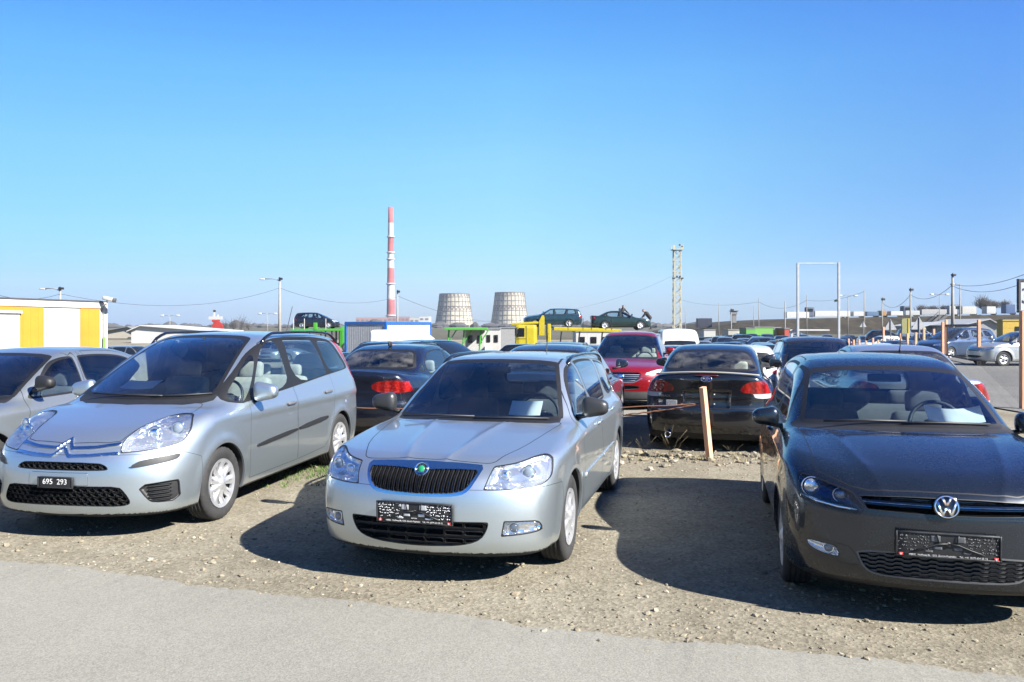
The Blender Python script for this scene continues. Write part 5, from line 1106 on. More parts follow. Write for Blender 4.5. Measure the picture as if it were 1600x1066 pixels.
# ------------------------------------------------------------------ buildings, masts, far things
def flat(name, c, **k):
    return MATS[name] if name in MATS else mat(name, [q * .62 for q in c], k.pop('rough', .6), **k)
def build_kiosk():
    A = np.array([-17.9, 35.0]); f = np.array([-1.3, -5.0]); f /= np.linalg.norm(f); n = np.array([-f[1], f[0]]); L = 9.0; dep = 3.0; z0, z1 = -.6, 2.72
    rz = math.atan2(f[1], f[0])
    root = empty('kiosk', (A[0], A[1], 0), rz, 'yellow and white metal kiosk with roller shutter at the left picture edge', 'kiosk')
    # local: x along the facade, -y outward?  outward normal in local:
    out = -1 if (np.array([-math.sin(rz), math.cos(rz)]) @ n) < 0 else 1
    yel = flat('kiosk_yellow', (.80, .40, .04), rough=.45, bump=.05, var=.10, nscale=1.2); wh = flat('kiosk_white', (.80, .79, .74), rough=.45); gr = flat('kiosk_grey', (.12, .12, .13)); 
    Y = lambda v: out * v
    b = MB(); b.box((L / 2, Y(-dep / 2), (z0 + z1) / 2), (L, dep, z1 - z0)); b.build('wall', wh, root)
    b = MB(); b.box((L / 2, Y(-dep / 2), z1 + .03), (L + .16, dep + .16, .05)); b.build('roof', gr, root)
    b = MB(); b.box((L / 2, Y(.03), z1 - .14), (L + .02, .06, .24)); b.build('fascia', wh, root)
    def pan(x0, x1, za, zb, m, nm, rib=0, th=.024):
        q = MB(); q.box(((x0 + x1) / 2, Y(th / 2), (za + zb) / 2), (x1 - x0, th, zb - za))
        if rib:
            k = int((zb - za) / rib)
            for i in range(k): q.box(((x0 + x1) / 2, Y(th + .006), za + (i + .5) * (zb - za) / k), (x1 - x0 - .04, .012, (zb - za) / k * .72))
        if nm == 'yellow_panel':
            for i in range(1, int((x1 - x0) / .36) + 1): q.box((x0 + i * .36 - .1, Y(th + .003), (za + zb) / 2), (.03, .006, zb - za - .02))
        q.build(nm, m, root)
    s = 5.17
    pan(.05 * s, .26 * s, z0, 2.46, yel, 'yellow_panel'); pan(.625 * s, 1.5 * s, z0, 2.46, yel, 'yellow_panel')
    pan(.285 * s, .60 * s, z0, 2.36, wh, 'roller_shutter', .11, .05); pan(.85 * s, 1.25 * s, z0, 2.18, wh, 'door', 0, .06); pan(.84 * s, 1.26 * s, 2.18, 2.28, wh, 'door_canopy', 0, .14)
    b = MB(); b.box((.02, Y(.04), (z0 + z1) / 2), (.16, .12, z1 - z0)); b.tube([(-.06, Y(.1), z0), (-.06, Y(.1), z1)], .035, 8); b.build('corner_post', wh, root)
    b = MB(); b.box((.10, Y(.105), .95), (.12, .01, .5)); b.build('green_notice', flat('notice_green', (.25, .55, .08)), root)
    P = at(170, 470, 34.6)
    r2 = empty('security_camera', P, 0, 'white security camera on the corner of the yellow kiosk', 'camera')
    b = MB(); b.rbox((0, 0, .08), (.52, .2, .17), .05, 5, 0, (0, .22, 0)); b.rbox((.24, 0, .02), (.12, .21, .18), .04, 4, 1, (0, .22, 0)); b.build('camera_housing', [wh, gr], r2, True)
    b = MB(); b.tube([(-.08, 0, .02), (-.08, 0, -.14), (-.3, .1, -.2)], .03, 8); b.build('bracket', wh, r2)
def pole(px, top, Y, label, lamp=0, h0=None, wid=.11, mt=None, box=0, group='concrete poles and masts across the lot'):
    g = gpt(px, Y); T = at(px, top, Y); h = T.z - g.z; root = empty('lamp_post' if lamp else 'utility_pole', g, 0, label, 'lamp post' if lamp else 'utility pole', group)
    mt = mt or flat('concrete_pole', (.42, .40, .36), rough=.85, bump=.1); b = MB(); b.lathe([(.001, 0), (wid * 1.5, 0), (wid * .75, h), (.001, h)], 8); b.build('mast', mt, root, True)
    k = Y / FPX; st = flat('steel_grey', (.35, .36, .37), rough=.4, metal=.6); dk = mats()['blk']
    if lamp:
        for s in ((-1, 1) if lamp == 2 else (-1,)):
            w = (24 if Y < 110 else 9) * k; b = MB(); b.tube([(0, 0, h - .15), (s * w * .5, 0, h + .02), (s * w, 0, h - .05 * k)], .035 + .01 * Y / 100, 6); a = b.build('arm', st, root, True)
            b = MB(); b.rbox((s * (w + 3 * k), 0, h - .03), (8 * k if Y < 110 else 6 * k, .3, 2.6 * k), .6 * k, 4); b.build('lamp_head', flat('lamp_white', (.7, .7, .68)), root, True)
    if box:
        b = MB(); b.rbox((1.5 * k, 0, h + .2 * k), (5 * k, .4, 3.5 * k), .4 * k, 3); b.tube([(0, 0, h - .1), (0, 0, h + 3 * k)], .05, 5); b.build('floodlight', dk, root)
    return T
def wire(A, B, sag, label, r=.02):
    A, B = Vector(A), Vector(B); P = [tuple(A + (B - A) * t - Vector((0, 0, sag * 4 * t * (1 - t)))) for t in np.linspace(0, 1, 24)]
    b = MB(); b.tube(P, r, 4, cap=False); tag(b.build('power_cable', flat('cable_grey', (.10, .10, .11)), None), label, 'cable', 'overhead cables between the poles')
def build_far():
    # chimney
    Y = 1000.; k = Y / FPX; root = empty('chimney', ((610.5 - 800) * k, Y, -.8), 0, 'tall red and white banded power station chimney', 'chimney')
    ys = [324, 348.5, 372, 395, 419, 442.5, 468, 492, 516]; rad = lambda y: (3.9 + (y - 324) / 184 * 2.6) * k
    red, wht = flat('chimney_red', (.62, .13, .13), rough=.8, var=.3, nscale=.06), flat('chimney_white', (.76, .74, .71), rough=.8, var=.22, nscale=.06)
    zf = lambda y: CH + (HZ - y) * k + .8
    for i in range(8):
        b = MB(); b.lathe([(rad(ys[i + 1]), zf(ys[i + 1])), (rad(ys[i]), zf(ys[i]))] + ([(rad(ys[i]) * .8, zf(ys[i])), (rad(ys[i]) * .8, zf(ys[i]) - 6)] if i == 0 else []), 32)
        b.build('red_band' if i % 2 == 0 else 'white_band', red if i % 2 == 0 else wht, root, True)
    b = MB()
    for y in (370, 394.5, 405, 443.5, 493): b.lathe([(rad(y), zf(y) - 1), (rad(y) + 1.2, zf(y) - 1), (rad(y) + 1.2, zf(y) + .6), (rad(y), zf(y) + .6)], 32)
    b.build('walkway', wht, root, True)
    # cooling towers
    cream = flat('tower_cream', (.62, .56, .43), rough=.85, var=.3, nscale=.09); rib = flat('tower_rib', (.20, .19, .20), rough=.8); chk = flat('tower_brown', (.24, .17, .15))
    for cx, wt, wb_, yt, lab in ((710, 46, 57, 459.5, 'left cooling tower, its checkered rim clearly visible beside the chimney'), (796.5, 45.5, 56, 457.5, 'right cooling tower behind the yellow car transporter cab')):
        Y = 1050.; k = Y / FPX; root = empty('cooling_tower', ((cx - 800) * k, Y, -.8), 0, lab, 'cooling tower', 'pair of ribbed cooling towers'); H = CH + (HZ - yt) * k + .8
        rr = lambda t: (wb_ / 2 + 2 - (wb_ - wt + 4) / 2 * (1.25 * t - .25 * t * t)) * k
        n = 12; b = MB(); b.lathe([(rr(i / n), H * i / n) for i in range(n + 1)] + [(rr(1) * .93, H), (rr(1) * .93, H * .8)], 48); b.build('shell', cream, root, False)
        b = MB(); ns = 26
        for i in range(ns):
            a = 2 * math.pi * i / ns; b.tube([((rr(t) + .25) * math.cos(a), (rr(t) + .25) * math.sin(a), H * t) for t in np.linspace(0, 1, 7)], .30, 4, cap=False)
        for t in (.06, .2, .34, .48, .62, .76, .9, 1.0):
            a = np.linspace(0, 2 * math.pi, 49); b.tube(np.stack([(rr(t) + .3) * np.cos(a), (rr(t) + .3) * np.sin(a), 0 * a + H * t], 1), .36, 4, cap=False)
        b.build('rib_frame', rib, root)
        b = MB(); n2 = 52
        for t0, t1 in ((.93, .98), (.51, .56), (.56, .61)):
            for i in range(n2):
                if (i + (t0 > .55)) % 2: continue
                a0, a1 = 2 * math.pi * i / n2, 2 * math.pi * (i + 1) / n2; q = [((rr(t) + .2) * math.cos(a), (rr(t) + .2) * math.sin(a), H * t) for t, a in ((t0, a0), (t0, a1), (t1, a1), (t1, a0))]; b.add(q, [(0, 1, 2, 3)])
        b.build('checker_band', chk, root)
    # lattice tower
    Y = 250.; k = Y / FPX; g = gpt(1058, Y); root = empty('lattice_tower', g, 0, 'slender cream lattice tower with a floodlight platform', 'tower'); H = at(0, 391, Y).z - g.z; wd = 5.6 * k
    m = flat('tower_paint', (.68, .64, .46), rough=.6); b = MB()
    for sx in (-1, 1):
        for sy in (-1, 1): b.tube([(sx * wd, sy * wd, 0), (sx * wd * .92, sy * wd * .92, H)], .20, 4)
    nb = 15
    for i in range(nb):
        z0, z1 = H * i / nb, H * (i + 1) / nb
        for s in (-1, 1):
            e = 1 if i % 2 else -1; b.tube([(-e * wd, s * wd, z0), (e * wd, s * wd, z1)], .10, 4); b.tube([(s * wd, -e * wd, z0), (s * wd, e * wd, z1)], .10, 4)
            b.tube([(-wd, s * wd, z1), (wd, s * wd, z1)], .10, 4); b.tube([(s * wd, -wd, z1), (s * wd, wd, z1)], .10, 4)
    b.build('lattice', m, root); b = MB(); b.box((0, 0, H + .15), (wd * 2.9, wd * 2.9, .3))
    for sx in (-1, 1):
        for sy in (-1, 1): b.box((sx * wd * 1.35, sy * wd * 1.35, H + .8), (.25, .25, 1.4))
        b.box((sx * wd * 1.1, -wd * 1.4, H + .85), (wd * .6, .1, 1.2))
    b.build('platform', m, root)
    for i, (dx, z) in enumerate(((-1.5, H * .66), (-.3, H * .68), (.6, H * .68), (1.4, H * .66), (.5, H + 1.5), (1.2, H + 1.0))):
        b = MB(); b.rbox((dx * wd * .9, -wd - .3, z), (.55, .5, .5), .1, 3); b.build('floodlight', mats()['blk'], root)
    # goal-like sign frame
    Y = 45.; k = Y / FPX; a, c = gpt(1246.5, Y), gpt(1310.5, Y); zt = at(0, 411, Y).z; root = empty('portal_structure', ((a.x + c.x) / 2, Y, a.z), 0, 'tall empty white steel portal frame in the car rows', 'frame'); hw = (c.x - a.x) / 2; st = flat('steel_white', (.62, .64, .66), rough=.4)
    for s in (-1, 1): b = MB(); b.rbox((s * hw, 0, (zt - a.z) / 2 + (.04 if s > 0 else 0)), (.13, .13, zt - a.z), .02, 3); b.build('post', st, root)
    b = MB(); b.rbox((0, 0, zt - a.z - .03), (2 * hw + .1, .07, .07), .015, 3); b.build('crossbar', st, root); b = MB(); b.rbox((hw - .16, -.05, at(0, 470, Y).z - a.z), (.17, .2, .11), .03, 3, 0, (0, -.3, 0)); b.build('floodlight', mats()['blk'], root)
    b = MB(); L = 2 * hw; b.rbox((0, .3, 1.43 - a.z), (L, .05, .09), .02, 3); b.box((-hw * .9, .3, (1.4 - a.z) / 2), (.1, .1, 1.4 - a.z)); o = b.build('boom_barrier', flat('barrier_white', (.72, .72, .70)), None); o.location = ((a.x + c.x) / 2, Y + 1, a.z); tag(o, 'low white boom barrier behind the tall portal frame', 'barrier')
    # embankment with its lorries
    xs = [1060, 1085, 1110, 1140, 1180, 1230, 1300, 1380, 1460, 1540, 1640, 1760, 2000]; yt = [521, 518, 512, 507, 503.5, 500, 497, 495.5, 494, 492.5, 491, 489, 487]; Y = 230.
    px = np.linspace(1062, 2000, 120); top = np.interp(px, xs, yt); V = []; X = (px - 800) / FPX * Y; zt = CH + (HZ - top) / FPX * Y
    prof = [(-26, 0), (-19, .12), (-12, .45), (-6, .8), (-1.5, .97), (2, 1), (60, 1), (75, 0)]
    for dy, hf in prof:
        w = nr.normal(0, .18, len(px)) * (0 if hf in (0, 1) else 1)
        V.append(np.stack([X, np.full(len(px), Y + dy), -.85 + (zt + .85) * hf + w], 1))
    k2 = len(px); F = []
    for r in range(len(prof) - 1): i = np.arange(k2 - 1); F.append(np.stack([r * k2 + i, r * k2 + i + 1, (r + 1) * k2 + i + 1, (r + 1) * k2 + i], 1))
    em = ground_mat('embankment_turf', [(.0, (.008, .008, .004)), (.4, (.022, .018, .008)), (.75, (.042, .030, .015)), (1, (.065, .05, .03))], 1.1, .6, .12)
    tag(mesh('embankment', np.concatenate(V), np.concatenate(F), em, smooth=True), kind='structure')
    zof = lambda p: CH + (HZ - float(np.interp(p, xs, yt))) / FPX * Y
    def trailer(p0, p1, ytop, c, lab, cab=None, Yt=233.):
        kk = Yt / FPX; z0 = zof((p0 + p1) / 2); w = (p1 - p0) * kk; root = empty('truck_trailer', (((p0 + p1) / 2 - 800) * kk, Yt, z0), 0, lab, 'trailer', 'lorry trailers parked on the embankment'); h = CH + (HZ - ytop) * kk - z0
        b = MB(); b.rbox((0, 0, h / 2 + .2), (w, 2.5, h - .4), .06, 3); b.build('box_body', flat('trailer_%s' % c[0], c[1], rough=.5), root)
        for i in range(3): b = MB(); V, F = lathe([(.02, -.2), (.5, -.2), (.5, .2), (.02, .2)], 14); b.add(V[:, [0, 2, 1]], F); o = b.build('wheel', mats()['rub'], root); o.location = (w * (.18 + .12 * i) , -1.0, .48)
        if cab: b = MB(); b.rbox((cab * (w / 2 + 1.2), 0, 1.75), (2.1, 2.4, 2.9), .2, 4); b.box((cab * (w / 2 + 1.3), -1.22, 2.3), (1.4, .06, .9), 1); b.build('cab', [flat('cab_%s' % c[0], (.10, .14, .22)), mats()['gloss']], root)
    wt, gy, nv, bl, og = ('white', (.78, .77, .74)), ('grey', (.5, .5, .5)), ('navy', (.025, .03, .06)), ('blue', (.05, .12, .30)), ('orange', (.55, .27, .08))
    trailer(1089, 1111, 497.5, nv, 'dark navy lorry trailer alone at the left end of the embankment'); trailer(1227, 1262, 487.5, wt, 'white trailer behind the left post of the portal frame')
    trailer(1271, 1326, 486, wt, 'long white lorry trailer between the portal frame posts', -1); trailer(1331, 1347, 487, wt, 'short white trailer just right of the portal frame'); trailer(1352, 1370, 487, ('steelblue', (.10, .2, .34)), 'blue trailer among the white ones on the embankment')
    trailer(1374, 1382, 485.5, og, 'small orange container on the embankment'); trailer(1389, 1408, 486.5, wt, 'white trailer right of the orange container', 1); trailer(1412, 1434, 485.5, ('pale', (.62, .63, .62)), 'pale grey trailer left of the tall concrete pole')
    trailer(1437, 1476, 483.5, gy, 'long grey trailer in front of the leafless bushes'); trailer(1480, 1492, 478, ('tall', (.66, .66, .66)), 'tall pale box body by the tall concrete pole'); trailer(1500, 1522, 479, ('cream', (.7, .68, .62)), 'cream trailer right of the tall concrete pole', -1); trailer(1538, 1552, 479, ('off', (.72, .72, .7)), 'off-white trailer below the leafless trees'); trailer(1568, 1582, 476, bl, 'blue box trailer under the number sign')
    # hut on stilts
    g = at(1146.5, 505, 228); root = empty('watch_hut', g, 0, 'small dark hut on stilts at the embankment crest', 'hut'); b = MB(); b.box((0, 0, 1.3), (1.2, 1.2, 2.4)); b.box((0, 0, 2.9), (1.6, 1.6, .9)); b.build('cabin', flat('hut_grey', (.26, .26, .26)), root); b = MB(); b.box((0, 0, 3.45), (2.2, 2.0, .16)); b.build('roof', mats()['blk'], root)
    # stairs on the slope
    A = Vector(((1443 - 800) / FPX * 207, 207, -.6)); B = Vector(((1474 - 800) / FPX * 229, 229, zof(1474))); root = empty('staircase', A, 0, 'dark stair flight climbing the embankment slope', 'stairs')
    b = MB(); D = B - A
    for i in range(26): q = D * (i / 26); b.box(tuple(q + Vector((0, 0, .16))), (2.6, .95, .30))
    b.build('steps', flat('stair_grey', (.13, .125, .12)), root)
    for s in (-1.4, 1.4): b = MB(); b.tube([(s, 0, 1.1), tuple(D + Vector((s, 0, 1.1)))], .09, 4); b.build('handrail', mats()['blk'], root)
    # bare bushes and trees on the crest
    bark = flat('twig_brown', (.075, .055, .045), rough=.9)
    def bare(px, base, h, w, Y, n, lab, nm='leafless_bush'):
        g = at(px, base, Y); b = MB(); rr = random.Random(int(px)); root = empty(nm, g, 0, lab, 'bush' if 'bush' in nm else 'tree', 'leafless bushes and trees on the skyline'); tr = MB(); tr.tube([(0, 0, -.3), (0, 0, h * .3), (.1, 0, h * .55)], [h * .035, h * .028, h * .012], 6); tr.build('trunk', bark, root, True)
        for i in range(n):
            x = rr.gauss(0, w * .32); ang = rr.uniform(-.6, .6); l = h * rr.uniform(.35, .8) * (1 - .6 * min(1, abs(x) / w)); z = rr.uniform(0, h * .45); p = Vector((x * .5, rr.gauss(0, w * .15), z)); pts = [p]
            for s in range(4): ang += rr.uniform(-.35, .35); p = p + Vector((math.sin(ang) + x / w * .5, rr.uniform(-.2, .2), math.cos(ang))) * l / 4; pts.append(p)
            b.tube([tuple(q) for q in pts], [.055, .045, .035, .03, .02], 3, cap=False)
        b.build('branches', bark, root)
    bare(1441, 488, 2.2, 5, 240, 260, 'low leafless bush above the grey trailer'); bare(1457, 487, 1.9, 5, 241, 240, 'second leafless bush above the grey trailer, nearer the stairs'); bare(1475, 486, 1.8, 4, 241, 200, 'smallest leafless bush at the top of the stairs')
    bare(1537, 482, 3.2, 5, 245, 360, 'broad dark leafless bush behind the off-white trailer'); bare(1552, 482, 2.6, 5, 246, 320, 'lower dark leafless bush left of the number sign'); bare(1533, 482, 4.6, 4, 248, 90, 'thin leafless tree above the dark bushes', 'leafless_tree'); bare(1570, 481, 2.4, 4, 246, 240, 'dark leafless bush beside the blue box trailer')
    for i, p in enumerate((352, 365, 377, 388)): bare(p, 516, 6.0 + (i % 3), 6, 420, 70, ['leftmost', 'second', 'third', 'rightmost'][i] + ' of four hazy leafless trees behind the people carrier roof', 'leafless_tree')
def gable(name, px0, px1, y_eave, y_ridge, Y, wallc, roofc, lab, dep=8, side=0):
    k = Y / FPX; x0, x1 = (px0 - 800) * k, (px1 - 800) * k; z0 = -1.0; ze, zr = CH + (HZ - y_eave) * k, CH + (HZ - y_ridge) * k
    root = empty(name, ((x0 + x1) / 2, Y, 0), 0, lab, 'building'); w = (x1 - x0) / 2
    b = MB(); b.add([(-w, 0, z0), (w, 0, z0), (w, 0, ze), (side * w, 0, zr), (-w, 0, ze), (-w, dep, z0), (w, dep, z0), (w, dep, ze), (side * w, dep, zr), (-w, dep, ze)], [(0, 1, 2, 3, 4), (5, 9, 8, 7, 6), (1, 6, 7, 2), (0, 4, 9, 5)]); b.build('wall', wallc, root)
    b = MB(); o = .25 * Y / 60
    for s in (-1, 1): b.add([(side * w, -o, zr + .12), (s * (w + o), -o, ze - .02), (s * (w + o), dep + o, ze - .02), (side * w, dep + o, zr + .12), (side * w, -o, zr), (s * (w + o), -o, ze - .14), (s * (w + o), dep + o, ze - .14), (side * w, dep + o, zr)], [(0, 1, 2, 3), (4, 7, 6, 5), (0, 4, 5, 1), (2, 6, 7, 3), (1, 5, 6, 2)])
    b.build('roof', roofc, root); return root
def boxb(name, px0, px1, yt, Y, m, lab, dep=6, cat='building', trim=None, z0=None):
    k = Y / FPX; x0, x1 = (px0 - 800) * k, (px1 - 800) * k; z0 = (-.85 if z0 is None else z0); zt = CH + (HZ - yt) * k
    root = empty(name, ((x0 + x1) / 2, Y, 0), 0, lab, cat); b = MB(); b.box((0, dep / 2, (z0 + zt) / 2), (x1 - x0, dep, zt - z0)); b.build('wall', m, root)
    if trim: b = MB(); b.box((0, dep / 2, zt + .05), (x1 - x0 + .12, dep + .12, .12)); b.build('roof', trim, root)
    return root, x1 - x0, zt
def build_mid():
    M = mats(); wh = flat('wall_white', (.74, .73, .70)); grey = flat('wall_grey', (.45, .45, .44)); roofg = flat('roof_grey', (.30, .31, .32)); 
    # left skyline
    gable('warehouse', 168, 212, 517, 511, 160, flat('wall_cream', (.6, .55, .45)), roofg, 'low cream warehouse with a grey gable roof right of the kiosk', 20, .5)
    boxb('billboard', 212, 222, 510.5, 158, flat('sign_yellow', (.72, .58, .08)), 'small yellow billboard beside the cream warehouse', .4, 'billboard', None, 0)
    gable('market_tent', 205, 332, 517, 509.5, 120, flat('tent_white', (.80, .79, .76)), flat('tent_roof', (.82, .81, .78)), 'long white market tent behind the people carrier', 12, -.75)
    k = 140 / FPX; root = empty('sign_tower', ((337 - 800) * k, 140, -.8), 0, 'red and white roadside sign tower on a thin mast', 'sign'); b = MB(); b.box((-.25, 0, 2.4), (.25, .25, 4.9)); b.box((.4, 0, 2.2), (.2, .2, 4.4)); b.build('mast', wh, root)
    b = MB(); b.box((.05, -.2, at(0, 497, 140).z + .8), (2.3, .3, .55)); b.build('white_board', wh, root); b = MB(); b.box((.1, -.2, at(0, 501.5, 140).z + .8), (1.3, .3, .4)); V, F = lathe([(.01, 0), (.95, 0), (.95, .2), (.01, .2)], 24); b.add(V[:, [0, 2, 1]] + [.45, -.4, at(0, 511, 140).z + .8], F); b.build('red_board', flat('sign_red', (.62, .05, .04)), root); b = MB(); b.rbox((-.2, 0, 5.0), (.4, .4, .35), .1, 3); b.build('floodlight', M['blk'], root)
    # works behind the chimney
    for a, c, yt, mm, lab in ((556, 606, 496.5, flat('works_pink', (.50, .30, .29)), 'long low pinkish works building left of the chimney foot'), (606, 640, 495, flat('works_red', (.46, .27, .27)), 'low reddish works building right at the chimney foot'), (640, 655, 497, flat('works_cream', (.66, .62, .55)), 'small cream works block right of the chimney'), (655, 671, 494.5, flat('works_white', (.72, .71, .69)), 'taller white works block near the left cooling tower')):
        root, w, zt = boxb('works_building', a, c, yt, 940, mm, lab, 20, 'building', roofg)
        b = MB(); n = max(2, int(w / 5))
        for i in range(n): b.box((-w / 2 + (i + .5) * w / n, -.1, zt - 3.2), (w / n * .6, .3, 2.0))
        b.build('window_band', flat('works_window', (.20, .20, .24)), root)
    # blue-trimmed cabin
    Y = 48.; k = Y / FPX; x0, x1 = (536 - 800) * k, (607 - 800) * k; root = empty('office_container', ((x0 + x1) / 2, Y, 0), -.35, 'white site cabin with bright blue roof trim', 'container'); w = x1 - x0; zt = at(0, 505, Y).z; bl = flat('trim_blue', (.02, .17, .62), rough=.4)
    b = MB(); b.box((0, 3, (zt - .85) / 2), (w, 6, zt + .85)); n = 22
    for i in range(n): b.box((-w / 2 + (i + .5) * w / n, -.01, (zt - .9) / 2), (w / n * .5, .02, zt + .8)); b.box((w / 2 + .01, 6 * (i + .5) / n, (zt - .9) / 2), (.02, 6 / n * .5, zt + .8))
    b.build('wall', flat('cabin_white', (.66, .68, .70)), root); b = MB()
    b.box((0, 3, zt + .0), (w + .12, 6.12, .16))
    for sx in (-1, 1): b.box((sx * w / 2, 0, (zt - .85) / 2), (.14, .14, zt + .9)); b.box((sx * w / 2, 6, (zt - .85) / 2), (.14, .14, zt + .9))
    b.build('frame', bl, root)
    # green canopy, white stalls
    Y = 62.; k = Y / FPX; root = empty('canopy_stall', ((728 - 800) * k, Y, -.8), 0, 'bright green market canopy with slanting struts', 'canopy'); b = MB(); b.rbox((0, 1, at(0, 514, Y).z + .8), (66 * k, 3, .22), .05, 3); b.build('canopy_roof', flat('canopy_green', (.10, .50, .06)), root); b = MB()
    for s in (-.46, -.1, .3): b.tube([(s * 66 * k, 0, 0), (s * 66 * k + .2, 0, 2.2)], .07, 5); b.tube([(s * 66 * k, 0, .9), (s * 66 * k + .8, 0, 2.2)], .05, 5)
    b.build('struts', flat('canopy_green', (.10, .50, .06)), root)
    for a, c, yt, Yb, lab in ((727, 757, 515.5, 63.5, 'white stall with dark windows under the green canopy'), (757, 781, 515, 66, 'white cabin right of the green canopy'), (900, 1010, 519, 75, 'long white cabin row below the yellow transporter deck')):
        root, w, zt = boxb('market_cabin', a, c, yt, Yb, wh, lab, 4, 'cabin', roofg); b = MB()
        n = max(2, int(w / 1.1))
        for i in range(n): b.box((-w / 2 + (i + .5) * w / n, -.02, zt - .75), (w / n * .5, .06, .6))
        b.build('window', M['gloss'], root)
    boxb('storage_container', 781, 806, 513, 80, grey, 'plain grey container left of the yellow transporter cab', 5, 'container', roofg)
    # right: green and white boxes in the lot
    for a, c, yt, Yb, cc, lab in ((1138, 1160, 516, 105, ('cream2', (.62, .60, .50)), 'cream container behind the cream minibus'), (1166, 1180, 513.5, 100, ('lime', (.16, .52, .08)), 'narrow lime green container in the lot'), (1180, 1208, 512, 100.5, ('green2', (.22, .58, .10)), 'wide bright green container in the lot'), (1209, 1220, 512.5, 102, ('white3', (.7, .7, .68)), 'small white container right of the green one'), (1226, 1233, 514, 99, ('red3', (.6, .08, .05)), 'small red container right of the green ones'), (1100, 1118, 516, 110, ('white4', (.7, .69, .65)), 'white container near the lattice tower foot')):
        boxb('storage_container', a, c, yt, Yb, flat('container_' + cc[0], cc[1]), lab, 3, 'container', roofg)
    gable('shed', 1446, 1499, 509, 504.5, 105, flat('shed_wall', (.50, .51, .50)), flat('shed_roof', (.62, .64, .66)), 'left grey shed with a pale gable roof', 8); gable('shed', 1501, 1557, 508, 499.5, 98, flat('shed_wall2', (.44, .46, .47)), flat('shed_roof2', (.48, .50, .52)), 'larger grey shed right of the tall concrete pole', 9, .55)
    root, w, zt = boxb('yellow_kiosk', 1567, 1597, 501.5, 70, flat('kiosk_yellow2', (.78, .50, .02)), 'small bright yellow kiosk behind the fence', .9, 'kiosk', flat('kiosk_edge', (.7, .5, .1))); b = MB(); b.box((w * .3, -.03, zt - .9), (w * .3, .08, .8)); b.build('hatch', M['gloss'], root)
    root, w, zt = boxb('notice_board', 1409, 1419, 497.5, 80, flat('board_olive', (.35, .33, .12)), 'olive and yellow notice board on the embankment side', .15, 'board', None, .9); b = MB(); b.box((w / 2 + .06, 0, (zt + -.8) / 2), (.14, .1, zt + .8)); b.build('post', flat('board_yellow', (.75, .58, .05)), root)
    # warning signs seen from behind
    for px, py, sz, Y, lab in ((1391, 508, 20, 66, 'triangular warning sign left of the notice board'), (1435.5, 506, 24, 62, 'triangular warning sign above the silver saloon antenna'), (1348.5, 507, 11, 95, 'smallest triangular warning sign near the portal frame')):
        k = Y / FPX; g = gpt(px, Y); P = at(px, py, Y); root = empty('warning_sign', g, 0, lab, 'road sign', 'triangular signs along the yard road'); h = P.z - g.z; s = sz * k / 2
        V = [(0, -.03, h + s * .95), (-s, -.03, h - s * .75), (s, -.03, h - s * .75), (0, .0, h + s * .95), (-s, 0, h - s * .75), (s, 0, h - s * .75)]
        b = MB(); b.add(V, [(0, 1, 2), (3, 5, 4), (0, 3, 4, 1), (1, 4, 5, 2), (2, 5, 3, 0)]); b.build('sign_plate', flat('sign_back', (.55, .56, .57), rough=.4), root); b = MB(); b.tube([(0, -.06, 0), (0, -.06, h + s * .8)], .04, 6); b.build('post', flat('steel_grey', (.35, .36, .37)), root)
    # number sign
    Y = 22.; x0 = (1588.5 - 800) / FPX * Y; zt, zb = at(0, 438, Y).z, at(0, 487, Y).z; root = empty('number_sign', (x0 + .62, Y, float(gz(0, Y))), .12, 'framed white board numbered 30 on a post, half out of the picture', 'sign'); o = -root.location.z
    b = MB(); b.box((0, 0, (zt + zb) / 2 + o), (1.24, .05, zt - zb)); b.build('board', flat('board_bluewhite', (.55, .60, .70)), root)
    b = MB()
    for z in (zt, zb): b.box((0, -.01, z + o), (1.30, .09, .06))
    for s in (-.62, .62): b.box((s, -.01, (zt + zb) / 2 + o), (.06, .085, zt - zb - .07))
    b.build('frame', M['blk'], root); b = MB(); b.tube([(.1, .08, 0), (.1, .08, zt + o)], .05, 8); b.build('post', flat('steel_grey', (.35, .36, .37)), root)
    t = text('numerals', '30', .60, flat('numeral_blue', (.01, .015, .06)), root, 'LEFT', .004); t.location = (-.57, -.035, (zt + zb) / 2 + o - .02); t.rotation_euler = (R(90), 0, 0)
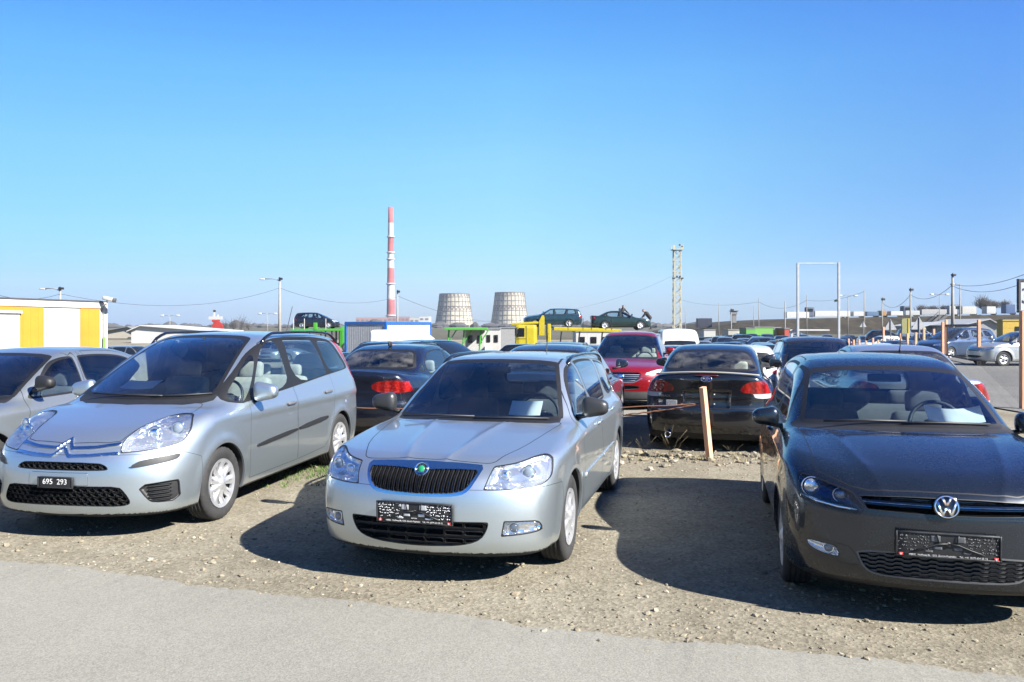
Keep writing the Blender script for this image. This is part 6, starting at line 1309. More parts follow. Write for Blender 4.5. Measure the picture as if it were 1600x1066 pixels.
def build_poles():
    T = {}
    for key, px, top, Y, lab, lamp, box in (('a', 94, 451, 60, 'lamp post behind the yellow kiosk roof', 1, 1), ('b', 437, 436, 80, 'tall concrete lamp post behind the people carrier roof rail', 1, 1), ('c', 621, 456, 95, 'concrete pole with a floodlight close to the chimney', 0, 1), ('d', 265.5, 493, 170, 'distant twin-arm lamp post behind the white tent', 2, 0), ('e', 418, 490, 170, 'distant twin-arm lamp post left of the blue people carrier on a truck', 2, 0),
        ('f', 1488.5, 430, 75, 'tallest thick concrete pole, right of the stairs', 0, 1), ('g', 1422.5, 453, 100, 'second tallest concrete pole, beside the notice board', 0, 1), ('h', 1378.5, 468, 130, 'short concrete pole beside the orange container', 0, 1), ('i', 1500, 444, 120, 'concrete lamp pole just behind the tallest one', 1, 0), ('j', 1350.5, 453, 140, 'slim pole right of the portal frame', 0, 0), ('k', 1226.5, 471, 110, 'slim pole left of the portal frame', 0, 0), ('l', 1260.5, 461.5, 160, 'slim pole inside the portal frame', 0, 0), ('m', 1325, 462, 180, 'twin-arm lamp post right of the portal frame', 2, 0), ('n', 1468, 460, 180, 'twin-arm lamp post above the grey trailer', 2, 0), ('o', 1185.5, 466, 170, 'slim pole midway between lattice tower and portal frame', 0, 0), ('p', 1123, 474, 180, 'slim pole next to the dark navy trailer', 0, 0), ('q', 1142.5, 485, 130, 'pole with a floodlight near the dark hut', 0, 1), ('r', 1177.5, 478, 190, 'thin distant pole left of the slim one', 0, 0), ('s', 1071, 481, 200, 'thin pole beside the lattice tower', 0, 0)):
        T[key] = pole(px, top, Y, lab, lamp, wid=.13 if px in (1488.5, 437) else .10 if Y < 110 else .085, box=box)
    W = wire
    W(T['a'] - Vector((0, 0, .4)), at(0, 462, 50), .3, 'overhead cable over the yellow kiosk roof'); W(T['a'] - Vector((0, 0, .4)), T['b'] - Vector((0, 0, .9)), 1.3, 'long sagging cable between kiosk and people carrier', .022); W(T['b'] - Vector((0, 0, .9)), T['c'] - Vector((0, 0, .6)), 1.1, 'sagging cable between the lamp post and the chimney', .022); W(T['c'] - Vector((0, 0, .5)), at(770, 503, 130), .6, 'cable descending in front of the left cooling tower', .025)
    W(at(690, 505, 160), at(1055, 429, 250), 3.5, 'faint cable rising to the lattice tower', .03); W(at(1062, 468, 250), T['o'] - Vector((0, 0, .8)), 1.2, 'cable from the lattice tower to the slim poles', .03); W(T['o'] - Vector((0, 0, .8)), T['l'] - Vector((0, 0, 1)), 1.5, 'cable running through the portal frame', .03)
    W(T['f'] - Vector((0, 0, .9)), at(1660, 400, 55), .8, 'upper thick cable leaving the picture at right', .024); W(T['f'] - Vector((0, 0, 1.05)), at(1660, 408, 55), 1.2, 'lower thick cable leaving the picture at right', .024); W(T['g'] - Vector((0, 0, .6)), T['f'] - Vector((0, 0, .9)), .9, 'cable between the two tallest concrete poles', .024); W(T['h'] - Vector((0, 0, .5)), T['g'] - Vector((0, 0, .6)), 1.2, 'cable between the orange container and notice board', .026); W(T['l'] - Vector((0, 0, 1)), T['j'] - Vector((0, 0, .3)), .7, 'cable crossing the right post of the portal frame', .026)
def fence_post(root, p, h, w=.10, name='post'):
    b = MB(); b.rbox((p.x, p.y, p.z + h / 2 - .1), (w, w, h + .2), .008, 3); b.build(name, wood(), root)
def build_fence():
    # run 1: near right edge towards the yard, run 2: behind the silver saloon
    def run(pts, hs, lab, gate=None, verts=.30):
        root = empty('mesh_fence', (0, 0, 0), 0, lab, 'fence'); b = MB()
        for p, h in zip(pts, hs): fence_post(root, p, h, .115)
        for (p, h), (q, g) in zip(list(zip(pts, hs))[:-1], list(zip(pts, hs))[1:]):
            L = (q - p).length; n = int(L / verts)
            for i in range(1, n): t = i / n; c = p + (q - p) * t; b.tube([(c.x, c.y, c.z + .05), (c.x, c.y, c.z + (h + (g - h) * t) * .95)], .0018 if p.y < 28 else .0035, 3, cap=False)
            for j in range(8): z = .08 + j * .124; b.tube([(p.x, p.y, p.z + h * z), (q.x, q.y, q.z + g * z)], .0018 if p.y < 28 else .0035, 3, cap=False)
        b.build('wire_mesh', flat('wire_dark', (.06, .06, .06), rough=.5), root)
    A = gpt(1599, 16.3); Bp = gpt(1529.5, 33.7); mid = (A + Bp) / 2; mid.z = float(gz(mid.x, mid.y))
    run([A, Bp], [2.02, 1.95], 'wire mesh fence on orange wooden posts at the right edge')
    C = gpt(1478.5, 41); D = gpt(1473, 41.3)
    root = empty('fence_gate', (0, 0, 0), 0, 'dark framed wire gate between two pairs of wooden posts', 'gate'); b = MB()
    for z in (.2, 1.72): b.tube([(Bp.x, Bp.y, Bp.z + z), (C.x, C.y, C.z + z)], .05, 6)
    for p in (Bp, C): q = p + (Bp + C - 2 * p) * .03; b.tube([(q.x, q.y, q.z + .2), (q.x, q.y, q.z + 1.72)], .04, 6)
    b.build('gate_frame', flat('gate_brown', (.06, .035, .025)), root); b = MB()
    for i in range(1, 40): c = Bp + (C - Bp) * (i / 40); b.tube([(c.x, c.y, c.z + .2), (c.x, c.y, c.z + 1.7)], .005, 3, cap=False)
    b.build('wire_mesh', flat('wire_dark', (.06, .06, .06)), root)
    ps = [C, D] + [gpt(q_, 44 + i_ * 1.35) for i_, q_ in enumerate((1459, 1443.5, 1431, 1418, 1407, 1396, 1380.5, 1372, 1364, 1353, 1342.5, 1334, 1326, 1317))]
    run(ps, [2.0, 1.9, 1.6, 1.75, 1.6, 1.65, 1.75, 1.6, 2.4, 1.6, 1.75, 1.6, 1.7, 1.65, 1.7, 1.6], 'far row of wooden fence posts behind the silver saloon', None, .4)
# ------------------------------------------------------------------ the other vehicles and people
def rearpose(x, y, y1, a=-.24): return (x - math.sin(a) * y1, y + math.cos(a) * y1), a + math.pi
def put(r, xy, rz, dz=0): r.location = (xy[0], xy[1], float(gz(xy[0], xy[1])) + dz); r.rotation_euler = (0, 0, rz)
def build_mid_cars(ms):
    M = mats(); G2 = 'cars in the second row, tails towards the front row'; G3 = 'cars parked further back in the lot'
    # black saloon with spoiler lip, letters and oval badge
    P = P_SEDAN
    B = paint('black_paint', (.005, .006, .010), .1, .22, .02, (.30, .28, .24))
    r, S, O = make_car(P, 'parked_car', B, ms, .024, tails=[(.42, .86), (.48, .985), (.68, 1.02), (.86, 1.02), (.90, .9), (.90, .78), (.61, .78), (.62, .85)], plate_recess='boot', inside='beige', mirror_m=B, label='black saloon with boot spoiler seen from behind, right of the wooden stake', group=G2)
    xy, a = rearpose(2.62, 10.75, 3.78, -.30); put(r, xy, a)
    b = MB(); xs = np.linspace(-.68, .68, 25); b.tube([(x, 3.775 - .13 * (x / .89)**2 - .05, 1.128 - .06 * (x / .89)**2) for x in xs], .022, 8, flat=.6); b.build('boot_spoiler', B, r, True)
    e = empty('badge'); COL.objects.unlink(e); bpy.data.objects.remove(e)
    bd = MB(); V, F = lathe([(.001, .006), (.066, .005), (.07, 0)], 28); V[:, 1] *= .52; bd.add(V, F, 1); V, F = lathe([(.066, .003), (.068, .010), (.074, .010), (.076, 0)], 28); V[:, 1] *= .55; bd.add(V, F, 0)
    for (sx, sy, s) in ((-.035, .008, .014), (.0, .012, .007), (.018, .016, .007), (.035, .006, .007), (.012, -.012, .007), (-.008, -.014, .007)): bd.add([(sx + s * q * math.cos(k * 1.5708), sy + s * q * math.sin(k * 1.5708), .008) for k in range(4) for q in (1,)], [(0, 1, 2, 3)], 0)
    o = bd.build('badge', [M['chr'], mat('badge_blue', (.02, .05, .22), .2)], r, True); p, n = S.at('r', 0, 1.035); o.location = (0, p[1] + .012, 1.04); o.rotation_euler = (R(90), 0, R(180))
    for body, x, sz in (('OUTBACK', -.585, .044), ('LEGACY', .51, .047)):
        p, n = S.at('r', abs(x), .80); t = text('lettering', body, sz, M['chr'], r); t.location = (-x, p[1] + .010, .795); t.rotation_euler = (R(90), 0, R(180) + (.22 if x < 0 else -.22) * -1)
    b = MB()
    V, F = lathe([(.030, 0), (.040, 0), (.042, .10), (.036, .10), (.030, 0)], 20); b.add(V[:, [0, 2, 1]], F); o = b.build('exhaust', M['chr'], r, True); o.location = (.52, 3.66, .27)
    b = MB(); b.rbox((0, 3.765, 1.086), (.30, .02, .016), .006, 3); b.build('brake_light', M['redd'], r, True)
    for z in (.83, .70):
        p, n = S.at('r', .06, z)
        b = MB(); b.rbox((-.10, p[1] - .015, z), (.02, .02, .016), .007, 3); b.build('plate_light', M['white'], r, True)
    b = MB(); b.rbox((0, 0, 0), (.15, .012, .085), .004, 3); o = b.build('sticker', mat('sticker_white', (.35, .36, .37), .5, var=.5, nscale=80), r); p, n = S.at('r', .47, .70); o.location = (.47, p[1] + .004, .70); o.rotation_euler = (0, 0, -.15)
    # navy saloon with wide red lamps, left
    B = paint('navy_paint', (.006, .009, .022), .3, .25, .03, (.30, .28, .24))
    r, S, O = make_car(spec(P, wheel='seven'), 'parked_car', B, ms, .024, tails=[(.28, .885), (.36, .955), (.56, .985), (.79, .97), (.86, .92), (.86, .83), (.78, .80), (.40, .80)], plate_recess=None, inside='beige', label='navy saloon with wide red tail lamp behind the silver people carrier', group=G2)
    xy, a = rearpose(-2.36, 11.7, 3.78); put(r, xy, a)
    b = MB(); vw_badge(b, .05); o = b.build('badge', [M['chr'], M['gloss']], r, True); p, n = S.at('r', 0, .98); o.location = (0, p[1] + .012, .985); o.rotation_euler = (R(90), 0, R(180))
    p, n = S.at('r', .5, .775); t = text('lettering', 'TDI', .035, M['chr'], r); t.location = (-.52, p[1] + .012, .765); t.rotation_euler = (R(90), 0, R(180) + .15)
    zt = S.at('t', 0, 2.3)[0][2]
    b = MB(); b.rbox((0, 2.3, zt + .035), (.035, .12, .07), .014, 4); b.build('antenna', M['blk'], r, True)
    # dark estate hidden behind the silver estate
    B = paint('dark_blue_paint', (.012, .02, .045), .35, .25, .06)
    r, S, O = make_car(spec(P_SEDAN, wheel='five'), 'parked_car', B, ms, .03, label='dark blue car mostly hidden behind the silver estate, nose pointing away', group=G2)
    put(r, (1.10, 14.35), math.pi - .24)
    # silver saloon right
    B = paint('silver_warm_paint', (.38, .40, .42), .8, .3, .12)
    r, S, O = make_car(P, 'parked_car', B, ms, .026, tails=[(.46, .93), (.52, 1.02), (.70, 1.05), (.88, 1.0), (.90, .86), (.87, .76), (.70, .78), (.55, .84)], plate_recess='boot', inside='cloth', label='silver saloon with roof antenna seen over the dark grey hatchback', group=G2)
    xy, a = rearpose(5.02, 9.75, 3.78); put(r, xy, a)
    zt = S.at('t', 0, 2.55)[0][2]
    b = MB(); b.tube([(0, 2.55, zt - .01), (0, 2.57, zt + .04), (0, 2.72, zt + .36)], [.022, .008, .003], 6); b.build('antenna', M['blk'], r, True)
    # old grey hatchback at the left edge
    B = paint('grey_paint', (.27, .30, .32), .75, .33, .15)
    r, S, O = make_car(spec(P_SEDAN, wheel='simple'), 'parked_car', B, ms, .026, mirror_m=M['blk'], label='dull grey car at the left edge with a black mirror', group='cars parked in the gravel front row')
    put(r, (-5.98, 7.95), -.20)
    # red crossover
    B = paint('red_paint', (.20, .002, .005), .35, .28, .02)
    r, S, O = make_car(P_SUV, 'parked_car', B, ms, .026, inside='beige', low_black=.46, lamps=[(.50, .80), (.53, .86), (.66, .91), (.84, .945), (.88, .92), (.84, .86), (.68, .80)], grille=smooth_poly([(-.3, .87, 1), (.36, .87), (.44, .84), (.40, .74), (.30, .67), (-.3, .655, 1)], 1), lower=[(-.3, .60), (.42, .60), (.38, .50), (-.3, .48)], label='red crossover facing the camera, bigger than the cars around it', group=G3)
    put(r, (2.50, 17.75), -.24)
    b = MB(); b.tube([(x, -.905 + .24 * (x / .92)**2, .66 + .45 * max(0, abs(x) - .28)) for x in np.linspace(-.46, .46, 21)], .014, 6); b.build('grille_trim', M['chr'], r, True)
    b = MB(); V, F = lathe([(.001, .01), (.075, .01), (.085, 0)], 24); V[:, 1] *= .8; b.add(V, F, 0); o = b.build('badge', M['chr'], r, True); o.location = (0, -.925, .77); o.rotation_euler = (R(85), 0, 0)
    # cars of the third row seen over roofs
    B2 = paint('mid_blue_paint', (.02, .05, .12), .5, .28, .12)
    r, S, O = make_car(spec(P_WAGON, wheel='simple'), 'parked_car', B2, ms, .035, rails=(1.28, 3.3, .585, .05, M['gloss']), label='blue estate with roof rails seen over the silver estate roof', group=G3); put(r, (.95, 18.2), -.15)
    r, S, O = make_car(spec(P_HATCH, wheel='simple'), 'parked_car', B, ms, .035, label='dull red hatchback beside the yellow kiosk', group=G3); put(r, (-13.6, 27.5), -.9)
    for ch in r.children:
        pass
    B3 = paint('dusk_blue_paint', (.015, .025, .05), .4, .25, .10)
    r, S, O = make_car(spec(P_WAGON, wheel='simple'), 'parked_car', B3, ms, .035, rails=(1.28, 3.3, .585, .05, M['gloss']), label='dark estate with black roof rails behind the navy saloon', group=G3); put(r, (-3.15, 16.4), -.25)
    B4 = paint('plum_black_paint', (.02, .018, .022), .4, .25, .10)
    r, S, O = make_car(more_windows(spec(P_MPV, wheel='simple')), 'parked_car', B4, ms, .035, dark_glass=True, label='dark people carrier standing crossways behind the navy saloon', group=G3); put(r, (-1.2, 23.0), .75)
    r, S, O = make_car(spec(P_SUV, wheel='simple'), 'parked_car', B4, ms, .035, rails=(1.3, 3.2, .62, .05, M['gloss']), label='dark off-roader with roof rails behind the dark grey hatchback', group=G3); put(r, (6.0, 15.2), -.22, -.17)
    B5 = paint('white_car_paint', (.72, .73, .74), .05, .3, .12)
    r, S, O = make_car(spec(P_HATCH, wheel='simple'), 'parked_car', B5, ms, .035, tails=[(.55, .94), (.60, 1.02), (.80, 1.04), (.84, .98), (.82, .93), (.65, .92)], label='white hatchback with red tail lamp right of the black saloon', group=G3); xy, a = rearpose(4.62, 16.0, 3.15, -.3); put(r, xy, a)
    r, S, O = make_car(P_SEDAN, 'parked_car', paint('black_paint', 0), ms, .035, label='black saloon showing its headlight and wheel right of the white hatchback', group=G3); put(r, (9.55, 29.5), .62)
    r, S, O = make_car(spec(P_WAGON, wheel='simple'), 'parked_car', B3, ms, .04, label='dark car between the red crossover and the black saloon', group=G3); put(r, (4.55, 22.5), -.2)
    r, S, O = make_car(spec(P_HATCH, wheel='simple'), 'parked_car', B3, ms, .04, dark_glass=True, label='small dark hatchback left of the red crossover', group=G3); put(r, (1.75, 22.4), -.2)
    r, S, O = make_car(spec(P_SUV, wheel='simple'), 'parked_car', B5, ms, .04, dark_glass=True, label='white off-roader behind the red crossover', group=G3); put(r, (3.3, 27.5), -.2 + math.pi)
    # behind the fence
    B6 = paint('pale_silver_paint', (.45, .46, .45), .6, .3, .12)
    r, S, O = make_car(spec(P_HATCH, W=.88, wheel='five', r=.32, ra=.352, flare=.03), 'parked_car', B6, ms, .03, label='pale silver round car in side view behind the wire fence', group='cars behind the wire fence'); put(r, (20.35, 33.9), -math.pi / 2 + .05)
    r, S, O = make_car(more_windows(spec(P_MPV, wheel='simple')), 'parked_car', B2, ms, .04, label='blue people carrier behind the fence gate, right one of two', group='cars behind the wire fence'); put(r, (22.6, 42.5), -1.2)
    r, S, O = make_car(more_windows(spec(P_MPV, wheel='simple')), 'parked_car', B3, ms, .04, label='dark blue people carrier behind the fence, left one of two', group='cars behind the wire fence'); put(r, (21.8, 47.5), -1.0)
    # white panel van side on, cream minibus
    r, S, O = make_car(P_VAN, 'van', M['white'], ms, .05, fine=False, dark_glass=True, label='white panel van side-on behind the blue-trimmed cabin', group='vans in the lot', cat='van'); put(r, (-3.9, 46), 1.45, -.05)
    cr = paint('cream_paint', (.66, .64, .58), .0, .4, .15)
    r, S, O = make_car(P_VAN, 'minibus', cr, ms, .045, fine=False, dark_glass=True, label='cream minibus facing the camera left of the lattice tower', group='vans in the lot', cat='minibus'); put(r, (7.75, 36.5), -.12, .0)
def build_far_cars(ms):
    M = mats(); protos = {}; cols = dict(white=paint('white_car_paint', 0), silver=paint('silver_warm_paint', 0), black=paint('black_paint', 0), blue=paint('mid_blue_paint', 0), red=paint('red_paint', 0), grey=paint('grey_paint', 0))
    kinds = dict(saloon=P_SEDAN, hatchback=P_HATCH, offroader=P_SUV, estate=P_WAGON)
    def far(kind, col, px, Y, rz, lab, grp='cars far back in the lot'):
        k = (kind, col)
        if k not in protos:
            r, S, O = make_car(spec(kinds[kind], wheel='simple'), 'distant_car', cols[col], ms, .07, fine=False, dark_glass=True, inside=None, mirror=False, label=lab, group=grp); protos[k] = r
        else:
            r = copy_tree(protos[k]); tag(r, lab, 'car', grp)
        g = gpt(px, Y); put(r, (g.x, g.y), rz)
    rows = [(1098, 33, 'silver'), (1128, 35, 'black'), (1152, 37, 'white'), (1172, 40, 'grey')]
    used = {}
    def auto(px, Y, col, kind, rz):
        names = {'white': 'white', 'silver': 'silver', 'black': 'black', 'blue': 'dark blue', 'red': 'red', 'grey': 'grey'}; k = (kind, col); used[k] = used.get(k, 0) + 1
        far(kind, col, px, Y, rz, 'distant %s %s among the far rows of the lot' % (names[col], 'off-roader' if kind == 'offroader' else kind))
    q = random.Random(4)
    for px0, px1, Y, n in ((1050, 1215, 44, 4), (1085, 1225, 58, 5), (1090, 1240, 75, 7), (1120, 1330, 92, 9), (1255, 1330, 62, 3), (690, 800, 36, 3), (860, 960, 42, 3), (560, 690, 34, 3), (330, 480, 60, 4), (170, 260, 48, 3), (1340, 1470, 88, 5), (1080, 1235, 50, 5), (1095, 1245, 66, 6), (1100, 1320, 84, 8), (1130, 1330, 104, 9), (1265, 1330, 52, 2)):
        for i in range(n): auto(px0 + (px1 - px0) * (i + .5) / n + q.uniform(-5, 5), Y + q.uniform(-1.5, 1.5), q.choice(['white', 'silver', 'black', 'blue', 'black', 'grey', 'silver', 'black']), q.choice(['saloon', 'hatchback', 'offroader', 'estate']), q.choice([-.24, math.pi - .24, -.24, 1.3]))
    far('offroader', 'white', 1352, 74, -1.4, 'white off-roader with dark side windows right of the portal frame'); far('hatchback', 'white', 1376, 49, math.pi - .4, 'white hatchback directly behind the far fence posts'); far('saloon', 'blue', 1420, 62, -1.2, 'dark blue saloon below the notice board')
def person_body(joints, radii, name, label, mats_, loc, rz, hair_c=(.03, .022, .018)):
    """one continuous figure: smooth union of tapered capsules; joints in metres, z up, facing -y"""
    J = joints
    segs = [('hipL', 'kneeL', .085, .058), ('kneeL', 'ankL', .056, .042), ('hipR', 'kneeR', .085, .058), ('kneeR', 'ankR', .056, .042), ('ankL', 'toeL', .042, .034), ('ankR', 'toeR', .042, .034), ('pel', 'chest', .135, .165), ('chest', 'neck', .16, .06), ('neck', 'head', .055, .06),
            ('chest', 'shL', .12, .075), ('chest', 'shR', .12, .075), ('shL', 'elL', .068, .052), ('elL', 'wrL', .050, .036), ('shR', 'elR', .068, .052), ('elR', 'wrR', .050, .036), ('wrL', 'hanL', .036, .036), ('wrR', 'hanR', .036, .036), ('pel', 'hipL', .13, .10), ('pel', 'hipR', .13, .10)]
    A = {k: np.array(v, float) for k, v in J.items()}
    fingers = []
    for s in 'LR':
        w, h = A['wr' + s], A['han' + s]; d = (h - w) / np.linalg.norm(h - w); side = np.cross(d, [0, 0, 1.]); side /= max(np.linalg.norm(side), 1e-6)
        for i, (o, l) in enumerate(((-.028, .062), (-.010, .075), (.010, .070), (.028, .055))): fingers.append((h + side * o, h + side * o * 1.15 + d * l + np.array([0, 0, -.02]), .010, .008))
        fingers.append((w + (h - w) * .4 + side * -.03, w + (h - w) * .6 + side * -.07 + d * .03, .012, .009))
    def cap(x, y, z, a, b, r0, r1):
        d = b - a; L2 = (d @ d) + 1e-9; t = np.clip(((x - a[0]) * d[0] + (y - a[1]) * d[1] + (z - a[2]) * d[2]) / L2, 0, 1)
        return np.sqrt((x - a[0] - t * d[0])**2 + (y - a[1] - t * d[1])**2 + (z - a[2] - t * d[2])**2) - (r0 + (r1 - r0) * t)
    hd = A['head']; fw = A['face'] - hd; fw /= np.linalg.norm(fw); sd = np.cross(fw, [0, 0, 1.]); sd /= np.linalg.norm(sd); up = np.cross(sd, fw)
    def F(x, y, z):
        f = None
        for a, b, r0, r1 in segs:
            c = cap(x, y, z, A[a], A[b], r0, r1); f = c if f is None else smin(f, c, .05)
        dx, dy, dz = x - hd[0], y - hd[1], z - hd[2]; u = dx * sd[0] + dy * sd[1] + dz * sd[2]; v = dx * fw[0] + dy * fw[1] + dz * fw[2]; w = dx * up[0] + dy * up[1] + dz * up[2]
        h = (np.sqrt((u / .078)**2 + (v / .098)**2 + (w / .118)**2) - 1) * .085
        h = smin(h, np.sqrt(u**2 + (v - .100)**2 + (w + .012)**2) - .016, .02)                       # nose
        h = smin(h, np.sqrt((u / 1.6)**2 + (v - .078)**2 + (w + .085)**2) - .022, .02)               # chin
        for s in (-1, 1): h = smin(h, np.sqrt((u - s * .080)**2 + (v + .005)**2 + ((w + .008) / 1.7)**2) - .014, .01); h = smax(h, -(np.sqrt((u - s * .030)**2 + (v - .098)**2 + (w - .018)**2) - .012), .012)
        f = smin(f, h, .02)
        for a, b, r0, r1 in fingers: f = smin(f, cap(x, y, z, a, b, r0, r1), .006)
        return f
    P = np.array(list(A.values())); lo, hi = P.min(0) - .25, P.max(0) + .25
    V, Q, Nn = surface_nets(F, lo, hi, .02, False)
    S = Shell(V, Q, Nn)
    hv = lambda x, y, z: ((x - hd[0]) * fw[0] + (y - hd[1]) * fw[1] + (z - hd[2]) * fw[2], (x - hd[0]) * up[0] + (y - hd[1]) * up[1] + (z - hd[2]) * up[2])
    nk = A['neck']
    S.cut(lambda x, y, z, *a: np.sqrt((x - hd[0])**2 + (y - hd[1])**2 + (z - hd[2])**2) - .165, 'skin'); 
    for s in 'LR':
        h = A['han' + s]; w = A['wr' + s]; S.cut(lambda x, y, z, *a: np.sqrt((x - h[0])**2 + (y - h[1])**2 + (z - h[2])**2) - np.linalg.norm(h - w) - .02, 'skin')
    def hair(x, y, z, *a): v, w = hv(x, y, z); return -(w * .8 - v * .55 - .035)
    S.cut(hair, 'hair', 'skin', lambda x, y, z, *a: np.sqrt((x - hd[0])**2 + (y - hd[1])**2 + (z - hd[2])**2) < .2)
    pz = A['pel'][2] - .02; S.cut(lambda x, y, z, *a: z - pz, 'legs', 'body', lambda x, y, z, *a: z < pz + .05); S.cut(lambda x, y, z, *a: z - (A['ankL'][2] + .03), 'shoe', 'legs')
    order = ['body', 'skin', 'hair', 'legs', 'shoe']; mi = np.array([order.index(S.names[l]) for l in S.L])
    o = mesh(name, S.D[:, :3], S.T, mats_, None, S.D[:, 3:6], True, loc, mi); o.rotation_euler = (0, 0, rz); return tag(o, label, 'person')
def build_transporters(ms):
    M = mats(); Y = 62.; k = Y / FPX; yl = flat('truck_yellow', (.70, .56, .012), rough=.4, bump=.05); dk = M['blk']; gs = flat('steel_grey', (.35, .36, .37)); wl = mat('tyre_rubber', 0)
    def X(px): return (px - 800) * k
    def Z(py): return CH + (HZ - py) * k
    z0 = float(gz(0, Y))
    root = empty('car_transporter', (X(860), Y, z0), 0, 'yellow car transporter lorry with a long loading deck', 'lorry', 'car transporters in the lot'); ox, oz = X(860), z0
    def bx(name, p0, p1, ya, yb, m, dy=2.3, y=0, r=.05, par=None, rot=None):
        b = MB(); b.rbox(((X(p0) + X(p1)) / 2 - ox, y, (Z(ya) + Z(yb)) / 2 - oz), (abs(X(p1) - X(p0)), dy, abs(Z(ya) - Z(yb))), r, 4, 0, rot); return b.build(name, m, par or root, False)
    cab = bx('cab', 805, 839, 506.5, 545, yl, 2.4, 0, .18); bx('windscreen', 804.2, 806, 513, 526, M['gloss'], 2.0, 0, .03, cab); b = MB(); q = [(807, 526), (807.5, 515), (811, 512.5), (819, 512.5), (819, 526)]
    b.add([(X(a) - ox, -1.215, Z(c) - oz) for a, c in q] + [(X(a) - ox, -1.19, Z(c) - oz) for a, c in q], [(0, 4, 3, 2, 1), (5, 6, 7, 8, 9)] + [(i, (i + 1) % 5, 5 + (i + 1) % 5, 5 + i) for i in range(5)]); b.build('window', M['gloss'], cab)
    bx('roof_board', 799, 841, 503.5, 507.5, yl, 2.3, 0, .06, None, (0, -.06, 0))
    b = MB(); q = [(841.5, 524), (841.5, 502), (846, 493), (849, 493), (850, 497), (850, 524)]; nq = len(q)
    for yy in (-1.1, .9):
        k0 = b.n; b.add([(X(a) - ox, yy, Z(c) - oz) for a, c in q] + [(X(a) - ox, yy + .22, Z(c) - oz) for a, c in q], [tuple(range(nq)), tuple(range(2 * nq - 1, nq - 1, -1))] + [(i, nq + i, nq + (i + 1) % nq, (i + 1) % nq) for i in range(nq)])
    b.build('deck_post', yl, root)
    b = MB()
    for yy in (-1.05, 1.05): b.rbox((X(857) - ox, yy, (Z(506) + Z(535)) / 2 - oz), (.28, .2, Z(506) - Z(535)), .04, 3)
    b.build('lift_post', yl, root)
    b = MB(); L = X(968) - X(864); 
    for yy in (-1.05, 1.05): b.rbox(((X(864) + X(968)) / 2 - ox, yy, Z(515.3) - oz), (L, .16, .28), .04, 3, 0, (0, .032, 0))
    b.box(((X(864) + X(968)) / 2 - ox, 0, Z(515.3) - oz), (L, 2.0, .08), 0, (0, .032, 0)); b.build('upper_deck', yl, root)
    b = MB(); b.rbox(((X(965) + X(1016)) / 2 - ox, 0, Z(519) - oz), (X(1016) - X(965), 2.3, .16), .04, 3, 0, (0, .035, 0)); b.build('rear_ramp', gs, root)
    bx('chassis', 806, 1000, 541, 545, dk, 1.8); 
    b = MB()
    for p in (872, 900, 935, 965, 990): b.tube([(X(p) - ox, -1.0, 0.3), (X(p + 4) - ox, -1.0, Z(518) - oz)], .06, 5)
    b.build('strut', dk, root)
    for p in (818, 940, 958, 976):
        for s in (-1, 1): V, F = make_tyre(.5, .3, .28); o = mesh('wheel', V[:, [1, 0, 2]], F, wl, root); o.location = (X(p) - ox, s * 1.05, .5)
    for p in (886, 909, 922, 944, 953): b = MB(); b.tube([(X(p) - ox, -1.12, Z(516) - oz), (X(p) - ox, -1.12, Z(498) - oz)], .025, 5); b.build('rail_post', dk, root)
    b = MB(); b.rbox((X(807) - ox, -1.35, Z(517) - oz), (.12, .22, .5), .04, 3); b.tube([(X(808) - ox, -1.15, Z(512) - oz), (X(807) - ox, -1.35, Z(513) - oz)], .03, 5); b.build('wing_mirror', dk, cab)
    b = MB(); b.box((X(822) - ox, -1.21, Z(526) - oz), (.03, .02, 1.7)); b.box((X(813) - ox, -1.21, Z(529) - oz), (.9, .02, .03)); b.rbox((X(806) - ox, -.7, Z(534) - oz), (.12, .5, .25), .04, 3); b.build('trim_line', dk, cab)
    teal = paint('teal_paint', (.006, .030, .045), .4, .25, .06); grn = paint('dark_green_paint', (.008, .022, .018), .4, .25, .06)
    r, S, O = make_car(spec(P_WAGON, wheel='five'), 'carried_car', teal, ms, .035, tails=[(.62, .95), (.80, .95), (.83, .72), (.68, .72)], label='dark teal estate riding on the yellow transporter deck', group='cars riding on transporters'); r.location = (X(836), Y - .0, Z(511.2)); r.rotation_euler = (0, .035, -math.pi / 2)
    r, S, O = make_car(spec(P_SEDAN, wheel='five'), 'carried_car', grn, ms, .035, label='dark green saloon on the transporter ramp with men beside it', group='cars riding on transporters'); r.location = (X(998), Y, Z(515.5)); r.rotation_euler = (0, .035, math.pi / 2)
    jk, jn, sk, hr, sh = flat('jacket_black', (.018, .016, .016), rough=.8), flat('jeans_navy', (.02, .03, .06), rough=.85), flat('skin', (.45, .26, .18)), flat('hair_dark', (.025, .018, .014)), flat('shoe_black', (.02, .02, .02))
    mm = [jk, sk, hr, jn, sh]
    # leaning forward over the roof (faces -y, i.e. the camera, upper body tilted to the car)
    j1 = dict(pel=(0, .10, .95), chest=(.0, -.10, 1.32), neck=(.02, -.22, 1.50), head=(.03, -.28, 1.63), face=(.25, -.48, 1.56), hipL=(-.10, .10, .90), hipR=(.10, .10, .90), kneeL=(-.11, .05, .49), kneeR=(.11, .02, .49), ankL=(-.11, .12, .08), ankR=(.12, .10, .08), toeL=(-.12, -.05, .04), toeR=(.13, -.07, .04),
              shL=(-.20, -.12, 1.42), shR=(.20, -.14, 1.42), elL=(-.30, -.30, 1.20), elR=(.34, -.28, 1.22), wrL=(-.22, -.50, 1.10), wrR=(.40, -.50, 1.10), hanL=(-.20, -.57, 1.08), hanR=(.42, -.57, 1.08))
    person_body(j1, None, 'person', 'person in a black jacket leaning over the roof of the dark green saloon', mm, (X(974.5), Y + 1.25, Z(476.5) - 1.74), .25)
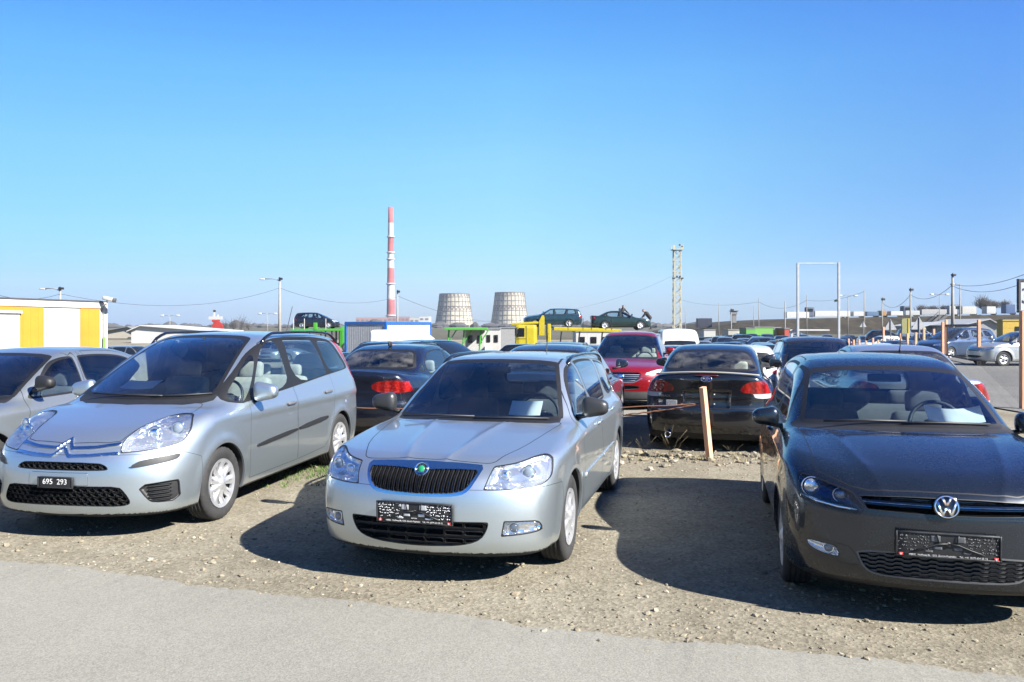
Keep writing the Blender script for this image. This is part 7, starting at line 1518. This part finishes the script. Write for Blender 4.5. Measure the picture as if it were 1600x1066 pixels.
    j2 = dict(pel=(.25, .05, .93), chest=(-.02, -.02, 1.24), neck=(-.20, -.06, 1.40), head=(-.30, -.09, 1.48), face=(-.60, -.25, 1.36), hipL=(.24, -.05, .89), hipR=(.26, .14, .89), kneeL=(.22, -.06, .48), kneeR=(.28, .16, .48), ankL=(.30, -.06, .08), ankR=(.36, .16, .08), toeL=(.14, -.09, .04), toeR=(.20, .13, .04),
              shL=(-.10, -.20, 1.33), shR=(-.08, .17, 1.33), elL=(-.26, -.26, 1.08), elR=(-.24, .22, 1.08), wrL=(-.42, -.28, .92), wrR=(-.40, .20, .92), hanL=(-.49, -.29, .90), hanR=(-.47, .20, .90))
    person_body(j2, None, 'person', 'person in dark clothes bending over the bonnet of the dark green saloon', mm, (X(1012), Y + .35, Z(483) - 1.60), 0)
    # green transporter with the blue people carrier
    Y2 = 82.; k2 = Y2 / FPX; X2 = lambda p: (p - 800) * k2; Z2 = lambda y: CH + (HZ - y) * k2; z0 = float(gz(0, Y2)); gr = flat('truck_green', (.09, .50, .04), rough=.4)
    root = empty('car_transporter', (X2(500), Y2, z0), 0, 'bright green car transporter carrying a dark blue people carrier', 'lorry', 'car transporters in the lot'); ox = X2(500)
    b = MB(); b.rbox((0, 0, Z2(515.5) - z0), (X2(538) - X2(455), 2.3, .26), .05, 3); b.rbox((X2(500) - ox - .2, -1.1, Z2(510) - z0), (.4, .2, .75), .05, 3); b.build('upper_deck', gr, root)
    for p in (463, 480, 513): b = MB(); b.tube([(X2(p) - ox, -1.12, Z2(516) - z0), (X2(p) - ox, -1.12, Z2(498) - z0)], .04, 5); b.build('rail_post', flat('wall_white', 0), root)
    b = MB(); b.rbox((0, 0, .75), (X2(538) - X2(455), 1.9, .3), .05, 3)
    for p in (460, 480, 505, 522, 534): b.box((X2(p) - ox, -1.0, (Z2(516) - z0) / 2 + .3), (.14, .14, Z2(516) - z0 - .6)); b.box((X2(p) - ox, 1.0, (Z2(516) - z0) / 2 + .3), (.14, .14, Z2(516) - z0 - .6))
    b.build('chassis', dk, root)
    b = MB(); b.rbox((X2(548) - ox, 0, 1.5), (1.9, 2.3, 2.2), .2, 4); b.build('cab', gr, root)
    for p in (465, 480, 545):
        for s in (-1, 1): V, F = make_tyre(.5, .3, .28); o = mesh('wheel', V[:, [1, 0, 2]], F, wl, root); o.location = (X2(p) - ox, s * 1.02, .5)
    r, S, O = make_car(more_windows(spec(P_MPV, wheel='five', H=1.78)), 'carried_car', paint('navy_paint', 0), ms, .04, label='dark blue people carrier high on the green transporter', group='cars riding on transporters'); r.location = (X2(516.5), Y2, Z2(513.6)); r.rotation_euler = (0, .03, math.pi / 2); r.scale = (1, 1, 1)
def sheet(car, x, y, z, w, h, tx, rz, curl, label):
    V = []; n = 9
    for j in range(n):
        for i in range(n): u, v = i / (n - 1) - .5, j / (n - 1) - .5; V.append((u * w, v * h, curl * (4 * u * u + .5 * u * v)))
    F = [(j * n + i, j * n + i + 1, (j + 1) * n + i + 1, (j + 1) * n + i) for j in range(n - 1) for i in range(n - 1)]
    V2 = [(a, b, c - .0012) for a, b, c in V]; k = n * n; F2 = [tuple(q + k for q in f[::-1]) for f in F]
    o = mesh('paper_sheet', V + V2, F + F2, mat('paper', (1.2, 1.2, 1.18), .7, var=.03), None, smooth=True)
    o.matrix_world = Matrix.Translation(car.location) @ Matrix.Rotation(car.rotation_euler.z, 4, 'Z') @ Matrix.Translation((x, y, z)) @ Matrix.Rotation(rz, 4, 'Z') @ Matrix.Rotation(tx, 4, 'X')
    tag(o, label, 'paper', 'paper sheets behind the windscreens')
SKYFIX = [(0, (0.0871, 0.1162, 0.1898)), (0.019, (0.0934, 0.1168, 0.171)), (0.045, (0.1047, 0.1354, 0.1831)), (0.067, (0.1092, 0.1549, 0.1931)), (0.102, (0.1234, 0.1831, 0.2031)), (0.202, (0.1524, 0.2398, 0.239)), (0.293, (0.127, 0.2573, 0.2891)), (0.37, (0.0773, 0.22, 0.317)), (0.5, (0.0612, 0.1845, 0.3119)), (0.68, (0.0334, 0.1415, 0.2683)), (0.85, (0.0222, 0.123, 0.2348)), (1, (0.0222, 0.1107, 0.2146))]
SKYK = 2.0; SUNE = 5.0; EXPO = 2.0; HAZE = .00015
# ------------------------------------------------------------------ assemble
mat('lamp_glass', (.25, .30, .36), .05, .2, .8)
ms = {}
w_, _ = hero_wagon(ms); c_, _ = hero_mpv(ms); h_, _ = hero_hatch(ms)
bpy.context.view_layer.update()
sheet(w_, .38, .575, 1.045, .26, .19, .56, .06, .004, 'white paper propped behind the windscreen of the silver estate')
sheet(c_, -.36, .66, 1.13, .34, .22, .30, .10, .012, 'white paper lying on the dashboard of the silver people carrier')
sheet(h_, .40, .62, 1.075, .36, .24, .36, -.10, .03, 'curled white paper on the dashboard of the dark grey hatchback')
build_ground(); build_stones(); build_grass(); build_stake(); build_kiosk(); build_far(); build_mid(); build_poles(); build_fence()
build_mid_cars(ms); build_far_cars(ms); build_transporters(ms)
cam = bpy.data.cameras.new('camera'); co = bpy.data.objects.new('camera', cam); COL.objects.link(co); co.location = (0, 0, CH); co.rotation_euler = (R(90), 0, 0)
cam.sensor_width = 36; cam.lens = FPX / 1600 * 36; cam.shift_y = (HZ - 533) / 1600; cam.clip_end = 9000; cam.clip_start = .05; sc.camera = co
SUN = Vector((1.15, -.75, 1)).normalized()
w = bpy.data.worlds.new('World'); sc.world = w; w.use_nodes = True; nt = w.node_tree; bg = nt.nodes['Background']
sky = nt.nodes.new('ShaderNodeTexSky'); sky.sky_type = 'NISHITA'; sky.sun_disc = False; sky.sun_elevation = math.asin(SUN.z); sky.sun_rotation = math.atan2(SUN.x, SUN.y)
sky.air_density = 1.0; sky.dust_density = .3; sky.ozone_density = 4.0
if SKYFIX:
    t = nt.nodes.new('ShaderNodeTexCoord'); sp = nt.nodes.new('ShaderNodeSeparateXYZ'); nt.links.new(t.outputs['Generated'], sp.inputs[0])
    mr = nt.nodes.new('ShaderNodeMapRange'); nt.links.new(sp.outputs['Z'], mr.inputs['Value']); mr.inputs['From Max'].default_value = 1.0
    col = ramp(nt, mr.outputs[0], SKYFIX); mx = nt.nodes.new('ShaderNodeVectorMath'); mx.operation = 'MULTIPLY'; nt.links.new(sky.outputs[0], mx.inputs[0]); nt.links.new(col, mx.inputs[1])
    hx = nt.nodes.new('ShaderNodeMapRange'); nt.links.new(sp.outputs['X'], hx.inputs['Value']); hx.inputs['From Min'].default_value = -1
    cx = ramp(nt, hx.outputs[0], [(0, (.50, .62, .85)), (.25, (.68, .77, .95)), (.5, (1, 1, 1)), (.60, (.84, .92, .98)), (.75, (.34, .58, .88)), (1, (.40, .58, .80))])
    m2 = nt.nodes.new('ShaderNodeVectorMath'); m2.operation = 'MULTIPLY'; nt.links.new(mx.outputs[0], m2.inputs[0]); nt.links.new(cx, m2.inputs[1]); mx = m2
    sl = nt.nodes.new('ShaderNodeVectorMath'); sl.operation = 'SCALE'; sl.inputs['Scale'].default_value = SKYK; nt.links.new(mx.outputs[0], sl.inputs[0]); nt.links.new(sl.outputs[0], bg.inputs[0])
else: nt.links.new(sky.outputs[0], bg.inputs[0])
bg.inputs[1].default_value = .1
l = bpy.data.lights.new('sun', 'SUN'); l.energy = SUNE; l.angle = R(.5); l.color = (1, .955, .88); lo = bpy.data.objects.new('sun', l); COL.objects.link(lo); lo.rotation_euler = SUN.to_track_quat('Z', 'Y').to_euler(); lo.location = (20, -20, 40)
if HAZE:
    hm, hnt, hout = nodemat('haze_air'); pv = N_(hnt, 'ShaderNodeVolumePrincipled', Density=HAZE, Anisotropy=.2); pv.inputs['Color'].default_value = (.80, .90, 1.0, 1); hnt.links.new(pv.outputs[0], hout.inputs['Volume'])
    hb = MB(); hb.box((0, 1280, 76), (4100, 2760, 156)); tag(hb.build('haze', hm), kind='stuff')
vs = sc.view_settings; vs.view_transform = 'Standard'; vs.look = 'None'; vs.gamma = 1; vs.exposure = EXPO
